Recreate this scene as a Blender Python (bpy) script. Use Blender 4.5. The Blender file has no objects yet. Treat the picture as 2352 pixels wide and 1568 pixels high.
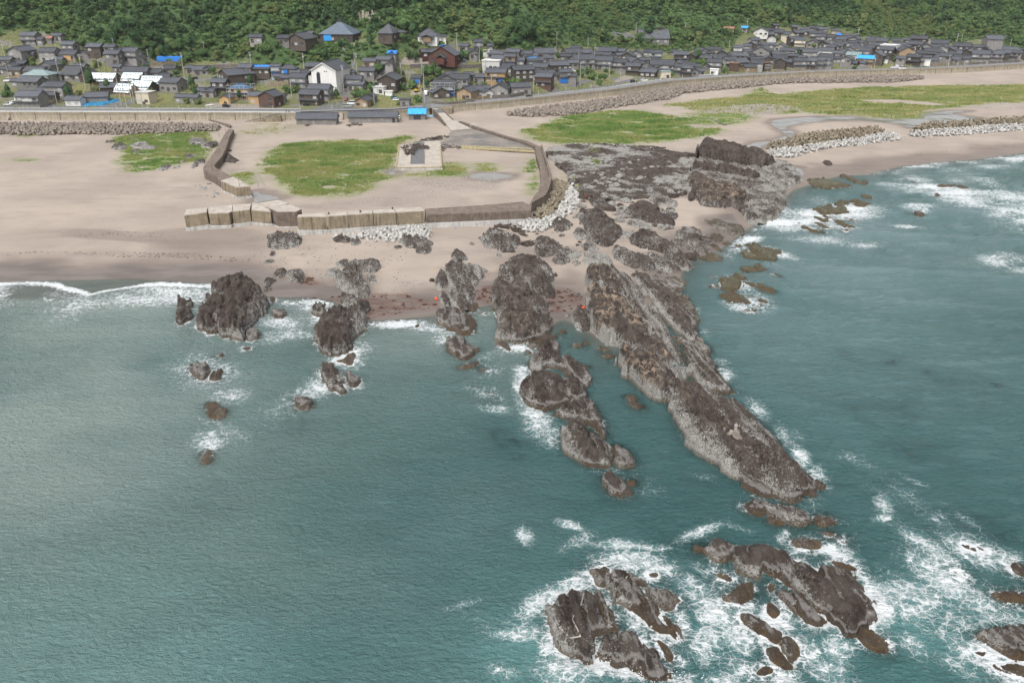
import bpy,math,random
import numpy as np
from mathutils import Vector
rnd=random.Random(7)
rng=np.random.default_rng(11)
scene=bpy.context.scene
COL=scene.collection
FPX,CXP,CYP=1830.0,1176.0,784.0
HCAM=71.0
PITCH=math.atan((784.0+70.0)/FPX)
CP,SP=math.cos(PITCH),math.sin(PITCH)
def ray(x,y):
 u=(x-CXP)/FPX;v=(y-CYP)/FPX
 return np.array([u,CP-v*SP,-SP-v*CP])
def at(x,y,z=0.0):
 d=ray(x,y)
 t=(z-HCAM)/d[2]
 return np.array([d[0]*t,d[1]*t,z])
def proj(P):
 P=np.asarray(P,float)
 X,Y,Z=P[...,0],P[...,1],P[...,2]-HCAM
 zc=Y*CP-Z*SP
 yc=Y*SP+Z*CP
 return CXP+FPX*X/zc,CYP-FPX*yc/zc,zc
CROP={'a1':(0,0,.2002),'a2':(470.9,0,.2002),'a3':(941.7,0,.2002),'a4':(1412.6,0,.2002),'a5':(1881.1,0,.2002),'b1':(0,229.7,.25),'b2':(402,229.7,.25),'b3':(861.3,229.7,.25),'b4':(1320.7,229.7,.25),'b5':(1764,172.3,.25),'c1':(344.5,545.5,.25),'c2':(861.3,545.5,.25),'c3':(1320.7,545.5,.25),'c4':(1148.4,775.2,.3418),'c5':(1148.4,1176.6,.25),'c6':(1764,1176.6,.25),'v':(0,0,1.0)}
def V(c,x,y):
 a=CROP[c]
 return a[0]+a[2]*x,a[1]+a[2]*y
def VP(c,pts):
 return[V(c,p[0],p[1])for p in pts]
def _h(ix,iy,s):
 n=(ix.astype(np.int64)*374761393+iy.astype(np.int64)*668265263+s*974634777)&0xFFFFFFFF
 n=((n^(n>>13))*1274126177)&0xFFFFFFFF
 n=(n^(n>>16))&0xFFFFFFFF
 return n/4294967295.0
def vnoise(x,y,s=0):
 x=np.asarray(x,float);y=np.asarray(y,float)
 ix=np.floor(x);iy=np.floor(y)
 fx=x-ix;fy=y-iy
 fx=fx*fx*fx*(fx*(fx*6-15)+10);fy=fy*fy*fy*(fy*(fy*6-15)+10)
 a=_h(ix,iy,s);b=_h(ix+1,iy,s);c=_h(ix,iy+1,s);d=_h(ix+1,iy+1,s)
 return(a+(b-a)*fx+(c-a)*fy+(a-b-c+d)*fx*fy)*2-1
def fbm(x,y,o=4,s=0,g=.5):
 r=0;A=1;T=0
 for i in range(o):
  ca,sa=math.cos(.6*i),math.sin(.6*i)
  r=r+A*vnoise((x*ca-y*sa)*2**i+17.3*i,(x*sa+y*ca)*2**i-9.1*i,s+i)
  T+=A;A*=g
 return r/T
def cells(x,y,s=0):
 """Voronoi cells: value per cell, tilt, distance to the cell border"""
 ix=np.floor(x);iy=np.floor(y)
 d1=np.full(x.shape,9.0);d2=np.full(x.shape,9.0);val=np.zeros(x.shape);tx=np.zeros(x.shape);ty=np.zeros(x.shape)
 for i in(-1,0,1):
  for j in(-1,0,1):
   cx,cy=ix+i,iy+j
   px=cx+.1+.8*_h(cx,cy,s);py=cy+.1+.8*_h(cx,cy,s+7)
   d=np.hypot(x-px,y-py)
   n=d<d1
   d2=np.where(n,d1,np.minimum(d2,d));v=_h(cx,cy,s+13)
   d1=np.where(n,d,d1);val=np.where(n,v,val);tx=np.where(n,(x-px)*(_h(cx,cy,s+3)-.5),tx);ty=np.where(n,(y-py)*(_h(cx,cy,s+5)-.5),ty)
 return val,(tx+ty)*2,d2-d1
def sst(a,b,x):
 t=np.clip((x-a)/(b-a),0,1)
 return t*t*(3-2*t)
def poly_sd(poly,X,Y):
 """signed distance, positive inside"""
 p=np.asarray(poly,float);q=np.roll(p,-1,0)
 X=np.asarray(X,float);Y=np.asarray(Y,float)
 D=np.full(X.shape,1e9);ins=np.zeros(X.shape,bool)
 for(x0,y0),(x1,y1)in zip(p,q):
  dx,dy=x1-x0,y1-y0
  L=dx*dx+dy*dy+1e-12
  t=np.clip(((X-x0)*dx+(Y-y0)*dy)/L,0,1)
  D=np.minimum(D,np.hypot(X-x0-t*dx,Y-y0-t*dy))
  c=(y0>Y)!=(y1>Y)
  xi=dx*(Y-y0)/(dy if abs(dy)>1e-12 else 1e-12)+x0
  ins^=c&(X<xi)
 return np.where(ins,D,-D)
def chaikin(p,n=1):
 p=np.asarray(p,float)
 for _ in range(n):
  q=np.roll(p,-1,0)
  p=np.stack([.75*p+.25*q,.25*p+.75*q],1).reshape(-1,p.shape[1])
 return p
def mesh_obj(name,verts,faces,mat=None,parent=None,smooth=False,attrs=None,loc=None):
 me=bpy.data.meshes.new(name)
 verts=np.asarray(verts,np.float32)
 if isinstance(faces,np.ndarray):
  n,k=faces.shape
  me.vertices.add(len(verts));me.vertices.foreach_set('co',verts.ravel())
  me.loops.add(n*k);me.loops.foreach_set('vertex_index',faces.astype(np.int32).ravel())
  me.polygons.add(n)
  me.polygons.foreach_set('loop_start',np.arange(0,n*k,k,dtype=np.int32))
  me.update(calc_edges=True)
 else:
  me.from_pydata(verts.tolist(),[],faces)
  me.update()
 if smooth:
  me.polygons.foreach_set('use_smooth',np.ones(len(me.polygons),bool))
 for k,a in(attrs or{}).items():
  at_=me.color_attributes.new(k,'FLOAT_COLOR','POINT')
  at_.data.foreach_set('color',np.asarray(a,np.float32).ravel())
 if mat is not None:
  me.materials.append(mat)
 o=bpy.data.objects.new(name,me)
 COL.objects.link(o)
 if parent is not None:o.parent=parent
 if loc is not None:o.location=loc
 return o
def tag(o,label=None,cat=None,group=None,kind=None):
 if label:o['label']=label
 if cat:o['category']=cat
 if group:o['group']=group
 if kind:o['kind']=kind
 return o
def empty(name,loc,rz=0.0):
 o=bpy.data.objects.new(name,None)
 o.location=loc;o.rotation_euler=(0,0,rz);o.empty_display_size=.5
 COL.objects.link(o)
 return o
class MB:
 def __init__(s):s.v=[];s.f=[]
 def add(s,v,f):
  n=len(s.v);s.v+=[tuple(p)for p in v];s.f+=[[i+n for i in q]for q in f]
  return s
 def box(s,x0,x1,y0,y1,z0,z1):
  return s.add([(x0,y0,z0),(x1,y0,z0),(x1,y1,z0),(x0,y1,z0),(x0,y0,z1),(x1,y0,z1),(x1,y1,z1),(x0,y1,z1)],[(0,3,2,1),(4,5,6,7),(0,1,5,4),(1,2,6,5),(2,3,7,6),(3,0,4,7)])
 def prism(s,poly,z0,z1):
  n=len(poly)
  a=0
  for i in range(n):
   a+=poly[i][0]*poly[(i+1)%n][1]-poly[(i+1)%n][0]*poly[i][1]
  if a<0:poly=list(poly)[::-1]
  z0=[z0]*n if np.isscalar(z0)else z0
  z1=[z1]*n if np.isscalar(z1)else z1
  v=[(p[0],p[1],z0[i])for i,p in enumerate(poly)]+[(p[0],p[1],z1[i])for i,p in enumerate(poly)]
  f=[list(range(n))[::-1],list(range(n,2*n))]+[(i,(i+1)%n,n+(i+1)%n,n+i)for i in range(n)]
  return s.add(v,f)
 def tube(s,a,b,r0,r1=None,n=8):
  r1=r0 if r1 is None else r1
  a=Vector(a);b=Vector(b);d=(b-a).normalized()
  u=d.orthogonal().normalized();w=d.cross(u)
  v=[]
  for(c,r)in((a,r0),(b,r1)):
   for i in range(n):
    t=2*math.pi*i/n
    v.append(c+u*(r*math.cos(t))+w*(r*math.sin(t)))
  f=[list(range(n))[::-1],list(range(n,2*n))]+[(i,(i+1)%n,n+(i+1)%n,n+i)for i in range(n)]
  return s.add(v,f)
 def build(s,name,mat,parent=None,smooth=False,loc=None):
  return mesh_obj(name,np.array(s.v,float),s.f,mat,parent,smooth,loc=loc)
def copy_tree(o,parent=None):
 c=o.copy();COL.objects.link(c)
 if parent is not None:c.parent=parent
 for ch in list(o.children):copy_tree(ch,c)
 return c
def newmat(name):
 m=bpy.data.materials.new(name);m.use_nodes=True
 nt=m.node_tree
 return m,nt,nt.nodes['Principled BSDF'],nt.nodes['Material Output']
class NT:
 def __init__(s,nt):s.nt=nt
 def n(s,t,**kw):
  nd=s.nt.nodes.new(t)
  ins=kw.pop('ins',{})
  for k,v in kw.items():setattr(nd,k,v)
  for k,v in ins.items():s.set(nd.inputs[k],v)
  return nd
 def set(s,sock,v):
  if isinstance(v,bpy.types.NodeSocket):s.nt.links.new(v,sock)
  elif isinstance(v,tuple)and len(v)==3 and sock.type=='RGBA':sock.default_value=(*v,1)
  else:sock.default_value=v
 def pos(s):return s.n('ShaderNodeNewGeometry').outputs['Position']
 def mapv(s,vec,scale=(1,1,1),rot=(0,0,0)):
  return s.n('ShaderNodeMapping',ins={'Vector':vec,'Scale':scale,'Rotation':rot}).outputs[0]
 def noise(s,vec,sc,det=4,rough=.55,dist=0.0):
  return s.n('ShaderNodeTexNoise',ins={'Vector':vec,'Scale':sc,'Detail':det,'Roughness':rough,'Distortion':dist}).outputs['Fac']
 def vor(s,vec,sc,feat='F1',out='Distance',rand=1.0):
  return s.n('ShaderNodeTexVoronoi',feature=feat,ins={'Vector':vec,'Scale':sc,'Randomness':rand}).outputs[out]
 def math(s,op,a,b=0.0,c=0.0,clamp=False):
  nd=s.n('ShaderNodeMath',operation=op,use_clamp=clamp)
  s.set(nd.inputs[0],a);s.set(nd.inputs[1],b)
  if op in('MULTIPLY_ADD',):s.set(nd.inputs[2],c)
  return nd.outputs[0]
 def ramp(s,v,a,b,lo=0.0,hi=1.0):
  nd=s.n('ShaderNodeMapRange',interpolation_type='SMOOTHSTEP',clamp=True)
  for k,x in(('Value',v),('From Min',a),('From Max',b),('To Min',lo),('To Max',hi)):s.set(nd.inputs[k],x)
  return nd.outputs[0]
 def mix(s,f,a,b):
  nd=s.n('ShaderNodeMix',data_type='RGBA')
  s.set(nd.inputs[0],f);s.set(nd.inputs[6],a);s.set(nd.inputs[7],b)
  return nd.outputs[2]
 def attr(s,name):
  a=s.n('ShaderNodeAttribute',attribute_name=name)
  sp=s.n('ShaderNodeSeparateColor',ins={'Color':a.outputs['Color']})
  return sp.outputs[0],sp.outputs[1],sp.outputs[2],a.outputs['Alpha']
 def bump(s,h,strength=.5,dist=.1):
  return s.n('ShaderNodeBump',ins={'Height':h,'Strength':strength,'Distance':dist}).outputs[0]
def simple_mat(name,c1,c2=None,sc=2.0,rough=.85,bump=0.0,bsc=None,spec=.3,metallic=0.0,objrand=0.0,stretch=(1,1,1)):
 m,nt,b,out=newmat(name);t=NT(nt)
 c2=c2 or tuple(x*.7 for x in c1)
 p=t.mapv(t.pos(),stretch)
 f=t.ramp(t.noise(p,sc,5,.65),.35,.65)
 c=t.mix(f,c1,c2)
 if objrand:
  r=t.n('ShaderNodeObjectInfo').outputs['Random']
  hsv=t.n('ShaderNodeHueSaturation',ins={'Color':c,'Value':t.math('MULTIPLY_ADD',r,objrand*2,1-objrand)})
  c=hsv.outputs[0]
 t.set(b.inputs['Base Color'],c)
 b.inputs['Roughness'].default_value=rough
 b.inputs['Specular IOR Level'].default_value=spec
 b.inputs['Metallic'].default_value=metallic
 if bump:
  t.set(b.inputs['Normal'],t.bump(t.noise(t.pos(),bsc or sc*3,4),bump,.1))
 return m
M={}
def make_materials():
 m,nt,b,out=newmat('rock');t=NT(nt);P=t.pos()
 pale,tan,olive,wet=t.attr('mask')
 z=t.n('ShaderNodeSeparateXYZ',ins={'Vector':P}).outputs[2]
 zz=t.math('ADD',z,t.math('MULTIPLY',t.math('SUBTRACT',t.noise(P,.35,5,.65),.5),1.2))
 n1=t.noise(P,.35,5,.65);n2=t.noise(P,1.1,6,.75);n3=t.noise(P,4.0,4,.75)
 dark=t.mix(t.ramp(n2,.35,.65),(.020,.0140,.0120),(.066,.045,.037))
 dark=t.mix(t.ramp(n1,.4,.62),dark,(.080,.064,.054))
 sp=t.math('ADD',t.math('MULTIPLY',n2,.38),t.math('MULTIPLY',n3,.62))
 thr=t.math('MULTIPLY_ADD',pale,-.20,.622)
 f=t.ramp(t.math('SUBTRACT',sp,thr),-.03,.06)
 palec=t.mix(t.ramp(n3,.35,.65),(.175,.168,.152),(.38,.37,.345))
 c=t.mix(f,dark,palec)
 bw=t.math('MULTIPLY',t.ramp(t.math('ABSOLUTE',t.math('SUBTRACT',zz,1.05)),.28,.05),wet)
 c=t.mix(t.math('MULTIPLY',bw,.45),c,(.36,.35,.33))
 v=t.vor(P,2.2)
 fl=t.ramp(v,.13,.07)
 fl=t.math('MULTIPLY',fl,t.ramp(t.noise(P,.5,3),.47,.62))
 c=t.mix(t.math('MULTIPLY',fl,.75),c,(.55,.55,.52))
 yl=t.math('MULTIPLY',t.ramp(t.noise(t.mapv(P,(1,1,1),(0,0,1)),2.4,3,.8),.60,.68),.35)
 c=t.mix(yl,c,(.20,.17,.08))
 tf=t.math('MULTIPLY',tan,t.ramp(t.noise(P,.55,6,.75),.49,.56))
 c=t.mix(tf,c,(.33,.255,.185))
 olc=t.mix(t.ramp(n2,.35,.65),(.055,.052,.028),(.135,.125,.078))
 c=t.mix(t.math('MULTIPLY',olive,.85),c,olc)
 wf=t.math('MULTIPLY',t.ramp(zz,.85,.25),wet)
 c=t.mix(t.math('MULTIPLY',wf,.65),c,t.mix(t.ramp(n2,.4,.6),(.125,.080,.034),(.040,.029,.017)))
 t.set(b.inputs['Base Color'],c)
 t.set(b.inputs['Roughness'],t.math('MULTIPLY_ADD',wf,-.45,.88))
 b.inputs['Specular IOR Level'].default_value=.35
 hh=t.math('ADD',t.math('MULTIPLY',n2,.7),t.math('MULTIPLY',n3,.45))
 t.set(b.inputs['Normal'],t.bump(hh,1.0,.8))
 M['rock']=m
 m,nt,b,out=newmat('sand');t=NT(nt);P=t.pos()
 wet,grass,weed,grit=t.attr('mask')
 n0=t.noise(P,.03,4,.6);n1=t.noise(t.mapv(P,(.35,1,1)),.22,5,.65);n2=t.noise(P,1.6,6,.75)
 n4=t.noise(P,5.0,3,.7)
 c=t.mix(t.ramp(n0,.38,.62),(.320,.272,.231),(.270,.229,.195))
 c=t.mix(t.math('MULTIPLY',t.ramp(n1,.47,.72),.55),c,(.215,.177,.153))
 c=t.mix(t.math('MULTIPLY',t.ramp(n4,.54,.72),.34),c,(.18,.14,.115))
 wetc=t.mix(t.ramp(n1,.4,.6),(.105,.084,.073),(.150,.121,.105))
 c=t.mix(wet,c,wetc)
 dr=t.math('MULTIPLY',t.ramp(t.noise(t.mapv(P,(.5,1.2,1)),1.3,5,.8),.60,.68),t.ramp(t.math('ABSOLUTE',t.math('SUBTRACT',wet,.45)),.4,.05))
 c=t.mix(t.math('MULTIPLY',dr,.85),c,(.05,.036,.028))
 wd=t.math('MULTIPLY',weed,t.ramp(t.noise(t.mapv(P,(.3,1,1)),.9,6,.8),.42,.56))
 c=t.mix(wd,c,t.mix(t.ramp(n2,.4,.6),(.125,.066,.045),(.065,.036,.026)))
 gr=t.math('MULTIPLY',grit,t.ramp(n2,.42,.58))
 c=t.mix(gr,c,t.mix(t.ramp(n4,.4,.6),(.10,.082,.072),(.24,.21,.19)))
 gf=t.math('MULTIPLY',grass,t.ramp(n2,.30,.5))
 c=t.mix(gf,c,t.mix(t.ramp(n1,.4,.6),(.100,.160,.040),(.165,.190,.065)))
 t.set(b.inputs['Base Color'],c)
 t.set(b.inputs['Roughness'],t.ramp(wet,.55,1.0,.92,.32))
 t.set(b.inputs['Specular IOR Level'],t.ramp(wet,.5,1.0,.15,.45))
 hh=t.math('ADD',t.math('MULTIPLY',n1,.6),t.math('MULTIPLY',n2,.35))
 t.set(b.inputs['Normal'],t.bump(hh,.45,.3))
 M['sand']=m
 m,nt,b,out=newmat('sea_water');t=NT(nt);P=t.pos()
 foam,turb_glare,see,aqua=t.attr('mask')
 n0=t.noise(P,.02,4,.6);n1=t.noise(t.mapv(P,(.5,1,1),(0,0,.25)),.12,4,.6)
 c=t.mix(t.ramp(n0,.35,.65),(.028,.092,.093),(.043,.116,.119))
 c=t.mix(t.math('MULTIPLY',t.ramp(n1,.42,.7),.5),c,(.016,.064,.066))
 c=t.mix(aqua,c,(.115,.285,.280))
 bx=t.n('ShaderNodeSeparateXYZ',ins={'Vector':P}).outputs[0]
 c=t.mix(turb_glare,c,t.mix(t.ramp(bx,-10.0,60.0),(.215,.272,.250),(.150,.225,.235)))
 wx=t.n('ShaderNodeTexNoise',ins={'Vector':P,'Scale':.55,'Detail':4.0,'Roughness':.6}).outputs['Color']
 wv=t.n('ShaderNodeVectorMath',operation='SCALE',ins={0:wx,'Scale':2.2}).outputs[0]
 PW=t.n('ShaderNodeVectorMath',operation='ADD',ins={0:P,1:wv}).outputs[0]
 PW=t.mapv(PW,(.8,1.0,0.0),(0,0,-.5))
 e1=t.vor(PW,.95,'DISTANCE_TO_EDGE');e2=t.vor(PW,2.7,'DISTANCE_TO_EDGE')
 nn=t.noise(P,.8,5,.7);nf=t.noise(P,4.0,4,.75)
 e=t.math('MINIMUM',e1,t.math('ADD',e2,.02))
 w=t.math('MULTIPLY',foam,t.math('MULTIPLY_ADD',nn,1.5,-.34))
 w=t.math('MULTIPLY_ADD',w,.37,t.math('MULTIPLY_ADD',foam,.05,-.045))
 d=t.math('SUBTRACT',w,t.math('ADD',e,t.math('MULTIPLY',t.math('SUBTRACT',nf,.45),.12)))
 f1=t.math('MULTIPLY',t.ramp(d,-.05,.07),t.ramp(foam,.1,.7,.55,1.0))
 f2=t.ramp(t.math('ADD',foam,t.math('ADD',t.math('MULTIPLY',t.math('SUBTRACT',nn,.5),1.3),t.math('MULTIPLY',t.math('SUBTRACT',nf,.5),.5))),.70,1.02)
 f3=t.math('MULTIPLY',t.ramp(t.math('ADD',foam,t.math('MULTIPLY',t.math('SUBTRACT',nn,.5),1.4)),.35,.95),.42)
 f=t.math('MAXIMUM',t.math('MAXIMUM',f1,f2),f3)
 f=t.math('MULTIPLY',f,t.ramp(foam,.03,.16))
 c=t.mix(f,c,(.72,.75,.765))
 t.set(b.inputs['Base Color'],c)
 t.set(b.inputs['Roughness'],t.math('MULTIPLY_ADD',f,.6,.06))
 b.inputs['IOR'].default_value=1.33
 b.inputs['Specular IOR Level'].default_value=.8
 r1=t.noise(t.mapv(P,(.55,1,1),(0,0,.35)),1.7,5,.66,.3)
 r2=t.noise(t.mapv(P,(.45,1,1),(0,0,-.15)),.30,3,.55,.2)
 r3=t.noise(t.mapv(P,(.6,1,1),(0,0,.6)),3.2,3,.6)
 hh=t.math('ADD',t.math('MULTIPLY',r1,.8),t.math('MULTIPLY',r2,.6))
 hh=t.math('ADD',hh,t.math('MULTIPLY',r3,.20))
 hh=t.math('ADD',hh,t.math('MULTIPLY',f,.1))
 t.set(b.inputs['Normal'],t.bump(hh,1.0,1.5))
 tr=t.n('ShaderNodeBsdfTransparent',ins={'Color':(.80,.90,.88)})
 sf=t.math('MULTIPLY',see,t.math('SUBTRACT',1.0,f))
 mx=t.n('ShaderNodeMixShader',ins={0:sf,1:b.outputs[0],2:tr.outputs[0]})
 nt.links.new(mx.outputs[0],out.inputs[0])
 M['sea']=m
 m,nt,b,out=newmat('pool_water');t=NT(nt);P=t.pos()
 t.set(b.inputs['Base Color'],t.mix(t.noise(P,.2,3),(.16,.155,.14),(.24,.235,.22)))
 b.inputs['Roughness'].default_value=.06
 b.inputs['IOR'].default_value=1.33
 t.set(b.inputs['Normal'],t.bump(t.noise(P,1.5,3),.15,.05))
 M['pool']=m
 m,nt,b,out=newmat('village_ground');t=NT(nt);P=t.pos()
 forest,yard,_,_=t.attr('mask')
 n1=t.noise(P,.07,4,.6);n2=t.noise(P,.8,6,.7)
 g=t.mix(t.ramp(n2,.35,.65),(.060,.080,.024),(.150,.145,.062))
 e=t.mix(t.ramp(n2,.35,.65),(.105,.098,.088),(.19,.175,.155))
 c=t.mix(t.ramp(n1,.50,.62),g,e)
 c=t.mix(forest,c,t.mix(t.ramp(n2,.35,.65),(.020,.050,.014),(.055,.095,.026)))
 t.set(b.inputs['Base Color'],c);b.inputs['Roughness'].default_value=.95
 t.set(b.inputs['Normal'],t.bump(n2,.6,.4))
 M['land']=m
 def fol(name,a,bb,yel):
  m,nt,b,out=newmat(name);t=NT(nt);P=t.pos()
  tint,_,_,_=t.attr('mask')
  r=t.n('ShaderNodeObjectInfo').outputs['Random']
  n1=t.noise(P,.25,4,.65)
  c=t.mix(t.ramp(n1,.35,.65),a,bb)
  c=t.mix(t.math('MULTIPLY',t.math('ADD',t.math('MULTIPLY',r,.45),t.math('MULTIPLY',tint,.75),clamp=True),.8),c,yel)
  t.set(b.inputs['Base Color'],c);b.inputs['Roughness'].default_value=.75
  b.inputs['Specular IOR Level'].default_value=.2
  tl=t.n('ShaderNodeBsdfTranslucent',ins={'Color':c})
  mx=t.n('ShaderNodeMixShader',ins={0:.4,1:b.outputs[0],2:tl.outputs[0]});nt.links.new(mx.outputs[0],out.inputs[0])
  return m
 M['fol']=fol('foliage_green',(.054,.124,.040),(.100,.195,.064),(.180,.230,.086))
 M['fol_dark']=fol('foliage_dark',(.034,.084,.036),(.060,.124,.047),(.092,.145,.058))
 M['fol_yel']=fol('foliage_bamboo',(.105,.158,.050),(.155,.205,.070),(.210,.230,.095))
 M['grass']=fol('grass_blades',(.125,.245,.058),(.215,.315,.085),(.420,.375,.160))
 M['trunk']=simple_mat('bark',(.10,.08,.06),(.05,.04,.03),3)
 def conc(name,a,bb,stain,amt,zlo=None):
  m,nt,b,out=newmat(name);t=NT(nt);P=t.pos()
  n1=t.noise(P,.5,5,.65);n2=t.noise(P,3,4,.7)
  c=t.mix(t.ramp(n1,.35,.65),a,bb)
  st=t.noise(t.mapv(P,(1.4,1.4,.10)),1.0,5,.7)
  c=t.mix(t.math('MULTIPLY',t.ramp(st,.48,.66),amt),c,stain)
  c=t.mix(t.math('MULTIPLY',t.ramp(n2,.58,.7),.25),c,tuple(x*.45 for x in a))
  t.set(b.inputs['Base Color'],c);b.inputs['Roughness'].default_value=.9
  b.inputs['Specular IOR Level'].default_value=.2
  t.set(b.inputs['Normal'],t.bump(t.math('ADD',n1,n2),.5,.12))
  return m
 M['conc']=conc('weathered_concrete',(.27,.225,.16),(.195,.16,.11),(.065,.050,.036),.72)
 M['conc_top']=conc('pale_concrete',(.40,.36,.315),(.31,.275,.24),(.22,.19,.165),.4)
 M['conc_white']=conc('bleached_concrete',(.50,.49,.475),(.36,.35,.335),(.16,.14,.12),.6)
 M['conc_brown']=conc('crusted_concrete',(.16,.125,.10),(.10,.08,.066),(.30,.27,.24),.35)
 M['seawall']=conc('seawall_concrete',(.28,.245,.18),(.22,.19,.14),(.48,.46,.42),.38)
 M['tetra']=conc('block_concrete',(.25,.215,.18),(.17,.145,.125),(.10,.085,.075),.5)
 M['tetra_tan']=conc('block_tan',(.235,.20,.145),(.16,.135,.10),(.09,.075,.055),.5)
 M['tetra_white']=conc('block_white',(.43,.42,.40),(.31,.30,.285),(.20,.19,.18),.5)
 M['asphalt']=simple_mat('asphalt',(.135,.135,.14),(.10,.10,.105),.8,.8,.2,6)
 M['apron']=simple_mat('sandy_paving',(.215,.19,.165),(.115,.11,.105),.14,.9,.2,6)
 M['road']=simple_mat('road_asphalt',(.19,.19,.20),(.15,.15,.155),.25,.7,.15,6,stretch=(.2,1,1))
 M['paint']=simple_mat('road_paint',(.62,.62,.60),(.45,.45,.43),2)
 M['yellow']=simple_mat('yellow_edge',(.44,.37,.20),(.16,.14,.09),2.2)
 M['black']=simple_mat('black_rail',(.03,.03,.032),(.02,.02,.02),3,.5)
 M['metal']=simple_mat('galvanised',(.42,.43,.44),(.33,.34,.35),2,.5)
 M['pole']=simple_mat('pole_concrete',(.40,.385,.36),(.30,.29,.27),2)
 def roofm(name,a,bb):
  m,nt,b,out=newmat(name);t=NT(nt)
  tc=t.n('ShaderNodeTexCoord').outputs['Object']
  P=t.pos();r=t.n('ShaderNodeObjectInfo').outputs['Random']
  w=t.n('ShaderNodeTexWave',wave_type='BANDS',bands_direction='X',ins={'Vector':tc,'Scale':1.1,'Distortion':.4,'Detail':1.0}).outputs['Fac']
  w2=t.n('ShaderNodeTexWave',wave_type='BANDS',bands_direction='Y',ins={'Vector':tc,'Scale':1.1,'Distortion':.3,'Detail':1.0}).outputs['Fac']
  n=t.noise(P,.9,5,.7)
  c=t.mix(t.ramp(n,.35,.65),a,bb)
  c=t.mix(t.math('MULTIPLY',t.math('MULTIPLY',w,w2),.35),c,tuple(x*.5 for x in a))
  hsv=t.n('ShaderNodeHueSaturation',ins={'Color':c,'Value':t.math('MULTIPLY_ADD',r,.6,.7)})
  t.set(b.inputs['Base Color'],hsv.outputs[0]);b.inputs['Roughness'].default_value=.45
  b.inputs['Specular IOR Level'].default_value=.45
  t.set(b.inputs['Normal'],t.bump(t.math('ADD',w,w2),.5,.12))
  return m
 M['tile']=roofm('black_tile',(.050,.055,.066),(.080,.085,.098))
 M['tile_temple']=roofm('temple_tile',(.075,.098,.130),(.102,.130,.165))
 M['tile_teal']=roofm('teal_metal_roof',(.16,.22,.22),(.22,.28,.28))
 M['tile_red']=roofm('red_roof',(.25,.11,.09),(.30,.15,.12))
 M['tile_blue']=roofm('blue_metal_roof',(.035,.08,.14),(.05,.11,.18))
 M['tile_rust']=roofm('rusty_roof',(.16,.09,.055),(.22,.13,.08))
 M['tile_white']=roofm('white_metal_roof',(.55,.54,.52),(.62,.61,.60))
 def wallm(name,a,bb,amt=.35):
  m,nt,b,out=newmat(name);t=NT(nt);P=t.pos()
  tc=t.n('ShaderNodeTexCoord').outputs['Object']
  z=t.n('ShaderNodeSeparateXYZ',ins={'Vector':tc}).outputs[2]
  fr=t.math('FRACT',t.math('MULTIPLY',z,2.6))
  ln=t.ramp(fr,.78,.95)
  r=t.n('ShaderNodeObjectInfo').outputs['Random']
  n=t.noise(t.mapv(P,(1,1,.4)),1.2,5,.7)
  c=t.mix(t.ramp(n,.35,.65),a,bb)
  c=t.mix(t.math('MULTIPLY',ln,amt),c,tuple(x*.35 for x in a))
  hsv=t.n('ShaderNodeHueSaturation',ins={'Color':c,'Value':t.math('MULTIPLY_ADD',r,.5,.72)})
  t.set(b.inputs['Base Color'],hsv.outputs[0]);b.inputs['Roughness'].default_value=.9
  b.inputs['Specular IOR Level'].default_value=.2
  return m
 M['w_grey']=wallm('grey_boards',(.265,.255,.245),(.195,.187,.178))
 M['w_dark']=wallm('dark_boards',(.105,.086,.070),(.068,.056,.048))
 M['w_white']=wallm('white_plaster',(.66,.65,.63),(.58,.57,.55),.05)
 M['w_cream']=wallm('cream_plaster',(.56,.50,.39),(.47,.42,.33),.08)
 M['w_tan']=wallm('clay_wall',(.34,.25,.16),(.26,.19,.12),.2)
 M['w_wood']=wallm('new_timber',(.50,.33,.16),(.40,.26,.13),.2)
 M['w_brown']=wallm('brown_siding',(.10,.060,.048),(.075,.048,.040),.2)
 M['w_red']=wallm('red_brown_boards',(.105,.045,.036),(.075,.035,.030))
 M['w_pale']=wallm('pale_siding',(.36,.40,.41),(.30,.33,.34),.15)
 M['w_yellow']=wallm('yellow_plaster',(.46,.31,.10),(.40,.27,.09),.1)
 M['glass_d']=simple_mat('dark_glass',(.03,.034,.04),(.05,.055,.06),1,.15,spec=.5)
 M['glass_p']=simple_mat('curtained_glass',(.42,.43,.43),(.26,.27,.28),1.5,.3,spec=.5)
 M['trim']=simple_mat('white_trim',(.68,.68,.66),(.58,.58,.56),1)
 M['tarp']=simple_mat('blue_tarp',(.022,.165,.53),(.030,.20,.60),1.2,.5,.8,2)
 M['tarp_sky']=simple_mat('bright_blue_tarp',(.03,.27,.66),(.05,.34,.74),1.2,.45,.8,2)
 M['tarp_white']=None
 m,nt,b,out=newmat('dotted_sheet');t=NT(nt)
 tc=t.n('ShaderNodeTexCoord').outputs['Object']
 v=t.vor(tc,.62,rand=.35);c=t.mix(t.ramp(v,.36,.28),(.62,.68,.69),(.035,.10,.11))
 t.set(b.inputs['Base Color'],c);b.inputs['Roughness'].default_value=.5
 t.set(b.inputs['Normal'],t.bump(t.noise(tc,1.5,4),.8,.3))
 M['tarp_white']=m
 M['net']=simple_mat('fishing_net',(.02,.10,.13),(.02,.20,.42),1.2,.9,.8,4)
 M['car_white']=simple_mat('white_paint',(.72,.72,.72),(.66,.66,.67),.5,.25,spec=.5)
 M['car_black']=simple_mat('black_paint',(.012,.012,.014),(.016,.016,.018),.5,.2,spec=.5)
 M['car_silver']=simple_mat('beige_paint',(.30,.31,.27),(.26,.27,.24),.5,.3,spec=.5)
 M['car_blue']=simple_mat('blue_paint',(.13,.30,.47),(.12,.27,.42),.5,.3,spec=.5)
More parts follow.
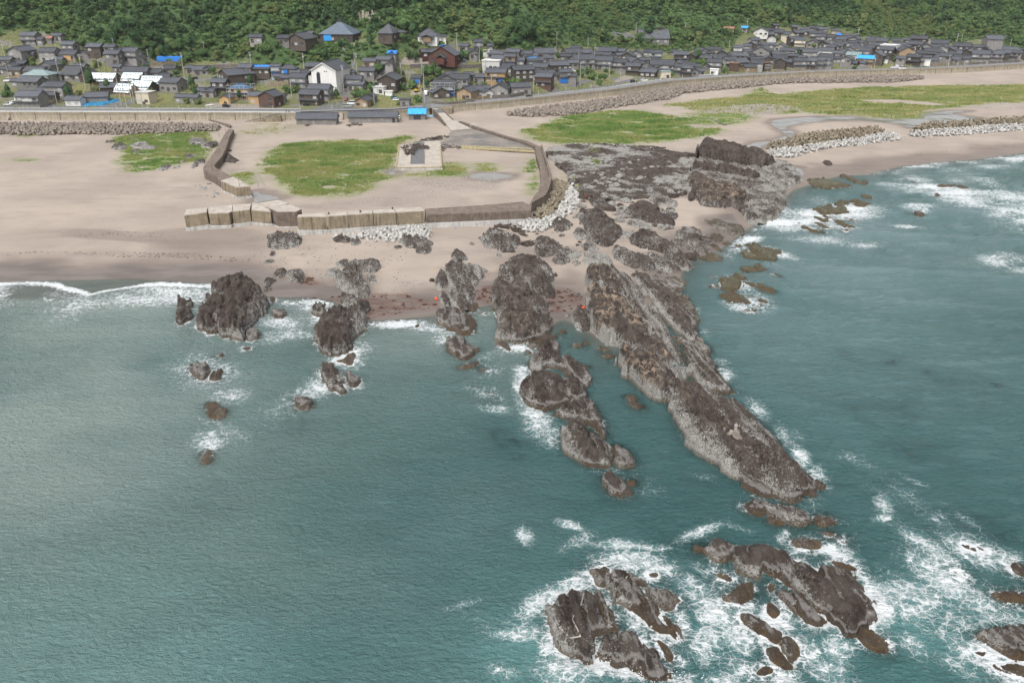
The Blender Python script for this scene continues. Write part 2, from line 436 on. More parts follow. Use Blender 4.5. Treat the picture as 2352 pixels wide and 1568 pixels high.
 M['car_red']=simple_mat('red_paint',(.42,.03,.03),(.36,.03,.03),.5,.3,spec=.5)
 M['car_green']=simple_mat('teal_paint',(.03,.12,.13),(.03,.10,.11),.5,.3,spec=.5)
 M['rubber']=simple_mat('tyre_rubber',(.02,.02,.02),(.03,.03,.03),3)
 M['orange']=simple_mat('orange_plastic',(.80,.12,.04),(.7,.1,.03),3,.5)
 M['digger']=simple_mat('digger_yellow',(.62,.40,.04),(.55,.35,.04),2,.5)
 M['drift']=simple_mat('driftwood',(.09,.07,.055),(.045,.035,.03),1.5)
 M['timber']=simple_mat('grey_timber',(.27,.25,.225),(.18,.165,.15),2,stretch=(4,4,.3))
 M['cloth']=simple_mat('dark_clothes',(.02,.02,.025),(.03,.03,.035),2)
 M['skin']=simple_mat('skin',(.45,.28,.2),(.42,.26,.19),2)
 M['hair']=simple_mat('hair',(.015,.012,.01),(.02,.016,.012),2)
 M['rope']=simple_mat('grey_rope',(.40,.38,.35),(.3,.28,.26),2)
 M['pebble']=simple_mat('pebbles',(.34,.31,.28),(.16,.145,.13),.9,.85)
 M['stonewall']=simple_mat('stone_wall',(.17,.15,.13),(.08,.072,.065),1.2,.9,.8,2)
 M['hedge']=M['fol']
make_materials()
WZ=6.3
wall_v=[(-700,257),(-300,258),(0,259),(235,259.5),(471,260),(690,261),(900,255),(975,250),(1024,243),(1142,234),(1262,222),(1412,206),(1540,187),(1673,177),(1773,171),(1883,165),(2087,159.5),(2221,155),(2352,147),(2560,133)]
wall_w=np.array([at(x,y,WZ)for x,y in wall_v])
wall_w=np.vstack([wall_w,wall_w[-1]+(wall_w[-1]-wall_w[-2])*6])
wall_w[0,0]-=400
def Yw(x):return np.interp(x,wall_w[:,0],wall_w[:,1])
shore_v=[(-900,700),(-300,660),(0,650),(100,645),(300,642),(480,652),(560,668),(620,684),(700,684),(760,690),(800,715),(850,738),(930,733),(1000,728),(1060,722),(1110,702),(1140,702),(1200,745),(1255,770),(1285,728),(1330,752),(1400,800),(1480,780),(1545,680),(1580,602),(1640,585),(1690,548),(1735,516),(1790,470),(1822,437),(1860,425),(1925,405),(2000,400),(2060,385),(2150,374),(2250,366),(2352,352),(2600,330)]
shore_w=np.array([at(x,y,0)for x,y in shore_v])
o_=np.argsort(shore_w[:,0]);shore_w=shore_w[o_]
shore_w=np.vstack([[shore_w[0,0]-600,shore_w[0,1]-30,0],shore_w,[shore_w[-1,0]+700,shore_w[-1,1]+150,0]])
_sx=np.linspace(-700,900,3200)
_sy=np.interp(_sx,shore_w[:,0],shore_w[:,1])
_k=np.ones(9)/9
_sy=np.convolve(np.pad(_sy,4,mode='edge'),_k,'valid')
_sg=np.sqrt(1+np.clip(np.gradient(_sy,_sx),-1.6,1.6)**2)
_sg=np.convolve(np.pad(_sg,4,mode='edge'),_k,'valid')
def shore_d(X,Y):
 return(Y-np.interp(X,_sx,_sy))/np.interp(X,_sx,_sg)
def zbeach(X,Y):
 X=np.asarray(X,float);Y=np.asarray(Y,float)
 d=shore_d(X,Y)
 up=1.9*(1-np.exp(-np.clip(d,0,None)/32))+.35*fbm(X/24,Y/14,3,5)*sst(5,40,d)+.035*fbm(X/2.5,Y/2.0,3,6)*sst(2,8,d)
 lm=11*sst(-80,-112,X);s_=-np.clip(d,None,0)
 dn=-.014*np.minimum(s_,lm)-5.5*(1-np.exp(-np.clip(s_-lm,0,None)/26))
 z=np.where(d>0,up,dn)
 t=Yw(X)-Y
 z=z+1.0*sst(60,4,t)*sst(0,40,d)
 return z
land_ctl=[(0,190,11),(200,190,11.5),(400,186,12),(600,200,10),(800,200,10),(940,200,9.5),(1100,205,8),(0,150,19),(200,150,19),(330,150,18),(470,155,16),(580,160,15),(700,155,16),(900,150,16),(50,108,26),(250,112,26),(400,112,24),(550,115,24),(640,100,30),(700,95,32),(850,97,33),(1000,95,32),(1050,132,18),(1150,150,14),(1100,118,21),(1300,135,15),(1300,170,9.5),(1500,125,15),(1500,152,10.5),(1480,85,23),(1430,90,24),(1600,122,15),(1750,95,19),(1750,135,11),(1900,85,20),(1900,132,11),(2100,102,17),(2100,133,11),(2300,102,16),(2345,125,11),(0,40,42),(300,40,45),(600,40,46),(900,45,44),(1200,40,44),(1200,80,33),(1400,55,34),(1600,60,31),(1800,48,32),(2000,58,28),(2200,58,28),(2352,58,27),(0,0,53),(300,0,53),(600,0,53),(900,0,53),(1200,0,52),(1450,15,44),(1700,15,44),(2000,20,41),(2352,20,40),(-300,150,19),(-300,40,42),(2650,50,28)]
pts=[at(x,y,z)for x,y,z in land_ctl]
for x in np.linspace(-420,760,40):
 for dd in(0,7,15):
  pts.append(np.array([x,Yw(x)+dd,6.0]))
for x in(-500,-250,0,250,500,800):
 pts.append(np.array([x,Yw(x)+420,105]));pts.append(np.array([x,Yw(x)+800,160]))
CT=np.array(pts)
def _kern(a,b):
 return np.sqrt((a[:,None,0]-b[None,:,0])**2+(a[:,None,1]-b[None,:,1])**2+4)
_A=np.block([[_kern(CT,CT)-np.eye(len(CT))*3.0,np.ones((len(CT),1))],[np.ones((1,len(CT))),np.zeros((1,1))]])
_W=np.linalg.solve(_A,np.concatenate([CT[:,2],[0]]))
def zland(X,Y):
 X=np.asarray(X,float);Y=np.asarray(Y,float)
 q=np.stack([X.ravel(),Y.ravel()],1)
 z=np.empty(len(q))
 for i in range(0,len(q),20000):
  z[i:i+20000]=_kern(q[i:i+20000],CT)@_W[:-1]+_W[-1]
 t=q[:,1]-Yw(q[:,0])
 k=sst(13,24,t)
 z=6.0+(np.maximum(z,6.0)-6.0)*k
 return z.reshape(X.shape)
_T=np.concatenate([np.linspace(250,900,1000)])
def hit_land(x,y,h=0.0,mind=.5):
 """ground point under the place where the sight line is h above the land"""
 d=ray(x,y);d=d/d[1]
 Y=_T;X=d[0]*Y;Z=HCAM+d[2]*Y
 g=zland(X,Y)+h
 ok=(Z<=g)&(Y>Yw(X)+mind)
 i=int(np.argmax(ok))if ok.any()else len(Y)-1
 return np.array([X[i],Y[i],float(zland(np.array([X[i]]),np.array([Y[i]]))[0])])
def hit_beach(x,y,h=0.0):
 z=1.0
 for _ in range(8):
  p=at(x,y,z+h)
  z=.5*z+.5*float(zbeach(np.array([p[0]]),np.array([p[1]]))[0])
 p=at(x,y,z+h);p[2]=z
 return p
def px_per_m(p):
 return FPX/proj(p)[2]
GRASS={'marsh_grass':('b2',[(765,640),(800,520),(900,440),(960,410),(1150,380),(1500,372),(1860,362),(1990,350),(2130,320),(2230,345),(2060,405),(2030,600),(1945,640),(1890,690),(2080,700),(1850,760),(1830,800),(1700,860),(1600,890),(1350,905),(1130,880),(1020,830),(900,720),(800,690)],.75,7.0),'dune_grass':('b1',[(1000,345),(1300,305),(1700,278),(1900,290),(1880,320),(1990,390),(1960,480),(1880,560),(1700,590),(1560,600),(1440,640),(1150,680),(1130,600),(1050,570),(1150,480),(1060,410)],.65,6.0),'reed_grass':('v',[(1192,300),(1211,296),(1249,283),(1274,277),(1311,262),(1361,259),(1391,255),(1471,253),(1546,268),(1621,279),(1571,288),(1600,292),(1668,296),(1640,309),(1596,317),(1496,330),(1433,332),(1346,330),(1262,330),(1215,318)],.8,5.0),'wetland_grass':('v',[(1510,243),(1560,237),(1609,229),(1660,226),(1713,220),(1738,203),(1760,206),(1779,218),(1825,212),(1881,210),(1929,204),(2051,200),(2151,197),(2360,194),(2560,190),(2560,228),(2352,236),(2261,240),(2191,248),(2161,250),(2117,258),(2119,272),(2061,274),(2021,272),(1961,266),(1901,264),(1850,258),(1793,262),(1713,264),(1643,262),(1600,258),(1573,246)],.9,3.0),'thin_meadow':('v',[(1560,262),(1620,256),(1720,262),(1740,276),(1650,290),(1590,286)],.4,2.0),'sedge':('b3',[(250,700),(320,685),(500,660),(640,575),(760,572),(880,640),(790,690),(600,703)],.7,7.0),'low_sedge':('b3',[(890,605),(1000,575),(1080,590),(1140,625),(1090,660),(950,650)],.35,7.0),'bank_grass':('b2',[(500,690),(620,660),(740,650),(760,770),(690,785),(560,740)],.5,6.0),'wall_foot_grass':('b3',[(1455,545),(1475,555),(1500,720),(1475,840),(1430,880),(1420,800),(1460,680),(1350,665),(1400,620)],.6,6.0),'rock_grass':('b4',[(80,560),(230,560),(300,600),(200,650),(150,640),(130,760),(60,900),(0,870),(-60,620),(20,590)],.5,5.0),'crevice_grass':('b4',[(120,470),(200,460),(250,480),(200,520),(110,500)],.4,5.0),'sparse_dune_grass':('a2',[(330,1500),(500,1430),(640,1405),(1050,1430),(1150,1470),(960,1545),(600,1575),(380,1560)],.35,1.4),'shore_tussocks':('b1',[(160,310),(300,303),(370,320),(280,340),(180,335)],.3,5.0),'sand_tussocks':('b1',[(45,548),(150,540),(320,560),(230,575),(70,560)],.3,4.0),}
def world_poly(c,pts,z=None):
 r=[]
 for x,y in VP(c,pts):
  p=hit_beach(x,y)if z is None else at(x,y,z)
  r.append((p[0],p[1]))
 return r
GP={k:(chaikin(world_poly(v[0],v[1]),1),v[2],v[3])for k,v in GRASS.items()}
sand_hole=world_poly('v',[(1970,229),(2060,229),(2110,233),(2180,240),(2150,245),(2080,240),(1990,234)])
gravel_hole=world_poly('v',[(1600,256),(1680,242),(1760,238),(1830,246),(1850,254),(1760,264),(1640,262)])
POOL={'lagoon':('v',[(1764,281),(1788,274),(1840,270),(1881,268),(1950,268),(2000,272),(2060,275),(2120,273),(2128,262),(2161,256),(2230,254),(2184,262),(2252,271),(2256,279),(2140,288),(2093,294),(2061,284),(1981,276),(1901,277),(1845,282),(1808,290),(1806,297),(1825,303),(1828,311),(1808,312),(1790,298)]),'stream':('v',[(1705,338),(1730,328),(1770,324),(1802,312),(1826,313),(1800,326),(1760,332),(1735,345),(1725,350)]),'basin_pool':('b2',[(705,845),(760,832),(810,870),(880,850),(895,880),(980,892),(930,915),(780,935),(720,948)]),'rain_pool':('b3',[(860,690),(1000,662),(1180,680),(1290,690),(1230,715),(1080,738),(950,728),(870,715)]),'slab_pool':('b3',[(110,630),(182,628),(186,690),(120,680)]),'outlet':('v',[(1815,390),(1835,383),(1850,398),(1840,408),(1850,415),(1840,418),(1830,405)]),}
PP={k:world_poly(c,p)for k,(c,p)in POOL.items()}
WEED=[world_poly('c2',[(-700,560),(-300,540),(0,520),(300,520),(560,580),(560,640),(300,690),(0,730),(-60,740),(-160,640)]),world_poly('c2',[(900,500),(1040,440),(1110,440),(1110,600),(1000,610),(940,570)]),world_poly('c2',[(1620,480),(1800,470),(1920,560),(1900,640),(1740,680),(1620,700),(1600,600)]),world_poly('c1',[(1400,360),(1500,370),(1560,410),(1480,430),(1400,410)])]
GRIT=[(world_poly('b2',[(1050,980),(1500,930),(1900,880),(2352,800),(2700,900),(2700,1000),(2300,980),(1800,1000),(1300,1010)]),.55),(world_poly('b3',[(300,720),(650,690),(1250,710),(1100,830),(700,830),(250,760)]),.8),(world_poly('b2',[(430,560),(620,540),(640,640),(480,690),(420,630)]),.7),(gravel_hole,1.0),(world_poly('c2',[(200,380),(460,400),(520,470),(300,520),(180,440)]),.6),(world_poly('b3',[(870,1390),(1300,1330),(1500,1340),(1480,1400),(1100,1400)]),.7)]
def fan(us,ys):
 U,Y=np.meshgrid(us,ys)
 return U*Y,Y
def grid_faces(nr,nc,keep=None):
 i=np.arange(nr*nc).reshape(nr,nc)
 f=np.stack([i[:-1,:-1],i[:-1,1:],i[1:,1:],i[1:,:-1]],-1).reshape(-1,4)
 if keep is not None:
  f=f[keep.ravel()[f].any(1)]
  used=np.unique(f);mp=np.full(nr*nc,-1);mp[used]=np.arange(len(used))
  return mp[f],used
 return f,None
ys=[120.0]
while ys[-1]<760:ys.append(ys[-1]+max(.45,1.05*ys[-1]**2/(FPX*HCAM)*1.6))
us=np.concatenate([np.linspace(-3,-.95,40),np.linspace(-.92,.92,900),np.linspace(.95,3,40)])
X,Y=fan(us,np.array(ys))
Z=zbeach(X,Y);D=shore_d(X,Y);T=Yw(X)-Y
keep=(D>-45)&(T>-14)
wet=sst(22,8,D+6.5*fbm(X/16,Y/10,3,21))*(D>-60)
wet=wet*np.where(X>70,.75,1.0)
wet=np.maximum(wet,.55*sst(.15,.5,fbm(X/45,Y/16,3,33))*sst(80,25,D))
grass=np.zeros_like(X);weed=np.zeros_like(X);grit=np.zeros_like(X)
jit=2.8*fbm(X/6,Y/4,4,40)
for k,(p,hgt,den)in GP.items():
 a=sst(-5,4.5,poly_sd(p,X,Y)+1.4*jit)*(.35+.65*sst(-.3,.25,fbm(X/6,Y/3,4,147)))
 if k=='sparse_dune_grass':a=a*.25
 grass=np.maximum(grass,a)
grass*=1-sst(-1,2,poly_sd(sand_hole,X,Y))
grass*=1-.7*sst(-2,3,poly_sd(gravel_hole,X,Y)+jit)
for p in WEED:weed=np.maximum(weed,sst(-1.2,1.5,poly_sd(p,X,Y)+.7*jit))
for p,s in GRIT:grit=np.maximum(grit,s*sst(-3,3,poly_sd(p,X,Y)+jit))
for p in PP.values():wet=np.maximum(wet,.8*sst(-6,0,poly_sd(p,X,Y)+.6*jit))
for p in PP.values():Z=Z-.16*sst(-.5,1.5,poly_sd(p,X,Y))
f,used=grid_faces(*X.shape,keep)
vv=np.stack([X,Y,Z],-1).reshape(-1,3)[used]
mk=np.stack([wet,grass,weed,grit],-1).reshape(-1,4)[used]
tag(mesh_obj('beach',vv,f,M['sand'],smooth=True,attrs={'mask':mk}),kind='structure')
sb=MB();sb.box(-1500,1500,-600,330,-9,-6.2)
tag(sb.build('seabed',M['rock']),kind='structure')
for k,p in PP.items():
 p=chaikin(p,2)
 zz=zbeach(p[:,0],p[:,1])
 q=[(x,y,z-.05)for(x,y),z in zip(p,zz)]
 me=bpy.data.meshes.new(k)
 import bmesh
 bm=bmesh.new();vs=[bm.verts.new(v)for v in q]
 fc=bm.faces.new(vs);bmesh.ops.triangulate(bm,faces=[fc])
 bmesh.ops.subdivide_edges(bm,edges=bm.edges[:],cuts=3,use_grid_fill=True)
 for v in bm.verts:
  v.co.z=float(zbeach(np.array([v.co.x]),np.array([v.co.y]))[0])-.06
 bm.normal_update()
 for fq in bm.faces:
  if fq.normal.z<0:fq.normal_flip()
  fq.smooth=True
 bm.to_mesh(me);bm.free();me.materials.append(M['pool'])
 o=bpy.data.objects.new('shore_water',me);COL.objects.link(o)
 tag(o,kind='structure')
FB=[(-700,95),(-200,92),(0,78),(45,66),(100,72),(130,86),(160,106),(240,106),(330,130),(360,139),(471,137),(581,143),(671,150),(731,146),(775,142),(815,150),(831,132),(911,124),(942,113),(962,108),(1048,92),(1056,100),(1086,88),(1132,100),(1162,116),(1242,110),(1312,103),(1412,108),(1483,112),(1541,121),(1600,109),(1683,108),(1693,88),(1733,64),(1813,58),(1883,60),(1933,66),(1977,80),(2047,88),(2131,84),(2193,98),(2257,84),(2341,112),(2352,116),(2700,120)]
FBX=[p[0]for p in FB];FBY=[p[1]for p in FB]
CLEAR=[(778,90,62,18),(705,84,60,9),(890,92,34,12),(992,90,42,10),(865,40,50,6),(1490,80,60,12),(1440,88,30,8),(1695,66,18,5),(1712,62,14,5),(232,66,14,4)]
def forest_mask(X,Y,Z,pad=0.0):
 px,py,zc=proj(np.stack([X,Y,Z],-1))
 m=(np.interp(px,FBX,FBY)+pad-py)
 for cx,cy,rx,ry in CLEAR:
  m=np.where(((px-cx)/rx)**2+((py-cy)/ry)**2<1,-5,m)
 return m
xs=np.arange(-520,860,4.0)
ts=np.concatenate([np.array([-.1,2,5,9,13]),np.arange(16,300,4),np.arange(300,900,15)])
XX,TT=np.meshgrid(xs,ts);YY=Yw(XX)+TT
ZZ=zland(XX,YY)
ZZ=ZZ+np.where(TT>120,1.2*fbm(XX/22,YY/22,3,51)*sst(120,180,TT),0)
fm=sst(-6,4,forest_mask(XX,YY,ZZ))
fm=np.where(TT>330,1,fm);fm=np.where(TT<20,0,fm)
vv=np.stack([XX,YY,ZZ],-1);mk=np.stack([fm,fm*0,fm*0,fm*0+1],-1)
n_t=int(np.searchsorted(ts,130))
for nm,a,b in(('village_ground',0,n_t+1),('hills',n_t,len(ts))):
 f,_=grid_faces(b-a,len(xs))
 tag(mesh_obj(nm,vv[a:b].reshape(-1,3),f,M['land'],smooth=True,attrs={'mask':mk[a:b].reshape(-1,4)}),kind='structure')
def ribbon(name,path,w,mat,dz,kind='structure',step=3.0):
 """path: world xy; a sheet of width w draped on the land"""
 P=[np.array(p[:2],float)for p in path]
 L=[P[0]]
 for a,b in zip(P[:-1],P[1:]):
  n=max(1,int(np.linalg.norm(b-a)/step))
  for i in range(1,n+1):L.append(a+(b-a)*i/n)
 L=np.array(L);d=np.gradient(L,axis=0);d/=np.linalg.norm(d,axis=1)[:,None]+1e-9
 nrm=np.stack([-d[:,1],d[:,0]],1)
 k=max(2,int(w/2)+1)
 rows=np.stack([L+nrm*(s*w/2)for s in np.linspace(-1,1,k)],1)
 z=zland(rows[...,0],rows[...,1])+dz
 v=np.concatenate([rows,z[...,None]],-1).reshape(-1,3)
 f,_=grid_faces(len(L),k)
 f=f[:,::-1]
 o=mesh_obj(name,v,f,mat)
 return tag(o,kind=kind)if kind else o
rx=np.arange(-420,760,6.0)
def along(off,x0=-420,x1=760,st=6.0):
 x=np.arange(x0,x1+.1,st)
 g=np.gradient(Yw(x),x);n=np.stack([-g,np.ones_like(g)],1)/np.sqrt(1+g*g)[:,None]
 return np.stack([x,Yw(x)],1)+n*off
ribbon('coast_road',along(6.4),9.6,M['road'],.05)
ribbon('verge',along(12.6),2.4,M['asphalt'],.03)
for off,w in((2.2,.18),(10.6,.18)):
 ribbon('road_line',along(off),w,M['paint'],.07)
pc=along(6.4,-420,760,5.0)
dm=MB()
for a,b in zip(pc[::2],pc[1::2]):
 d=(b-a)/np.linalg.norm(b-a);n=np.array([-d[1],d[0]])*.08
 dm.add([(*(a-n),6.075),(*(b-n),6.075),(*(b+n),6.075),(*(a+n),6.075)],[(0,1,2,3)])
tag(dm.build('centre_line',M['paint']),kind='structure')
dm=MB()
ha=along(10.2,28,112,2.0);hb=along(13.2,28,112,2.0)
for i in range(0,len(ha)-1):
 a,b=ha[i],hb[i];s=(ha[i+1]-ha[i])*.35
 dm.add([(*a,6.08),(*(a+s),6.08),(*(b+s),6.08),(*b,6.08)],[(0,1,2,3)])
tag(dm.build('road_hatching',M['paint']),kind='structure')
LP=lambda c,pts:[hit_land(*V(c,*p))for p in pts]
LANES=[('a1',[(1370,1230),(1560,1140),(1850,1000),(1990,900),(2200,920),(2400,915)],5),('a2',[(0,905),(160,900),(560,905),(760,890)],4),('a3',[(195,1240),(170,1130),(200,960),(420,950),(850,945)],4.5),('a2',[(1560,1170),(1620,1110),(1590,1080)],3),('a2',[(1560,525),(1580,600),(1650,720),(1730,800)],3),('a1',[(700,700),(1100,700),(1300,720),(1540,760)],3),('a4',[(0,960),(250,900),(600,910)],4),('a3',[(1850,1000),(2200,930),(2400,900)],4),('a3',[(600,780),(630,690),(590,610)],3),('a3',[(1940,780),(2200,800),(2352,790)],3.5),('a4',[(-40,390),(100,415),(250,430)],6)]
for c,p,w in LANES:ribbon('lane',LP(c,p),w,M['asphalt'],.06)
def sheet(name,poly,mat,dz):
 bm=bmesh.new();vs=[bm.verts.new((p[0],p[1],0))for p in poly]
 fc=bm.faces.new(vs);bmesh.ops.triangulate(bm,faces=[fc]);bmesh.ops.subdivide_edges(bm,edges=bm.edges[:],cuts=2,use_grid_fill=True)
 for v in bm.verts:v.co.z=float(zland(np.array([v.co.x]),np.array([v.co.y]))[0])+dz
 bm.normal_update()
 for q in bm.faces:
  if q.normal.z<0:q.normal_flip()
 me=bpy.data.meshes.new(name);bm.to_mesh(me);bm.free();me.materials.append(mat)
 o=bpy.data.objects.new(name,me);COL.objects.link(o)
 return tag(o,kind='structure')
M['gravel']=simple_mat('gravel_yard',(.25,.22,.185),(.19,.17,.145),1.2,.95,.3)
M['lawn']=simple_mat('dry_lawn',(.115,.125,.040),(.165,.150,.068),.7,.95,.4)
for c,p,mt in[('a2',[(1240,1255),(1370,1180),(1590,1170),(1740,1200),(1720,1258)],'asphalt'),('a1',[(700,1235),(760,1190),(1000,1180),(1400,1150),(1420,1225),(1200,1240)],'asphalt'),('a1',[(0,1235),(0,1190),(440,1200),(720,1190),(690,1240)],'asphalt'),('a2',[(0,1240),(60,1180),(400,1200),(640,1190),(620,1245)],'gravel'),('a2',[(2230,745),(2290,670),(2352,665),(2600,680),(2620,740)],'gravel'),('a4',[(0,910),(100,870),(300,895),(200,940),(0,950)],'gravel'),('a2',[(2000,1245),(1960,1120),(2230,1120),(2240,1245)],'lawn'),('a1',[(800,1090),(830,1000),(1000,960),(1020,1080)],'lawn'),('a1',[(1700,1220),(1780,1080),(2000,1080),(1960,1180)],'lawn'),('a3',[(1850,1000),(1900,900),(2300,900),(2352,950)],'lawn'),('a2',[(1390,1170),(1440,1110),(1600,1110),(1560,1165)],'lawn'),('a5',[(580,790),(720,720),(1000,740),(1030,780)],'lawn'),('a4',[(640,890),(650,845),(830,865),(800,880)],'lawn'),('a4',[(80,490),(90,440),(220,450),(210,490)],'lawn'),('a3',[(0,1100),(20,1000),(150,990),(150,1080)],'gravel')]:
 sheet({'asphalt':'parking_yard','gravel':'gravel_yard','lawn':'lawn'}[mt],LP(c,p),M[mt],.045)
ORD=['first','second','third','fourth','fifth','sixth','seventh','eighth','ninth','tenth','eleventh','twelfth','thirteenth','fourteenth','fifteenth','sixteenth','seventeenth','eighteenth','nineteenth','twentieth','twenty-first','twenty-second','twenty-third','twenty-fourth','twenty-fifth','twenty-sixth','twenty-seventh','twenty-eighth','twenty-ninth','thirtieth']+['thirty-'+w for w in('first','second','third','fourth','fifth','sixth','seventh','eighth','ninth')]
ROCKS=[]
_a=at(1410,620,0);_b=at(1850,1110,0)
STR=math.atan2(_b[1]-_a[1],_b[0]-_a[0])
def rock(c,pts,H,pale=.3,tan=0.0,olive=0.0,foam=.6,label=None,group=None,name='rock',flat=0.0,patch=0.0,slab=.2,wetr=None,cat='rock',sink=0.0):
 pv=np.array(VP(c,pts),float)
 cv=pv.mean(0)
 p0=at(cv[0],cv[1],0)
 zb=float(zbeach(np.array([p0[0]]),np.array([p0[1]]))[0])
 water=zb<.15
 if not water:
  p0=hit_beach(cv[0],cv[1]);zb=float(p0[2])
 else:zb=0.0
 if wetr is None:wetr=1.0 if water else .0
 q=chaikin(pv,1)
 if H<.75:slab=0
 H=H*(.68 if H>3 else .8)*(.78 if c in('c5','c6')else 1)
 e=np.roll(q,-1,0)-np.roll(q,1,0)
 nrm=np.stack([e[:,1],-e[:,0]],1);nrm/=np.linalg.norm(nrm,axis=1)[:,None]+1e-9
 A=np.sum(q[:,0]*np.roll(q[:,1],-1)-np.roll(q[:,0],-1)*q[:,1])
 if A<0:nrm=-nrm
 zt=zb+.55*max(H,0)*np.clip(-nrm[:,1],0,1)
 W=np.array([at(x,y,z)[:2]for(x,y),z in zip(q,zt)])
 ce=W.mean(0)
 s=px_per_m(np.array([ce[0],ce[1],zb]))
 step=max(.16,2.0/s)
 ext=W.max(0)-W.min(0)
 step=max(step,math.sqrt(ext[0]*ext[1]/42000))
 pad=1.0+(1.2 if water else 0)
 gx=np.arange(W[:,0].min()-pad,W[:,0].max()+pad+step,step)
 gy=np.arange(W[:,1].min()-pad,W[:,1].max()+pad+step,step)
 X,Y=np.meshgrid(gx,gy)
 rg_=min(1.0,.5+min(ext)/16)*(1+.6*olive)
 X2=X+.8*rg_*fbm(X/2.2,Y/2.2,4,61);Y2=Y+.8*rg_*fbm(X/2.2,Y/2.2,4,62)
 d=poly_sd(W,X2,Y2)
 big=min(ext)/10
 ca,sa=math.cos(STR),math.sin(STR)
 U=X*ca+Y*sa;N_=-X*sa+Y*ca
 wu,wn=U+.7*fbm(X/2.5,Y/2.5,3,73),N_+.7*fbm(X/2.5,Y/2.5,3,74)
 c1,t1,e1=cells(wu/8.0,wn/2.7,3);c2,t2,e2=cells(wu/2.4,wn/1.0,9)
 d=d+.03*min(ext)+.08+(c1-.5)*min(1.2,.12*min(ext))+(c2-.5)*min(.55,.10*min(ext))*(1+1.5*olive)
 if patch:d=d-3.2*sst(.05,.45,fbm(X/8,Y/5,4,176))*(d>.8)
 dm=max(d.max(),.3)
 ew=min(dm*.9,max(.5,H*(.40 if flat else .75)))
 t=np.clip(d/ew,0,1)
 prof=(1-(1-t)**2)**(.5 if not flat else .42)
 top=(.62+.38*(d/dm))if not flat else(.9+.1*d/dm)
 top=top*(1-.35*(1-flat))+.35*(1-flat)*(.5+.75*fbm(U/(3.5+ext.max()*.12),N_/(1.8+ext.max()*.05),3,64)+.35)
 h=max(H,.05)*prof*top
 rg=1-np.abs(fbm(U/7.0,N_/1.5,4,65))*2
 h=h+(1-.7*slab)*prof*min(H,4)*.15*(rg-.4)*(1-.6*flat)
 cr=np.abs(fbm(U/9.0+.3*fbm(X/3,Y/3,2,68),N_/3.2,2,66))
 h=h-prof*min(H,4)*.30*sst(.06,.0,cr)
 cr2=np.abs(fbm(U/4.0,N_/11.0,2,67))
 h=h-prof*min(H,4)*.16*sst(.05,.0,cr2)*(1-.6*flat)
 nw=-W[:,0]*sa+W[:,1]*ca
 n01=np.clip((N_-nw.min())/max(np.ptp(nw),.1),0,1)
 h=h*(1+slab*(.22-.75*n01))
 bed=fbm(U/16.0+.05*N_,N_/1.1,3,76)
 sp_=min(3.8,max(1.1,.24*float(np.ptp(nw))));sw_=(N_+1.5*fbm(U/16,N_/9,2,78)*min(1,sp_/2.5)+.05*U)/sp_;saw=sw_-np.floor(sw_);saw=np.where(saw<.12,saw/.12,1-(saw-.12)/.88)-.5
 hs_=prof*max(min(H,3.0),.9)*(1+.7*olive)
 h=h+hs_*slab*(.36*saw*(.45+.55*sst(-.4,.3,fbm(U/12,N_/5,2,79)))+.12*bed-.30*sst(.09,.0,np.abs(fbm(U/22.0,N_/2.6,2,77))))
 hs_=hs_*(1-.5*slab)
 h=h+hs_*((c1-.5)*.36+t1*.26)*(1-.55*flat)+hs_*((c2-.5)*.17+t2*.16)-hs_*.16*sst(.10,0,e1)-hs_*.07*sst(.12,0,e2)
 h=h+(1-.5*slab)*prof*(.30*fbm(X/1.3,Y/1.3,3,69)+.16*fbm(X/.5,Y/.5,2,70))*min(1,.35+H/4)
 out=d<0
 slope=1.1
 h=np.where(out,d*slope-.05,h)
 Z=zb+h-sink
 if not water:
  zbg=zbeach(X,Y);Z=np.where(out,zbg+d*.8-.05,zbg+h)
 rel=np.clip(h/max(H,.3),0,1.2)
 pn=fbm(X/4,Y/4,3,71)
 pal=np.clip(pale+.22*sst(.75,.3,rel)*(.3+pale)-.15*sst(.7,1.0,rel)+.45*pn+.15*(c2-.5),0,1)
 if slab>.5:pal=np.clip(pal*(.34+.3*(rel<.55))+.18*sst(.2,-.5,saw)+slab*.6*sst(.30,.08,n01)*sst(1.0,.55,rel)+.2*pn,0,1)
 if flat:pal=np.clip(pal-.35*sst(.72,.85,rel)*flat+.45*sst(.78,.6,rel)*flat,0,1)
 if patch:pal=np.clip(.42+1.3*patch*fbm(X/9,Y/6,4,75)+.5*(c1-.5),0,1)
 tn=np.clip(tan*sst(.62,.85,rel)*(.6+.8*fbm(X/6,Y/6,2,72)),0,1)
 keep=d>-(.9+(1.0 if water else 0))
 f,used=grid_faces(*X.shape,keep)
 P=np.stack([X-ce[0],Y-ce[1],Z-zb],-1).reshape(-1,3)[used]
 mk=np.stack([pal,tn,np.full_like(pal,olive),np.full_like(pal,wetr)],-1).reshape(-1,4)[used]
 o=mesh_obj(name,P,f,M['rock'],attrs={'mask':mk},loc=(ce[0],ce[1],zb))
 o['category']=cat
 if label:o['label']=label
 if group:o['group']=group
 o_size=float(max(ext))
 ROCKLIST.append((o,c,float(cv[0]),float(cv[1]),H,pale,olive,o_size,label,group))
 if water or zb<.6:ROCKS.append((W,H,foam,sink))
 return o
ROCKLIST=[]
def rocks(c,group,items,**kw):
 for it in items:
  k=dict(kw);lab=None
  if len(it)>2:
   k.update(it[2])
  rock(c,it[0],it[1],group=group,**k)
g='rock stacks off the left beach'
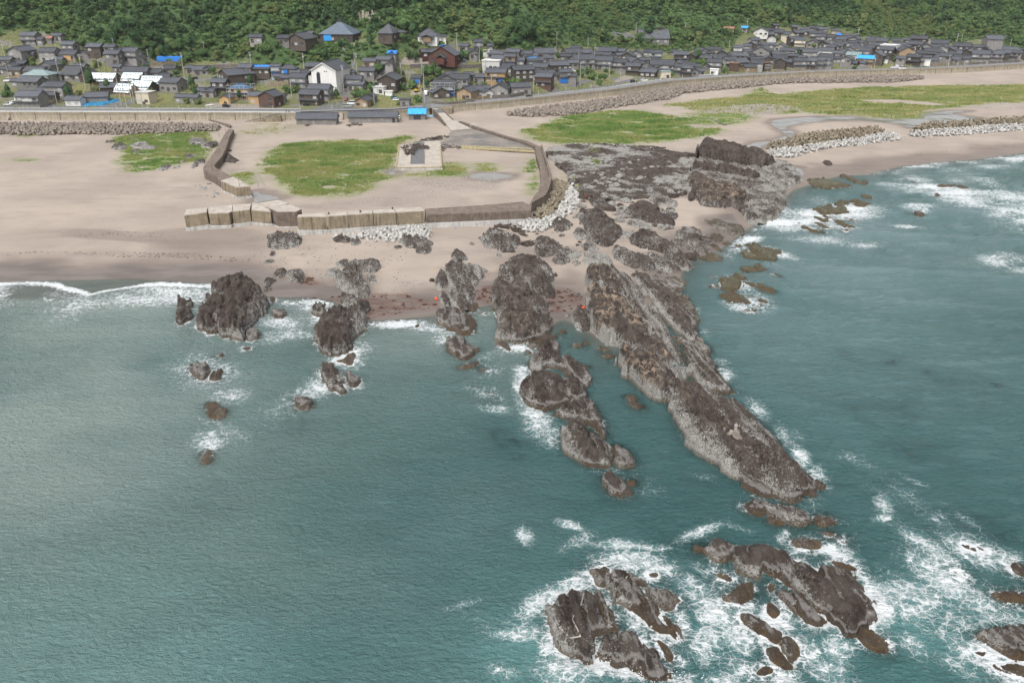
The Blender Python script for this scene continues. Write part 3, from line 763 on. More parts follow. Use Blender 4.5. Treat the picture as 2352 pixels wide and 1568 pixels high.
rocks('c1',g,[([(610,470),(700,375),(790,365),(910,390),(960,440),(1010,490),(1050,560),(1040,700),(990,740),(940,800),(900,860),(840,945),(780,935),(660,890),(640,740),(720,650),(700,560),(600,510)],5.5,dict(label='largest brown humped rock beside the left beach with tiny pools on top',pale=.38)),([(600,545),(690,560),(715,640),(660,720),(560,800),(500,870),(430,830),(460,760),(500,640),(545,530)],4.0,dict(label='dark brown fin of rock leaning on the left side of the largest humped rock',pale=.22)),([(600,770),(650,740),(645,830),(620,885),(500,885),(540,800)],3.0,dict(label='small brown wedge at the foot of the humped rock with water running off it',pale=.25)),([(275,560),(310,575),(350,565),(380,610),(350,690),(365,760),(300,805),(265,770),(290,690),(265,640)],2.8,dict(label='slim twin-topped dark stack standing alone left of the humped rock',pale=.2)),([(900,850),(960,840),(1010,880),(1000,930),(930,950),(890,920)],1.5),([(1135,670),(1180,655),(1250,680),(1230,735),(1180,748),(1140,715)],1.4),([(1115,550),(1150,550),(1155,600),(1120,600)],.8),([(1540,600),(1600,590),(1605,640),(1635,690),(1610,735),(1500,735),(1490,660)],2.3,dict(label='dark rounded stump of rock in the surf of the small cove')),([(1790,530),(1850,525),(1890,590),(2005,635),(1985,720),(1990,800),(1960,860),(1830,930),(1820,1040),(1760,1100),(1690,1090),(1600,1050),(1560,980),(1500,975),(1530,900),(1560,790),(1680,740),(1700,660),(1780,650)],5.0,dict(label='tall barnacled rock with a pointed shoreward end beside the red weed bank',pale=.42)),([(1690,1130),(1750,1110),(1850,1060),(1910,1060),(1860,1130),(1850,1185),(1780,1160)],.8,dict(foam=1.0)),([(1575,1180),(1660,1170),(1745,1220),(1730,1260),(1800,1390),(1770,1440),(1700,1420),(1640,1350),(1580,1280)],2.4,dict(label='long brown boulder in foam seaward of the tall pointed rock')),([(1820,1245),(1880,1250),(1930,1310),(1900,1375),(1850,1370),(1830,1310)],1.5),([(345,1200),(460,1140),(535,1160),(545,1240),(500,1300),(440,1295),(370,1250)],1.8,dict(label='wide low brown rock ringed by foam, left half of a pair')),([(545,1290),(600,1220),(660,1210),(650,1290),(600,1325),(540,1315)],1.0,dict(label='small brown rock ringed by foam, right half of a pair')),([(850,1010),(910,1005),(920,1030),(870,1035)],.4),([(615,1075),(655,1070),(655,1100),(625,1105)],.4),([(1330,1470),(1420,1455),(1500,1500),(1480,1580),(1340,1590)],1.3,dict(label='lone brown rock farthest out below the long boulder')),([(500,1530),(560,1500),(640,1560),(720,1580),(640,1680),(560,1640)],.35,dict(foam=.35)),([(500,1960),(560,1940),(580,2050),(500,2090),(460,2020)],.2,dict(foam=.5)),],foam=.7,pale=.3,flat=.35,slab=.35)
g='rocks scattered on the sand below the breakwater'
rocks('c1',g,[([(1110,-30),(1230,-55),(1320,-20),(1410,20),(1380,70),(1200,105),(1120,90)],3.0,dict(label='dark barnacled boulder at the broken corner of the breakwater')),([(1100,130),(1155,125),(1160,165),(1110,165)],.8),([(1030,215),(1090,195),(1145,205),(1130,235),(1040,235)],.6),([(1135,350),(1180,290),(1250,290),(1250,350),(1180,370)],1.2),([(1260,330),(1310,280),(1390,295),(1410,350),(1390,415),(1300,405)],1.8),([(1045,390),(1100,360),(1175,390),(1110,440),(1110,490),(1060,495)],1.2),([(1710,250),(1730,215),(1840,205),(1800,260),(1740,275)],1.0),([(1605,370),(1640,280),(1760,300),(1730,360)],1.4,dict(pale=1.0,label='white angular boulder on the sand beside the forked grey rock')),([(1860,230),(1990,195),(2110,260),(2090,300),(2040,330),(1950,300),(1890,330),(1960,400),(2010,500),(1990,550),(1850,500),(1750,470),(1700,400),(1770,330),(1790,270)],2.4,dict(pale=.55,label='forked grey rock spread over the sand above the cove')),([(2000,330),(2080,360),(2085,425),(2000,410)],.8),],pale=.5)
rocks('c2',g,[([(260,0),(340,-30),(530,30),(520,90),(330,100),(265,60)],1.9),([(370,110),(450,75),(545,90),(490,150),(390,140)],1.0),([(180,90),(210,65),(265,85),(200,110)],.8),([(700,180),(760,95),(850,150),(850,210),(720,215)],2.4,dict(label='pyramid of grey rock on the sand with a blue crate behind')),([(1100,150),(1150,140),(1160,170),(1110,175)],.6,dict(pale=1.0)),([(1120,120),(1180,95),(1210,120),(1150,135)],.6,dict(pale=1.0)),([(505,380),(540,380),(545,405),(510,408)],.7,dict(pale=.1)),],pale=.5)
rocks('b2',g,[([(1450,1260),(1560,1225),(1640,1260),(1560,1310),(1480,1295)],1.2,dict(pale=.4)),([(1620,1290),(1700,1260),(1690,1330),(1620,1340)],.8,dict(pale=.6))])
g='grey and brown fins at the heads of the coves'
rocks('c2',g,[([(660,235),(760,220),(960,240),(1010,300),(990,370),(920,450),(900,540),(860,650),(780,650),(690,600),(680,420),(650,300)],2.0,dict(pale=.85,label='pale grey ridge of rock running down the sand between the two coves')),([(600,300),(650,300),(695,350),(650,470),(580,470),(555,430)],1.6,dict(pale=.5)),([(600,500),(650,500),(690,600),(660,640),(600,590)],1.3,dict(pale=.8)),([(600,640),(690,640),(850,700),(930,760),(910,870),(850,905),(760,870),(640,840),(600,790),(575,740)],1.5,dict(pale=.15,label='wet brown ledge at the seaward end of the pale ridge')),([(850,610),(940,590),(955,660),(900,690),(850,670)],.8,dict(pale=.25)),([(570,720),(620,720),(625,760),(580,760)],.6),([(660,920),(740,895),(800,900),(810,960),(900,980),(945,1020),(920,1060),(860,1110),(790,1120),(720,1080),(660,1040)],2.0,dict(pale=.18,label='knobbly brown rock islet just off the wet ledge')),([(765,1180),(850,1150),(930,1120),(960,1160),(900,1195),(800,1210)],1.0,dict(foam=1.0)),([(950,1180),(1010,1200),(1040,1230),(980,1235)],.4,dict(foam=1.0)),([(365,810),(400,795),(415,815),(380,830)],.4),([(960,690),(1030,690),(1020,710),(970,705)],.4),([(1225,190),(1280,145),(1420,160),(1580,190),(1640,300),(1640,430),(1600,560),(1480,500),(1420,390),(1280,380),(1170,370),(1170,300),(1200,240)],3.6,dict(pale=.4,label='brown-capped upper half of the big middle fin of rock')),([(1160,400),(1400,395),(1500,500),(1600,560),(1590,760),(1560,880),(1500,930),(1390,970),(1280,960),(1180,940),(1120,940),(1150,800),(1105,700),(1120,440)],5.0,dict(pale=.36,tan=.35,label='cracked lower half of the big middle fin reaching the surf')),([(1115,960),(1200,960),(1260,1040),(1200,1010),(1120,985)],.7,dict(foam=1.1)),([(1410,970),(1480,930),(1560,890),(1690,900),(1600,930),(1500,990),(1430,1010)],1.2),([(1390,1030),(1440,1040),(1440,1080),(1400,1070)],.8,dict(foam=1.1)),([(1790,730),(1840,640),(1960,650),(1980,800),(1930,860),(1840,820)],1.5,dict(pale=.4,label='brown rock under the orange float beside the long ridge')),([(1740,690),(1790,690),(1790,730),(1750,730)],.7),([(1680,860),(1740,840),(1760,870),(1720,885)],.8,dict(foam=0)),([(1810,980),(1880,960),(1915,1000),(1830,1015)],.8,dict(foam=0)),([(1910,945),(1940,940),(1970,980),(1930,990)],.6,dict(foam=0)),([(1600,590),(1650,590),(1640,620),(1600,620)],.5),([(1820,510),(1880,505),(1880,540),(1820,545)],.6),([(1035,1425),(1070,1420),(1075,1445),(1045,1448)],.4,dict(foam=.5)),],pale=.3,foam=.5,slab=.6)
g='second finger of rock reaching out to sea'
rocks('c4',g,[([(245,60),(300,25),(370,20),(375,110),(470,130),(500,170),(590,220),(600,310),(560,330),(480,250),(380,200),(300,220),(230,240),(200,220),(190,150),(240,100)],4.0,dict(pale=.55,label='pale barnacled landward end of the second finger of rock')),([(200,230),(300,225),(390,205),(500,270),(560,340),(590,390),(500,440),(390,450),(300,480),(190,430),(150,380),(170,310)],5.0,dict(pale=.22,label='dark rounded hump in the middle of the second finger of rock')),([(400,455),(500,430),(590,390),(640,450),(690,540),(720,660),(690,680),(600,590),(520,550),(455,555),(370,510)],3.4,dict(pale=.2,label='narrow dark saddle of rock behind the speckled seaward hump')),([(455,558),(560,560),(640,640),(730,690),(770,760),(750,870),(640,870),(540,840),(430,720),(430,610)],4.2,dict(pale=.5,label='speckled hump at the seaward end of the second finger of rock')),([(760,710),(800,700),(860,760),(910,860),(850,880),(765,860),(775,770)],1.8,dict(pale=.35,label='low brown shoulder on the right of the speckled seaward hump')),([(700,910),(760,895),(810,930),(880,1040),(860,1070),(760,1065),(705,1000)],2.4,dict(pale=.42,label='round speckled islet off the tip of the second finger of rock')),([(840,950),(900,945),(915,990),(870,1000)],.6,dict(label='little brown rock touching the round speckled islet')),([(525,170),(570,185),(620,198),(570,203)],.4,dict(foam=0)),([(650,60),(740,65),(740,90),(660,85)],1.0,dict(foam=0,pale=.8,label='white ledge block at the foot of the long ridge, upper of two')),([(665,100),(760,95),(770,130),(700,145)],1.2,dict(foam=0,pale=.6,label='ochre ledge block at the foot of the long ridge, lower of two')),([(845,390),(900,385),(920,420),(870,435)],.8,dict(foam=0)),([(870,440),(940,440),(970,470),(920,480)],.8,dict(foam=0)),],pale=.3,foam=.35,slab=.7)
g='long flat-topped ridge running out to sea'
rocks('v',g,[([(1348,640),(1365,615),(1400,607),(1430,618),(1450,640),(1470,665),(1490,700),(1440,690),(1395,668),(1358,668)],5.0,dict(tan=.6,label='brown landward cap of the long ridge beside the sand',flat=.8)),([(1362,668),(1395,668),(1445,692),(1500,690),(1515,720),(1560,790),(1590,820),(1560,840),(1490,815),(1425,795),(1385,785),(1362,745),(1352,700)],6.5,dict(tan=1.0,flat=.9,label='broad flat brown table of the long ridge with tan patches and a round hole')),([(1420,800),(1490,815),(1555,845),(1590,835),(1585,865),(1550,895),(1532,925),(1500,912),(1460,888),(1432,850)],5.6,dict(tan=.7,flat=.8,pale=.42,label='lower brown table of the long ridge with a whitish cliff')),([(1455,640),(1485,625),(1530,650),(1570,680),(1592,720),(1602,770),(1590,790),(1560,770),(1515,715),(1490,690)],2.6,dict(pale=.5,label='pale broken flank of the long ridge facing the open sea')),([(1560,775),(1600,775),(1628,815),(1655,860),(1690,905),(1640,905),(1590,880),(1585,830)],3.4,dict(pale=.38,label='grey ribbed flank of the long ridge below the tan table')),([(1548,880),(1590,872),(1640,890),(1690,910),(1760,968),(1800,1030),(1765,1042),(1690,1000),(1625,975),(1600,975),(1575,1000),(1552,960),(1537,925)],5.0,dict(pale=.35,label='dark ribbed back of the long ridge behind the marker post')),([(1592,960),(1612,938),(1680,962),(1765,1015),(1840,1062),(1885,1110),(1865,1130),(1815,1145),(1760,1120),(1700,1095),(1650,1070),(1605,1042),(1572,1005)],6.0,dict(pale=.36,label='great whale-backed seaward end of the long ridge carrying the marker post')),],pale=.3,foam=.35,tan=.2,slab=1.0)
rocks('c4',g,[([(1640,960),(1750,940),(1810,1000),(1900,1040),(1990,1080),(1950,1110),(1860,1070),(1740,1070),(1650,1000)],1.4,dict(pale=.15,label='brown weedy toe along the foot of the whale-backed ridge')),([(1620,1110),(1740,1080),(1820,1110),(1790,1180),(1720,1195),(1650,1160)],1.7,dict(pale=.2,label='brown lump of rock between the ridge toe and the white-speckled slab')),([(1790,1140),(1850,1100),(1960,1120),(2050,1210),(2060,1260),(1990,1270),(1880,1240),(1800,1190)],2.2,dict(pale=.55,label='white-speckled slab of rock off the ridge tip')),([(1780,1215),(1850,1200),(1930,1250),(1850,1260)],.6),([(2100,1200),(2170,1170),(2250,1220),(2220,1265),(2130,1265)],1.5,dict(label='rounded speckled boulder in foam right of the white-speckled slab',foam=1.0)),([(2165,1310),(2210,1295),(2255,1330),(2200,1345)],.7,dict(foam=1.0)),([(2255,1320),(2320,1340),(2320,1380),(2270,1370)],.6,dict(foam=1.0)),([(1960,1350),(2050,1335),(2150,1360),(2150,1410),(2050,1430),(1970,1390)],1.0,dict(foam=1.0,pale=.5)),],pale=.3,foam=.5)
rocks('c3',g,[([(110,300),(170,262),(250,258),(240,300),(150,330)],2.0,dict(pale=.5)),([(540,460),(650,440),(740,490),(730,540),(620,530)],1.5,dict(pale=.85)),([(750,470),(850,460),(950,520),(1050,570),(1090,630),(1100,700),(1130,790),(1060,760),(900,650),(780,640)],1.5,dict(pale=.25,olive=.5,label='ochre shelf stepping down from the ridge into the open sea')),([(880,900),(960,880),(1080,900),(1180,960),(1260,1050),(1180,1080),(1060,1000),(960,980)],1.2,dict(pale=.3,olive=.3)),([(1150,1080),(1230,1090),(1310,1200),(1280,1240),(1180,1170)],1.0,dict(pale=.3)),([(690,420),(780,380),(820,430),(760,450)],1.2),([(510,340),(600,320),(630,360),(530,370)],.8),([(820,390),(880,370),(990,430),(1000,480),(900,490),(830,440)],1.5,dict(pale=.55)),([(880,350),(960,360),(1020,410),(1020,440),(900,390)],1.1,dict(olive=.4)),([(650,170),(720,130),(820,190),(900,270),(890,320),(800,310),(700,260)],2.0,dict(pale=.75,label='smooth white-backed rock on the seaward side above the ridge')),([(800,160),(900,160),(980,180),(1080,270),(1050,300),(960,290),(860,220)],2.0,dict(pale=.6,label='white-topped rock lying along the sea edge above the ochre shelf')),],pale=.4,foam=.3)
g='foam-washed rocks nearest the camera'
rocks('c5',g,[([(445,900),(540,860),(600,740),(740,670),(860,700),(950,790),(1040,900),(1055,980),(1100,1055),(1060,1110),(960,1120),(880,1180),(860,1250),(850,1350),(700,1310),(600,1290),(510,1190),(460,1060),(470,960)],5.2,dict(label='big dome of brown rock strewn with white shells and a grey rope',pale=.28)),([(1090,1070),(1180,1050),(1300,1150),(1380,1250),(1430,1320),(1500,1390),(1560,1450),(1500,1510),(1370,1540),(1300,1500),(1200,1420),(1190,1370),(1090,1430),(1000,1380),(860,1340),(870,1230),(960,1130)],3.6,dict(label='low dark rock awash with white surf in front of the shell-strewn dome',pale=.12,foam=1.2)),([(1020,580),(1060,540),(1150,530),(1290,620),(1280,640),(1220,640),(1280,740),(1380,800),(1450,880),(1540,960),(1620,1030),(1650,1110),(1640,1170),(1560,1120),(1490,1110),(1400,1060),(1300,980),(1180,900),(1050,800)],3.4,dict(label='long dark fin of rock across a foam channel from the shell-strewn dome',pale=.15)),([(1340,690),(1420,685),(1540,710),(1640,770),(1640,830),(1560,890),(1490,880),(1420,840),(1370,780)],1.8,dict(label='low wet slab hard against the right of the long dark fin')),([(840,520),(880,490),(960,480),(990,540),(950,600),(990,650),(960,690),(900,680),(870,620)],1.5,dict(label='small lichened rock behind the shell-strewn dome')),([(1350,560),(1440,560),(1450,590),(1370,600)],.3),([(1430,1150),(1480,1160),(1560,1260),(1600,1370),(1540,1370),(1480,1290),(1440,1190)],.5,dict(pale=0,label='rust-brown weed-covered rock awash beside the dark fin')),([(1930,280),(2020,245),(2080,270),(2200,340),(2150,380),(2080,430),(2000,450),(1930,440)],2.4,dict(label='fluted brown knob at the left end of the split reef')),([(1780,310),(1890,300),(1900,370),(1800,370)],.15,dict(foam=.3)),([(2070,790),(2150,700),(2250,620),(2330,640),(2340,720),(2290,800),(2180,830)],1.1,dict(foam=1.0)),([(1990,560),(2080,560),(2130,620),(2060,640)],.25,dict(foam=1.1)),([(500,850),(550,830),(545,870),(490,890)],.8,dict(pale=0)),([(1560,300),(1650,300),(1660,350),(1580,360)],.1,dict(foam=.1,sink=.5)),],foam=.9,pale=.2,slab=.85)
rocks('c6',g,[([(-312,370),(-200,345),(-100,290),(0,290),(150,350),(330,440),(260,560),(200,620),(190,680),(100,600),(0,520),(-50,480),(-110,610),(-200,600),(-270,500)],3.8,dict(label='upper left half of the big split reef with cracked brown top')),([(330,440),(450,455),(560,470),(730,530),(850,650),(900,740),(960,820),(900,900),(880,990),(760,1100),(740,1125),(650,1040),(570,990),(530,900),(430,850),(300,750),(200,690),(200,620),(270,560)],4.4,dict(label='lower right half of the big split reef tapering into surf')),([(65,740),(220,710),(300,730),(430,870),(520,930),(570,990),(500,1040),(420,1040),(300,940),(180,860)],2.0,dict(label='reddish ledge along the near side of the big split reef')),([(820,1080),(970,1080),(1080,1170),(1130,1230),(1080,1300),(1000,1260),(850,1190)],.9,dict(label='tawny weedy rock half awash off the reef tip')),([(115,1190),(180,1110),(240,1150),(290,1250),(240,1370),(170,1330),(110,1240)],2.0,dict(label='steep round stack in the foam below the split reef')),([(-240,920),(-170,930),(0,1030),(130,1110),(110,1220),(0,1170),(-120,1100),(-230,1010)],1.6,dict(label='slanting pale-edged slab below the split reef')),([(0,1230),(60,1240),(220,1390),(180,1430),(60,1400),(0,1370)],1.3,dict(label='wet brown ledge in front of the steep round stack')),([(2200,480),(2270,435),(2340,480),(2420,600),(2350,590),(2260,560)],2.0,dict(label='domed brown rock cut by the right picture edge, uppermost')),([(2050,740),(2150,700),(2400,710),(2400,830),(2200,830),(2080,790)],1.3,dict(label='flat dark rock at the right picture edge, middle of three')),([(1890,1140),(1960,1080),(2150,1040),(2420,1020),(2480,1200),(2420,1380),(2250,1340),(2100,1290),(1980,1210)],2.8,dict(label='broad brown rock at the right picture edge, lowest and largest')),([(1930,1280),(1990,1270),(2015,1310),(1960,1320)],.4),([(1700,540),(1750,530),(1830,590),(1780,600)],.2),([(2060,1400),(2250,1380),(2400,1420),(2400,1500),(2200,1490)],.3),([(1780,290),(1900,310),(2050,350),(1950,370),(1850,340)],.1),([(580,460),(650,440),(760,500),(830,540),(760,550),(680,520)],.7),([(0,820),(60,850),(100,930),(60,980),(0,950)],.6),([(0,660),(50,660),(50,720),(0,730)],.5),([(-120,1490),(-30,1420),(60,1440),(0,1500)],.5),],foam=.95,pale=.15,slab=.85)
g='olive reefs in the bay on the right'
rocks('c3',g,[([(1540,140),(1590,120),(1640,55),(1720,85),(1840,100),(1900,130),(1850,150),(1830,210),(1700,210),(1580,180)],1.2,dict(label='jagged olive reef nearest the dark headland point')),([(1515,260),(1600,255),(1680,290),(1660,315),(1560,320)],1.0),([(1650,260),(1690,245),(1760,290),(1740,310),(1680,300)],.9),([(1780,320),(1850,335),(1900,365),(1820,350)],.3),([(1330,390),(1370,350),(1430,355),(1530,410),(1510,470),(1460,500),(1390,500),(1340,470)],1.4,dict(label='hump-shaped olive reef in the bay beside the long ridge')),([(1435,345),(1480,325),(1570,370),(1550,390),(1480,385)],1.0),([(1230,440),(1320,430),(1340,455),(1260,465)],.5),([(1330,520),(1420,500),(1500,510),(1620,600),(1560,610),(1420,590)],.8),([(1560,400),(1640,420),(1760,450),(1850,500),(1780,510),(1680,470),(1590,440)],.8),([(1540,660),(1600,640),(1680,660),(1620,695),(1560,690)],.6),([(1590,530),(1660,545),(1640,555),(1600,550)],.3),([(1680,560),(1760,590),(1740,610),(1690,590)],.4),([(1630,610),(1710,620),(1700,640),(1640,635)],.4),([(1240,350),(1290,360),(1270,378)],.3),],olive=1.0,pale=.1,foam=.45)
rocks('b5',g,[([(380,990),(400,935),(480,950),(560,960),(640,1000),(660,1040),(560,1040),(540,1050),(420,1030)],1.2,dict(label='knotted olive reef where the small stream meets the sea')),([(590,970),(680,980),(760,1020),(720,1035),(650,1010)],.8),([(650,910),(740,920),(810,970),(910,960),(900,1010),(820,1000),(720,950)],.8),([(445,1250),(540,1180),(580,1190),(600,1220),(700,1210),(720,1260),(600,1280),(480,1280)],1.3),([(620,1180),(690,1145),(740,1170),(690,1210),(640,1205)],1.2),([(730,1150),(800,1140),(840,1160),(760,1180)],.8),([(780,1190),(860,1160),(930,1180),(860,1220)],.8),([(865,1105),(910,1095),(955,1130),(910,1145)],.9),([(510,1290),(600,1310),(700,1370),(820,1410),(700,1380),(560,1320)],.5,dict(foam=1.0)),([(400,1300),(480,1310),(560,1350),(480,1345)],.4,dict(foam=1.0)),([(310,1400),(400,1390),(550,1450),(500,1460),(360,1425)],.6,dict(foam=1.0)),([(400,1355),(460,1350),(580,1410),(520,1415)],.5,dict(foam=1.0)),([(640,1370),(720,1390),(700,1400)],.4,dict(foam=1.0)),([(640,1410),(700,1420),(770,1440),(700,1445)],.4),([(700,1300),(780,1330),(840,1355),(760,1350)],.4,dict(foam=1.0)),([(255,1350),(300,1360),(280,1370)],.3,dict(foam=1.0)),([(1520,1020),(1600,1000),(1700,1000),(1710,1025),(1600,1035)],.7,dict(olive=.2)),([(1720,1020),(1780,1020),(1860,1045),(1760,1045)],.5,dict(olive=.2)),([(1245,955),(1290,950),(1295,970)],.5,dict(olive=.2)),([(1310,980),(1350,975),(1360,990)],.4,dict(olive=.2)),([(1530,1090),(1570,1085),(1590,1110),(1545,1115)],.6,dict(olive=.2)),([(1335,1260),(1380,1240),(1430,1280),(1420,1300),(1350,1290)],1.0,dict(olive=.2,label='single grey rock breaking a wave far out in the bay')),],olive=1.0,pale=.1,foam=.45)
rock('b5',[(490,800),(530,775),(570,790),(600,825),(540,835)],1.1,pale=0,label='dark boulder alone on the right beach',group='lone boulders')
g='dark headland at the right of the rock platform'
rocks('b4',g,[([(1080,640),(1150,560),(1300,590),(1500,620),(1780,640),(1830,560),(1890,570),(1960,610),(2060,690),(2000,780),(1910,790),(1900,870),(1920,930),(1850,1040),(1760,1100),(1660,1130),(1610,1070),(1640,960),(1560,900),(1300,800),(1080,720)],2.8,dict(pale=.75,slab=.25,label='pale sloping base of the dark headland dipping into the sea',flat=.3)),([(1130,520),(1170,430),(1240,400),(1300,430),(1380,420),(1500,450),(1600,470),(1700,480),(1800,560),(1815,620),(1700,635),(1540,605),(1380,600),(1250,590),(1150,570)],11.0,dict(flat=.5,slab=.4,pale=-.3,label='black jagged crest of the headland with yellow lichen at one end')),([(1085,640),(1150,590),(1300,620),(1450,650),(1640,670),(1700,740),(1560,725),(1400,690),(1200,690),(1100,660)],8.0,dict(flat=.5,slab=.4,pale=-.3,label='dark brown middle band of rock in front of the black crest')),([(1040,760),(1100,700),(1160,710),(1250,760),(1400,770),(1540,830),(1560,870),(1530,940),(1450,970),(1300,985),(1140,960),(1110,900),(1090,830)],5.6,dict(slab=.2,pale=.05,tan=.8,flat=.8,label='brown flat-topped block with white skirt in front of the headland')),([(1030,850),(1080,830),(1100,920),(1050,930)],2.6,dict(pale=0,label='dark splinter split from the left of the flat-topped block')),([(1565,830),(1600,795),(1640,810),(1650,850),(1580,880)],4.5,dict(pale=-.3,label='black knob standing right of the flat-topped block')),([(1440,990),(1500,950),(1560,960),(1640,1020),(1760,1060),(1700,1100),(1650,1130),(1600,1070)],2.2,dict(pale=.35)),],pale=.2,foam=.5,slab=.5)
g='broken rocks of the shore platform'
rocks('v',g,[([(1255,345),(1330,332),(1450,338),(1530,348),(1600,372),(1592,400),(1585,430),(1550,452),(1470,452),(1380,462),(1335,455),(1325,425),(1300,390),(1268,365)],1.6,dict(pale=.45,flat=.01,patch=1.3,label='wide low shelf of broken rock right of the curved harbour wall',name='rock_shelf',cat='rock shelf'))])
rocks('b4',g,[([(100,730),(130,660),(220,690),(300,740),(310,860),(240,880),(150,850)],1.8),([(340,640),(420,610),(530,650),(520,690),(400,700)],1.4,dict(pale=.05)),([(510,700),(600,650),(680,650),(740,740),(720,800),(640,790)],2.3,dict(pale=.05)),([(660,460),(800,440),(1030,490),(1120,500),(1000,540),(880,640),(720,600),(700,530)],1.9,dict(pale=0,label='broad dark slab left of the black headland crest')),([(480,590),(560,530),(680,540),(640,600)],1.2,dict(pale=0)),([(230,490),(300,460),(500,480),(520,500),(400,520)],1.1,dict(pale=0)),([(570,420),(700,425),(870,440),(700,450)],.8,dict(pale=0)),([(880,560),(960,530),(1120,540),(1090,640),(960,700),(900,650)],1.5,dict(pale=.9)),([(780,700),(880,660),(1000,720),(1040,800),(960,850),(860,800)],1.3,dict(pale=.85)),([(330,760),(450,720),(560,780),(600,830),(480,870),(380,840)],1.0,dict(pale=.9)),([(610,850),(720,820),(860,880),(940,970),(830,980),(700,930)],1.9,dict(pale=.7)),([(140,920),(200,870),(300,930),(410,990),(350,1030),(250,1010),(170,980)],1.8,dict(pale=.2)),([(440,1040),(520,960),(620,930),(740,980),(790,1040),(880,1100),(900,1150),(760,1150),(600,1110),(480,1080)],3.0,dict(pale=.2,label='steep dark dome of rock above the sandy inlet')),([(790,1030),(900,1000),(940,1040),(930,1090),(860,1100)],1.4,dict(pale=.8)),([(30,1020),(110,990),(220,1010),(330,1060),(430,1190),(420,1250),(340,1310),(280,1340),(150,1270),(100,1200),(50,1100)],2.9,dict(pale=.3,label='large brown-topped rock mass below the white tetrapods')),([(-20,1190),(80,1180),(170,1240),(120,1280),(0,1270)],1.8,dict(pale=.6)),([(80,1320),(130,1290),(220,1370),(120,1370)],1.4,dict(pale=.6)),([(340,1230),(480,1200),(560,1200),(580,1230),(420,1280)],1.1,dict(pale=.9)),([(470,1120),(560,1090),(700,1130),(740,1170),(640,1180),(520,1160)],.9,dict(pale=.9)),([(500,1290),(560,1210),(680,1200),(760,1270),(880,1290),(1000,1380),(1120,1420),(1080,1440),(900,1420),(760,1380),(640,1370),(540,1330)],2.8,dict(pale=.3,label='long brown rock stretched towards the sea under the sandy inlet')),([(900,1250),(980,1180),(1080,1150),(1170,1190),(1160,1230),(1250,1290),(1100,1290),(980,1280)],1.9,dict(pale=.45)),([(1170,1090),(1260,1120),(1400,1110),(1470,1130),(1560,1190),(1520,1240),(1400,1230),(1300,1180),(1200,1130)],1.7,dict(olive=.4,label='ridged rock closing the wet sandy inlet on its sea side')),([(1200,1240),(1280,1210),(1380,1260),(1340,1290),(1240,1290)],1.4,dict(olive=.4)),([(870,1300),(1000,1280),(1240,1300),(1250,1360),(1170,1410),(1030,1360)],1.7,dict(pale=.5)),([(1230,1330),(1280,1310),(1360,1390),(1300,1390)],1.1,dict(olive=.3)),([(1340,1320),(1400,1290),(1435,1330),(1380,1335)],.8,dict(olive=.5)),([(1480,1340),(1520,1330),(1550,1350),(1500,1360)],.5,dict(olive=.7)),([(1150,1440),(1250,1400),(1350,1440),(1300,1480),(1180,1470)],.6,dict(olive=.7)),([(360,1370),(400,1340),(450,1350),(640,1420),(720,1480),(720,1560),(600,1560),(400,1500),(350,1440)],3.6,dict(pale=.38,label='brown-capped block just landward of the long ridge')),([(650,1480),(760,1440),(860,1480),(1000,1560),(900,1560),(760,1540)],1.6,dict(pale=.3)),([(880,1460),(960,1430),(1050,1500),(1090,1550),(960,1560)],1.6,dict(pale=.7)),],pale=.4,foam=.3)
rocks('b3',g,[([(970,1270),(1040,1190),(1170,1180),(1300,1260),(1310,1340),(1220,1390),(1130,1370),(1010,1360)],2.6,dict(pale=.5,label='big round grey rock on the sand below the brown crusted wall')),([(860,1320),(890,1305),(920,1325),(880,1335)],.5),([(1470,1330),(1500,1270),(1590,1260),(1700,1320),(1820,1390),(1700,1430),(1540,1440),(1480,1390)],2.2,dict(pale=.45,label='sprawling grey rock right of the driftwood heap')),([(1615,1460),(1660,1420),(1750,1420),(1780,1470),(1740,1510),(1640,1500)],1.7),([(1770,1420),(1850,1400),(1900,1440),(1830,1470)],.9,dict(pale=.95)),([(1890,1450),(1960,1370),(2060,1400),(2080,1500),(1980,1530)],1.4,dict(pale=.95)),([(2060,1430),(2130,1400),(2190,1460),(2180,1510),(2090,1510)],1.2,dict(pale=.8)),([(1810,1490),(1870,1470),(1880,1510),(1830,1525)],.8,dict(pale=.95)),([(1910,1350),(1930,1290),(1990,1300),(2050,1370),(2030,1380)],1.4),([(1690,1330),(1720,1325),(1720,1345)],.4,dict(pale=0)),([(1740,1345),(1780,1340),(1770,1365)],.4,dict(pale=0)),([(1840,1325),(1870,1330),(1855,1345)],.4,dict(pale=0)),([(1640,1120),(1700,1080),(1780,1100),(1820,1160),(1740,1210),(1660,1190)],1.8,dict(pale=.3)),([(2230,750),(2300,740),(2352,800),(2300,850),(2220,800)],1.2,dict(pale=.9)),([(1980,800),(2060,780),(2150,830),(2100,870),(2000,860)],1.2,dict(pale=.8)),],pale=.5,foam=.3)
g='rocks in the grass behind the left beach'
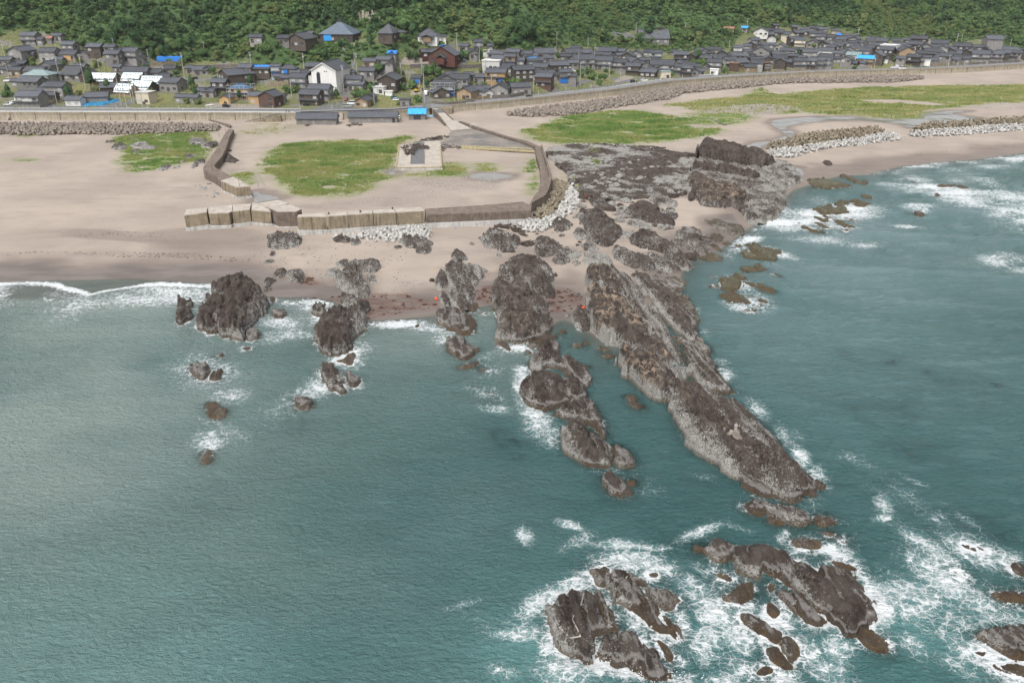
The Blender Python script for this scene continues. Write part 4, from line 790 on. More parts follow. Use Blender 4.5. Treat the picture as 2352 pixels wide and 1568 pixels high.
rocks('b1',g,[([(1030,430),(1080,395),(1160,400),(1160,460),(1060,470)],1.5,dict(label='grey cleft rock at the sandy edge of the left grass')),([(1190,410),(1300,375),(1400,430),(1430,455),(1300,470),(1210,460)],1.8,dict(pale=.95,label='white lichened outcrop in the middle of the left grass')),([(970,380),(1040,365),(1060,385),(990,395)],.8),([(1450,640),(1500,600),(1560,590),(1550,630),(1500,655)],1.0),([(1690,500),(1730,485),(1820,510),(1770,530),(1700,525)],1.0),([(1740,380),(1800,345),(1900,370),(1860,410),(1760,420)],1.3),([(1830,410),(1920,380),(2010,390),(1960,450),(1880,450)],1.5),([(1810,550),(1870,540),(1890,590),(1830,585)],1.0),([(2060,510),(2100,500),(2210,550),(2150,585),(2060,570)],1.6,dict(pale=0,label='black rock inside the harbour against the left wall')),([(1210,470),(1260,455),(1290,490),(1220,490)],.8),([(1740,600),(1800,570),(1830,600),(1760,640)],.8),([(1600,620),(1650,590),(1660,620),(1610,645)],.7),([(1820,800),(1860,790),(1930,820),(1860,840)],.6,dict(pale=.9)),([(1950,850),(2010,840),(2020,870),(1960,875)],.5,dict(pale=.8)),([(2090,460),(2130,455),(2120,480)],.6,dict(pale=0)),],pale=.55)
for q in[[(1120,985),(1160,980),(1205,1040),(1190,1060),(1140,1020)],[(1950,930),(2060,925),(2120,960),(2040,985),(1970,965)],[(2120,840),(2230,850),(2330,900),(2240,905),(2150,880)],[(2020,1005),(2120,1010),(2220,1060),(2120,1060)],[(2180,1180),(2280,1195),(2352,1240),(2260,1235)],[(655,935),(690,930),(700,985),(660,990)],[(440,1040),(480,1035),(490,1085),(450,1085)],[(1900,800),(2000,795),(2100,830),(1980,840)],[(1530,1240),(1580,1235),(1590,1265),(1540,1270)],[(1075,890),(1130,885),(1150,930),(1090,925)]]:
 rock('v',q,.12,pale=0,foam=.05,sink=.75,group='sunken rocks showing through the water',wetr=0,slab=.5)
proto=[]
def boulder_mesh(i):
 bm=bmesh.new();bmesh.ops.create_icosphere(bm,subdivisions=2,radius=1)
 r=random.Random(i)
 for v in bm.verts:
  n=v.co.normalized()
  k=1+.28*float(vnoise(np.array([n.x*1.7+i*3.1]),np.array([n.y*1.7+n.z*1.3]),i)[0])
  v.co=Vector((n.x*1.15*k,n.y*.95*k,n.z*.7*k))
 me=bpy.data.meshes.new('boulder');bm.to_mesh(me);bm.free()
 ca=me.color_attributes.new('mask','FLOAT_COLOR','POINT')
 ca.data.foreach_set('color',np.tile(np.array([[.15,.45,.75,1.0][i%4],0,0,0],np.float32),len(me.vertices)))
 me.materials.append(M['rock'])
 return me
BM_=[boulder_mesh(i)for i in range(8)]
from mathutils.bvhtree import BVHTree
_sh=[r[0]for r in ROCKLIST if r[0].name.startswith('rock_shelf')][0]
SHELF=BVHTree.FromPolygons([v.co+_sh.location for v in _sh.data.vertices],[list(p.vertices)for p in _sh.data.polygons])
def shelf_z(x,y,z):
 h=SHELF.ray_cast(Vector((x,y,60)),Vector((0,0,-1)))
 return max(z,h[0].z)if h[0]is not None else z
def strew(poly_v,n,smin,smax,label,group,tone=None):
 lo=np.min(poly_v,0);hi=np.max(poly_v,0);k=0;tries=0
 while k<n and tries<n*40:
  tries+=1
  x,y=rnd.uniform(lo[0],hi[0]),rnd.uniform(lo[1],hi[1])
  if poly_sd(poly_v,np.array([x]),np.array([y]))[0]<0:continue
  p=hit_beach(x,y)
  s=smin+(smax-smin)*rnd.random()**2
  i=rnd.randrange(8)if tone is None else rnd.choice(tone)
  o=bpy.data.objects.new('boulder',BM_[i])
  o.location=(p[0],p[1],shelf_z(*p)+s*.15);o.scale=(s,s*rnd.uniform(.8,1.2),s*rnd.uniform(.7,1.1));o.rotation_euler=(0,0,rnd.uniform(0,6.28))
  COL.objects.link(o);tag(o,label,'boulder',group);k+=1
strew(np.array(VP('b4',[(0,560),(200,520),(700,560),(1000,650),(1050,850),(940,960),(600,900),(300,900),(100,760)])),70,.5,1.5,'pale boulder among the broken rubble of the shore platform','platform rubble boulders',(1,2,3,6,7))
strew(np.array(VP('b4',[(0,900),(400,900),(950,1000),(900,1200),(500,1250),(100,1330),(0,1200)])),105,.5,1.9,'small grey boulder on the sand between the platform rocks','inlet boulders',None)
strew(np.array(VP('b3',[(1300,1150),(1700,1100),(2000,1350),(1900,1540),(1500,1400),(1250,1400)])),35,.3,.9,'small boulder strewn below the curved tetrapod bank','tetrapod foot boulders',None)
strew(np.array(VP('b1',[(1020,350),(1400,330),(1900,380),(1900,600),(1500,640),(1450,480),(1050,470)])),30,.3,1.0,'small lichened boulder in the grass behind the left beach','grass boulders',(1,2,6))
strew(np.array(VP('b1',[(1780,780),(1960,770),(2080,880),(2060,920),(1850,870)])),10,.3,.7,'pale stone on sand at the foot of the left wall','wall foot stones',(2,3))
strew(np.array(VP('b2',[(1200,1180),(1450,1180),(2000,1240),(1900,1290),(1300,1290)])),14,.25,.6,'white stone on the sand in front of the breakwater','white beach stones',(3,3,2))
strew(np.array(VP('c3',[(560,300),(900,330),(1020,460),(1080,700),(1000,700),(800,420),(600,420)])),22,.4,1.1,'mottled boulder wedged on the open-sea side of the long ridge','ridge flank boulders',None)
def tone_of(pale,olive):
 return 'olive-brown' if olive>.6 else 'blackish' if pale<.05 else 'dark brown' if pale<.25 else 'brown' if pale<.38 else 'grey-brown' if pale<.5 else 'grey' if pale<.68 else 'pale grey' if pale<.82 else 'white'
PLACE={'sunken rocks showing through the water':'under clear water','rock stacks off the left beach':'off the left beach','rocks scattered on the sand below the breakwater':'on the sand below the breakwater','grey and brown fins at the heads of the coves':'around the coves','second finger of rock reaching out to sea':'beside the second rock finger','long flat-topped ridge running out to sea':'beside the long ridge','foam-washed rocks nearest the camera':'in the near surf','olive reefs in the bay on the right':'in the right bay','dark headland at the right of the rock platform':'under the dark headland','broken rocks of the shore platform':'on the shore platform','rocks in the grass behind the left beach':'in the left grass'}
bk={}
for r in ROCKLIST:
 if r[8]is None:
  sz='small' if r[7]<4 else 'middling' if r[7]<9 else 'large'
  bk.setdefault((r[9],sz,tone_of(r[5],r[6])),[]).append(r)
for(g,sz,tn),L in bk.items():
 L.sort(key=lambda r:r[2])
 for i,r in enumerate(L):
  if len(L)==1:r[0]['label']=f'only {sz} {tn} rock {PLACE[g]}'
  else:r[0]['label']=f'{sz} {tn} rock {PLACE[g]}, {ORD[i]} of its kind from the left'
ys=[48.0]
while ys[-1]<620:ys.append(ys[-1]+max(.10,ys[-1]**2/(FPX*HCAM)*2.6))
us=np.concatenate([np.linspace(-8,-.93,60),np.linspace(-.90,.90,1150),np.linspace(.93,8,60)])
X,Y=fan(us,np.array(ys))
B=zbeach(X,Y);D=shore_d(X,Y)
keepw=B<.12
foam=np.zeros_like(X);turb_glare=np.zeros_like(X);aqua=np.zeros_like(X)
depth=np.maximum(-B,0)
vx,vy,_=proj(np.stack([X,Y,np.zeros_like(X)],-1))
rk=np.full_like(X,9.0)
for W,H,fo,sink in ROCKS:
 lo=W.min(0)-9;hi=W.max(0)+9
 m=(X>lo[0])&(X<hi[0])&(Y>lo[1])&(Y<hi[1])
 if not m.any():continue
 d=-poly_sd(W,X[m],Y[m])
 foam[m]=np.maximum(foam[m],fo*(.85*np.exp(-np.clip(d,0,None)/.7)+.42*np.exp(-np.clip(d,0,None)/3.0)))
 dep=np.clip(d,0,None)*1.1+max(sink,0)
 if sink>.3:dep=dep+.8+1.5*fbm(X[m]/4,Y[m]/2.5,4,88)-.25*np.clip(d,-3,0)
 rk[m]=np.minimum(rk[m],dep)
depth=np.minimum(depth,rk)
nz=fbm(X/9,Y/6,4,80)
foam*=np.clip(.85+1.1*nz,0,1.4)
FO=[(640,770,90,22,0,.5),(800,815,50,40,0,.75),(470,850,90,40,0,.62),(520,915,60,25,-.2,.5),(480,1015,45,28,0,.8),(520,985,70,30,.4,.35),(690,920,110,30,-.4,.5),(740,890,40,30,0,.5),(700,700,80,22,0,.75),(760,735,60,30,0,.6),(650,740,60,30,0,.55),(920,745,90,12,0,.75),(980,755,60,16,.1,.7),(1020,775,40,30,.5,.5),(1195,800,45,22,0,1.05),(1150,820,80,20,0,.5),(1205,880,28,70,-.1,.8),(1240,960,40,60,-.5,.75),(1110,900,60,20,.3,.45),(1265,1000,30,40,-.4,.7),(1100,850,60,25,0,.5),(1130,935,50,14,.2,.45),(1390,1080,60,18,.2,.45),(1460,1110,60,25,.3,.45),(1440,1070,50,12,0,.4),(1620,1095,40,14,.2,.35),(1665,870,22,30,-.8,.8),(1655,830,30,10,0,.6),(1690,895,30,14,-.6,.7),(1740,940,40,18,.75,.7),(1800,1000,36,20,.9,.65),(1840,1050,36,20,1,.55),(1880,1100,34,26,.8,.8),(1860,1150,50,30,.7,.8),(1830,1000,30,16,.5,.4),(1310,1205,40,12,.3,.7),(1205,1230,26,20,.8,.55),(1330,1240,50,20,-.4,.5),(1440,1255,140,10,.05,.45),(1420,1250,60,16,0,.55),(1610,1220,60,14,-.35,.85),(1690,1210,60,8,.3,.4),(1800,1230,20,22,0,.8),(1430,1290,90,30,0,.6),(1400,1310,60,30,.2,.7),(1500,1300,80,30,.3,.55),(1310,1350,90,30,-.5,.6),(1230,1390,70,30,-.6,.55),(1210,1450,60,26,.2,.65),(1180,1460,60,14,.1,.6),(1260,1480,30,40,0,.85),(1110,1440,80,30,.4,.35),(1060,1390,60,12,-.3,.3),(1160,1540,60,20,.2,.55),(1290,1540,80,40,0,.9),(1380,1530,60,30,.3,1.3),(1450,1550,90,20,.1,1.35),(1540,1560,60,20,0,1.2),(1290,1500,40,30,.5,1.0),(1370,1500,50,22,.2,1.1),(1560,1520,40,20,.4,.8),(1460,1440,40,12,.8,.9),(1400,1400,16,40,-.3,.9),(1600,1360,70,40,.6,.6),(1640,1400,60,50,.7,.6),(1680,1340,40,40,0,.75),(1640,1310,60,24,.2,.65),(1680,1330,30,22,0,.95),(1700,1460,70,50,.6,.6),(1620,1480,50,60,.5,.6),(1560,1420,30,60,-.4,.55),(1720,1540,70,30,.3,.7),(1660,1560,60,20,0,.8),(1780,1420,60,50,.7,.75),(1840,1500,70,40,.6,.7),(1800,1555,50,30,0,.95),(1900,1540,70,30,.3,.6),(1930,1490,50,40,.8,.7),(1920,1270,60,24,.45,1.0),(1860,1250,40,24,.3,.95),(1960,1310,60,24,.6,.9),(2000,1350,50,30,.7,.8),(2020,1400,40,50,.3,.95),(2000,1420,24,30,0,1.0),(2060,1370,80,50,.6,.7),(2130,1400,110,50,.55,.72),(2170,1330,120,40,.6,.6),(2200,1440,110,50,.6,.75),(2250,1490,90,40,.5,.85),(2280,1400,80,60,.6,.7),(2150,1270,110,26,.6,.5),(2240,1270,100,30,.5,.55),(2320,1290,60,30,.3,.65),(2320,1540,70,30,.3,.85),(2200,1530,80,30,.4,.5),(2100,1490,60,30,.7,.5),(2340,1450,60,30,.4,.9),(2030,1155,24,34,-.6,.6),(2030,1190,30,12,-.2,.7),(2000,1120,50,18,.5,.35),(2100,1150,120,30,.6,.35),(2200,1180,110,14,.6,.3),(2090,1280,16,20,0,.6),(1975,1060,90,20,.4,.3),(2090,1100,60,10,.4,.3),(1780,510,110,26,.1,.95),(1860,500,110,24,.05,.95),(1950,490,80,24,0,.9),(1730,540,40,20,-.5,.9),(1700,560,40,20,-.3,.75),(1900,550,110,16,.1,.55),(1980,565,40,8,0,.8),(1920,520,60,10,.1,.6),(1870,460,60,14,.2,.4),(2120,428,110,7,.05,.85),(2160,445,110,10,.12,.8),(2240,455,100,26,.15,.85),(2310,470,70,36,.1,.85),(2240,412,70,14,0,.7),(2250,420,80,12,.2,.6),(2090,410,60,10,.1,.5),(2110,475,44,9,0,.75),(2115,485,24,16,0,.7),(2080,520,40,6,.1,.6),(2300,600,60,18,0,.95),(2340,620,60,14,.2,.8),(1990,400,60,8,0,.5),(1720,690,60,20,.3,.75),(1690,700,50,14,.2,.6),(1700,660,40,22,.5,.8),(1740,680,40,16,.4,.6),(1790,585,50,14,.3,.6),(1780,610,40,10,.3,.45),(1660,590,40,12,.2,.6),(1600,710,14,20,0,.45),(1620,760,20,14,0,.5),(1800,480,24,20,-.8,.7),(2070,370,60,7,-.05,.9),(2190,367,100,8,-.05,1.0),(2300,356,70,9,-.1,1.0),(2340,362,60,12,-.1,.9),(2000,395,60,6,-.1,.6),(2250,385,110,9,-.05,.45),(1855,420,22,8,-.2,.6),(2380,480,120,50,.1,.8),(2500,420,120,40,0,.7)]
for cx,cy,rx_,ry_,an,s in FO:
 c_,s_=math.cos(an),math.sin(an)
 dx,dy=vx-cx,vy-cy
 m=(np.abs(dx)<2.2*(rx_+ry_))&(np.abs(dy)<2.2*(rx_+ry_))
 if not m.any():continue
 a=(dx[m]*c_+dy[m]*s_)/rx_;b=(-dx[m]*s_+dy[m]*c_)/ry_
 q=np.exp(-(a*a+b*b)*.9)
 s=s*(1.15 if s<.65 else 1.0)
 foam[m]=np.maximum(foam[m],s*q*np.clip(1.0+.9*nz[m],.2,1.5))
sw=np.interp(vx,[-400,0,60,170,230,330,440,520,560,600,2352],[1,1.0,.8,1.0,.75,1.0,.9,.8,.2,0,0])
lobes=2.5+3.2*np.abs(np.sin(X/11.0+1.3))+1.5*fbm(X/5,Y/5,2,81)
DF=-10.5+10*np.abs(np.sin(X/15.0+.5))**.8+1.2*fbm(X/6,Y/6,2,82)
lobes=-2*DF
foam=np.where((sw>.3)&(D>DF+.6),foam*.12,foam)
foam=np.maximum(foam,sw*np.clip(.85*sst(-30,-4,D-DF)*(D<DF+.6),0,1.0)*np.clip(.75+.6*nz,.3,1.2))
foam=np.maximum(foam,sw*1.25*np.exp(-((D-DF+.5)/1.7)**2))
foam=np.maximum(foam,.85*sw*np.exp(-((D-DF+9+3*nz)/1.3)**2)*(nz>-.25))
sw2=np.interp(vx,[0,1950,2030,2060,2352,2900],[0,0,.1,.85,.95,.95])
foam=np.maximum(foam,sw2*sst(-12,-2,D)*np.clip(.7+.7*nz,.3,1.2))
foam=np.where((D>-.25)&(sw<.1),np.minimum(foam,.35),foam)
turb_glare=.38*np.exp(-((vx-330)/330)**2-((vy-740)/130)**2)+.42*np.exp(-((vx-180)/300)**2-((vy-950)/170)**2)+.30*np.exp(-((vx+80)/380)**2-((vy-1150)/260)**2)  # pale left water: turbidity plus sky glare painted into the sea colour
turb_glare+=.40*sst(-26,-1,D)*(vx<1260)*(1-.8*sst(DF-1,DF+1,D)*(sw>.3))+.27*sst(1600,500,vx)
turb_glare+=.12*np.exp(-((vx-1000)/200)**2-((vy-800)/100)**2)
turb_glare+=.55*np.exp(-((vx-1950)/500)**2-((vy-640)/260)**2)+.2*sst(700,400,vy)*(vx>1500)
turb_glare=np.clip(turb_glare*(1+.55*fbm(X/22,Y/16,3,85)),0,.9)
fs=foam
aqua=np.clip(sst(.15,.9,fs)*.7,0,1)+.45*np.exp(-((vx-1230)/160)**2-((vy-1500)/90)**2)+.3*np.exp(-((vx-2120)/260)**2-((vy-1450)/110)**2)+.28*sst(1050,1568,vy)*sst(900,200,vx)
aqua+=.13*sst(1150,1568,vy)
aqua=np.clip(aqua*(1+.4*nz),0,1)
see=np.exp(-depth*1.05)*.92
see=np.clip(see,0,.92)
see*=1-.75*np.clip(turb_glare,0,1)*sst(.1,1.0,depth)
A=.10+.10*sst(1200,2300,vx)
Zw=A*fbm(X/9+.3*Y/9,Y/2.6-.12*X/2.6,3,90)+.06*fbm(X/2.2,Y/1.1,2,91)+.16*fbm(X/26,Y/6.5-X/40,3,92)
for x0,y0,x1,y1,hh_,w_ in[(1880,610,2420,640,.55,2.4),(2050,470,2360,475,.5,2.2),(2090,478,2330,485,.45,2.0),(1900,528,2352,545,.4,2.4),(0,662,520,668,.7,1.5),(2060,372,2400,366,.3,2.0),(1750,655,2300,700,.3,3.0),(900,762,1010,768,.25,1.6),(1260,1540,1560,1575,.6,1.6)]:
 p,q=at(x0,y0)[:2],at(x1,y1)[:2]
 L=np.linalg.norm(q-p);t_=(q-p)/L;n_=np.array([-t_[1],t_[0]])
 a=(X-p[0])*t_[0]+(Y-p[1])*t_[1];b=(X-p[0])*n_[0]+(Y-p[1])*n_[1]+1.6*fbm(X/14,Y/14,2,95)
 Zw=Zw+hh_*sst(-.1*L,.15*L,a)*sst(1.1*L,.85*L,a)*np.exp(-(b/w_)**2)
Zw*=sst(.05,1.2,np.maximum(-B,0))*sst(.0,.5,rk)
Zw+=.02
f,used=grid_faces(*X.shape,keepw)
vv=np.stack([X,Y,Zw],-1).reshape(-1,3)[used]
mk=np.stack([np.clip(foam,0,1.5),turb_glare,see,aqua],-1).reshape(-1,4)[used]
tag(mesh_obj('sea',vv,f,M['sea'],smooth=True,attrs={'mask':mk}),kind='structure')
ov=np.array([(-1500,-600,.02),(1500,-600,.02),(1500,47.9,.02),(-1500,47.9,.02)])
tag(mesh_obj('open_sea',ov,np.array([[0,1,2,3]]),M['sea'],attrs={'mask':np.array([[0,.1,0,.1]]*4)}),kind='structure')
def wall_strip(name,x0,x1,mat,joints=True):
 x=np.arange(x0,x1+.01,3.0)
 if x[-1]<x1-.1:x=np.append(x,x1)
 y=Yw(x)
 prof=[(-2.3,-1.0),(-2.3,1.2),(-1.5,2.2),(-1.05,3.6),(-.8,5.2),(-.9,6.35),(-.9,6.75),(-.35,6.75),(-.35,5.2)]
 g=np.gradient(y,x);n=np.stack([-g,np.ones_like(g)],1)/np.sqrt(1+g*g)[:,None]
 V_=np.stack([np.stack([x+n[:,0]*o,y+n[:,1]*o,np.full_like(x,z)],1)for o,z in prof],1)
 f,_=grid_faces(len(x),len(prof))
 v=V_.reshape(-1,3)
 caps=[list(range(len(prof))),list(range((len(x)-1)*len(prof),len(x)*len(prof)))[::-1]]
 return mesh_obj(name,v,f.tolist()+caps,mat)
xa=at(690,261,WZ)[0];xs0=at(988,249,WZ)[0];xs1=at(1029,242.5,WZ)[0]
t=wall_strip('seawall',-430,xa,M['seawall']);tag(t,'long straight curved-face concrete seawall behind the left tetrapod bank','seawall')
t2=wall_strip('seawall',xa+.1,xs0-1,M['seawall']);tag(t2,'short concrete seawall behind the beach boathouses','seawall')
t3=wall_strip('seawall',xs1+1.0,760,M['seawall']);tag(t3,'sweeping white-streaked concrete seawall curving away to the right','seawall')
def ribs(par,x0,x1,st,mat):
 x=x0
 while x<x1:
  y=float(Yw(x));b=MB()
  for(o0,z0),(o1,z1)in zip([(-2.3,.8),(-1.5,2.2),(-1.05,3.6),(-.8,5.2)],[(-1.5,2.2),(-1.05,3.6),(-.8,5.2),(-.9,6.35)]):
   b.add([(x,y+o0-.06,z0),(x+.28,y+o0-.06,z0),(x+.28,y+o1-.06,z1),(x,y+o1-.06,z1),(x,y+o0+.3,z0),(x+.28,y+o0+.3,z0),(x+.28,y+o1+.3,z1),(x,y+o1+.3,z1)],[(0,1,2,3),(4,7,6,5),(0,4,5,1),(3,2,6,7),(0,3,7,4),(1,5,6,2)])
  b.build('joint',mat,par);x+=st
ribs(t,-300,xa-4,12.5,M['drift']);ribs(t3,xs1+14,420,13.0,M['drift'])
for x_,y_ in((175*.2002,1332*.2002),(1960*.2002,1345*.2002)):
 p=at(x_,y_,3.9);b=MB()
 b.tube((p[0],Yw(p[0])-2.3,3.9),(p[0],Yw(p[0])-.9,3.9),.75,.75,14);o=b.build('pipe',M['conc_top'],t)
b=MB();x_=at(1024,262,3)[0]
x_=at(*V('a2',1583,1330),4)[0]
for i in range(14):b.box(x_-1.1,x_+1.1,Yw(x_)-3.9+.21*i,Yw(x_)-.9,1.2+.36*i,1.56+.36*i)
tag(b.build('beach_stairs',M['conc_top']),'narrow concrete stairs up the seawall between two long boathouses','stairs')
b=MB();xa_,xb_=at(*V('a2',455,1395),2)[0],at(*V('a2',900,1305),6)[0]
n=24
for i in range(n):
 x0=xa_+(xb_-xa_)*i/n;x1=xa_+(xb_-xa_)*(i+1)/n;z1=1.6+4.4*(i+1)/n
 b.box(x0,x1,Yw(x0)-5.0,Yw(x0)-2.5,-.5,z1)
ro=b.build('beach_ramp',M['conc']);tag(ro,'concrete ramp climbing the seawall with a black handrail','ramp')
b=MB();b.tube((xa_,Yw(xa_)-4.9,2.5),(xb_,Yw(xb_)-4.9,7.1),.09);b.tube((xa_,Yw(xa_)-4.9,2.1),(xb_,Yw(xb_)-4.9,6.6),.06)
for i in range(13):
 k=i/12;x0=xa_+(xb_-xa_)*k;b.tube((x0,Yw(x0)-4.9,1.4+4.3*k),(x0,Yw(x0)-4.9,2.6+4.5*k),.06)
b.build('handrail',M['black'],ro)
def guard(name,x0,x1,off,mat,label,st=4.0,h=.8):
 root=empty(name,(x0,float(Yw(x0)),6));root['label']=label;root['category']='guard rail'
 P=along(off,x0,x1,st);L=P-np.array([x0,float(Yw(x0))])
 r=MB()
 for a,c in zip(L[:-1],L[1:]):
  d=(c-a)/np.linalg.norm(c-a);nn=np.array([-d[1],d[0]])*.05
  r.add([(*(a-nn),h-.2),(*(c-nn),h-.2),(*(c+nn),h-.2),(*(a+nn),h-.2),(*(a-nn),h+.2),(*(c-nn),h+.2),(*(c+nn),h+.2),(*(a+nn),h+.2)],[(0,3,2,1),(4,5,6,7),(0,1,5,4),(1,2,6,5),(2,3,7,6),(3,0,4,7)])
 r.build('rail',mat,root)
 pm=None
 for a in L[::2]:
  if pm is None:
   k=MB();k.box(-.07,.07,-.07,.07,0,h);po=k.build('post',mat,root);pm=po.data;po.location=(a[0],a[1],0)
  else:
   po=bpy.data.objects.new('post',pm);COL.objects.link(po);po.parent=root;po.location=(a[0],a[1],0)
guard('guard_rail',-300,xa-1,1.2,M['trim'],'white guard rail along the seaward side of the left road')
guard('guard_rail',-300,xa-1,11.2,M['metal'],'grey guard rail on the village side of the left road',6)
guard('guard_rail',xa,xs0-3,1.0,M['black'],'black rail along the wall top behind the boathouses',3)
guard('guard_rail',xs1+20,150,1.3,M['metal'],'pale guard rail on the curve of the right road')
guard('guard_rail',at(1632,182,6)[0],at(1672,176,6)[0],10.8,M['trim'],'bright white plank rail beside the right road',3,1.0)
guard('guard_rail',at(2087,157,6)[0],at(2118,155,6)[0],.6,M['car_green'],'green mesh panel fence on the right seawall',2,1.4)
def wp(c,pts,z):return[tuple(at(*V(c,*p),z)[:2])for p in pts]
def inflate(poly,d):
 p=np.array(poly);c=p.mean(0)
 q=p-c;return[tuple(c+v*(1+d/max(np.linalg.norm(v),.1)))for v in q]
def block(c,top,zt,hb,label,group=None,foot=True,mt='conc',name='breakwater_block',cat='breakwater block',tilt=0.0,mtop='conc_top',zf=-.6):
 P=wp(c,top,zt);c0=np.array(P).mean(0)
 L=[(p[0]-c0[0],p[1]-c0[1])for p in P]
 root=empty(name,(c0[0],c0[1],0));root.rotation_euler=(tilt*.6,tilt,0)
 root['label']=label;root['category']=cat
 if group:root['group']=group
 n=len(L)
 zb=zt-hb
 ztl=[zt+.07*math.sin(3.1*i+c0[0])for i in range(n)]
 m=MB();m.prism(L,zb,[z-.12 for z in ztl]);o=m.build('body',M[mt],root)
 bv=o.modifiers.new('b','BEVEL');bv.width=.12;bv.segments=1
 m=MB();m.prism(inflate(L,-.1),[z-.2 for z in ztl],ztl);m.build('cap',M[mtop],root)
 if foot:
  m=MB();m.prism(inflate(L,.35),zf,zb-.004);m.build('footing',M['conc_white'],root)
 return root
g='cracked blocks of the broken breakwater'
block('b2',[(88,1062),(105,1000),(303,985),(301,1040)],5.9,3.7,'leftmost end block of the broken breakwater with a pale patch',g,tilt=-.045)
block('b2',[(305,1042),(309,985),(522,965),(520,1015),(490,1032)],6.0,3.7,'second broken breakwater block from the left with a chipped right corner',g,tilt=.04)
block('b2',[(526,1024),(532,965),(700,950),(688,1006)],6.2,3.8,'third broken breakwater block with rusty streaks and a hairline crack',g)
block('b2',[(690,1006),(703,950),(752,950),(850,990),(872,1012)],6.2,3.8,'fourth broken breakwater block leaning over the gap',g,tilt=.055)
block('b2',[(760,950),(950,916),(1048,950),(885,982),(845,985)],6.4,4.0,'back slab of the wide cracked corner of the breakwater',g)
block('b2',[(853,988),(1045,955),(1165,1005),(1115,1022),(935,1026)],6.3,4.6,'front slab of the wide cracked corner with a collapsed face',g,mt='conc_brown')
g='intact blocks of the breakwater'
for pts_,lb in[([(1120,1075),(1130,1050),(1388,1038),(1391,1068)],'first intact breakwater block right of the cracked corner'),([(1395,1068),(1394,1038),(1580,1030),(1585,1055)],'second intact breakwater block with a small notch on top'),([(1589,1055),(1584,1028),(1808,1015),(1818,1040)],'third intact breakwater block streaked dark on its face'),([(1822,1040),(1812,1008),(2006,998),(2030,1030)],'fourth intact breakwater block with white runs down the face'),([(2035,1032),(2009,998),(2255,980),(2290,1018)],'last intact breakwater block before the crusted wall, tallest and cleanest')]:
 block('b2',pts_,6.7,3.9,lb,g)
r=block('b3',[(468,1055),(455,1000),(900,970),(1360,935),(1440,965),(1435,1015),(940,1035)],5.6,2.5,'low brown crusted breakwater wall with a white foot between the blocks and the tetrapods',mt='conc_brown',mtop='conc_brown',name='breakwater_wall',cat='breakwater')
def strip_wall(name,c,left,right,zt,label,mt='conc_brown',mtop='conc_brown',foot=None,zb=-.5,cat='harbour wall',lip=0.0):
 A=np.array(wp(c,left,zt));B_=np.array(wp(c,right,zt))
 c0=A.mean(0);A=A-c0;B_=B_-c0
 root=empty(name,(c0[0],c0[1],0));root['label']=label;root['category']=cat
 n=len(A)
 v=[(*p,zb)for p in A]+[(*p,zt-.25)for p in A]+[(*p,zt-.25)for p in B_]+[(*p,zb)for p in B_]
 f=[]
 for k in range(3):
  f+=[[k*n+i,k*n+i+1,(k+1)*n+i+1,(k+1)*n+i]for i in range(n-1)]
 f+=[[0,n,2*n,3*n],[n-1,4*n-1,3*n-1,2*n-1]]
 o=mesh_obj('wall',v,f,M[mt],root)
 def rim(P,Q,z0,z1,nm,m_):
  v=[(*p,z0)for p in P]+[(*p,z1)for p in P]+[(*p,z1)for p in Q]+[(*p,z0)for p in Q]
  f=[]
  for k in range(4):
   f+=[[k*n+i,k*n+i+1,((k+1)%4)*n+i+1,((k+1)%4)*n+i]for i in range(n-1)]
  f+=[[0,n,2*n,3*n],[n-1,4*n-1,3*n-1,2*n-1]]
  mesh_obj(nm,v,f,M[m_],root)
 mid=A*.04+B_*.96
 rim(A*.97+B_*.03,mid,zt-.246,zt,'cap',mtop)
 if lip:rim(A*.25+B_*.75,mid,zt+.004,zt+lip,'parapet',mt)
 if foot:rim(A+(A-B_)*.06,B_+(B_-A)*.06,zb-.2,foot,'footing','conc_white')
 return root
strip_wall('harbour_wall','b3',[(1470,430),(1482,510),(1512,600),(1520,720),(1500,835),(1460,880),(1425,945)],[(1540,440),(1562,510),(1590,600),(1632,735),(1600,850),(1570,905),(1445,975)],4.2,'curved brown harbour wall beside the tetrapod bank on its right',lip=1.1)
strip_wall('harbour_wall','b3',[(770,195),(940,255),(1190,335),(1360,385),(1470,430)],[(800,195),(960,250),(1215,330),(1400,375),(1538,436)],3.4,'thin straight wall from the slipway down to the curved harbour wall',cat='harbour wall')
strip_wall('harbour_wall','b2',[(488,268),(440,335),(365,470),(290,570),(256,622),(262,655),(345,690),(412,735)],[(540,270),(502,340),(470,450),(432,520),(362,600),(372,618),(440,655),(530,705)],4.6,'bent left harbour wall with rusty posts along its top',foot=1.6)
lb_=block('b2',[(415,738),(532,706),(692,792),(562,802)],5.6,3.2,'grey block ending the bent left harbour wall by the inlet',mt='conc')
strip_wall('harbour_wall','a2',[(40,1372),(130,1398),(220,1425),(290,1450)],[(45,1368),(140,1390),(230,1412),(298,1432)],3.6,'short sand-buried wall stub below the left seawall',zb=.5)
for x_,y_ in[(592,790),(345,655),(335,470),(408,340),(465,300),(292,575),(238+40,620)]:
 p=at(*V('b2',x_,y_),4.6 if x_<500 else 5.6);k=MB();k.tube((0,0,0),(0,0,2.6),.06,.05,6);k.tube((0,0,0),(0,0,.12),.16,.16,6)
 o=k.build('rusty_post',M['drift'],loc=tuple(p));tag(o,'thin rusty post standing on the bent left harbour wall','post','rusty posts on the left wall')
for x_,y_,z in[(1413,1050,6.7),(1703,1032,6.7),(1998,1003,6.7)]:
 p=at(*V('b2',x_,y_),z);k=MB();k.tube((0,0,0),(0,0,.45),.22,.18,10);k.tube((0,0,.45),(0,0,.6),.3,.26,10)
 tag(k.build('bollard',M['drift'],loc=tuple(p)),'squat dark mooring bollard on the intact breakwater blocks','bollard','mooring bollards')
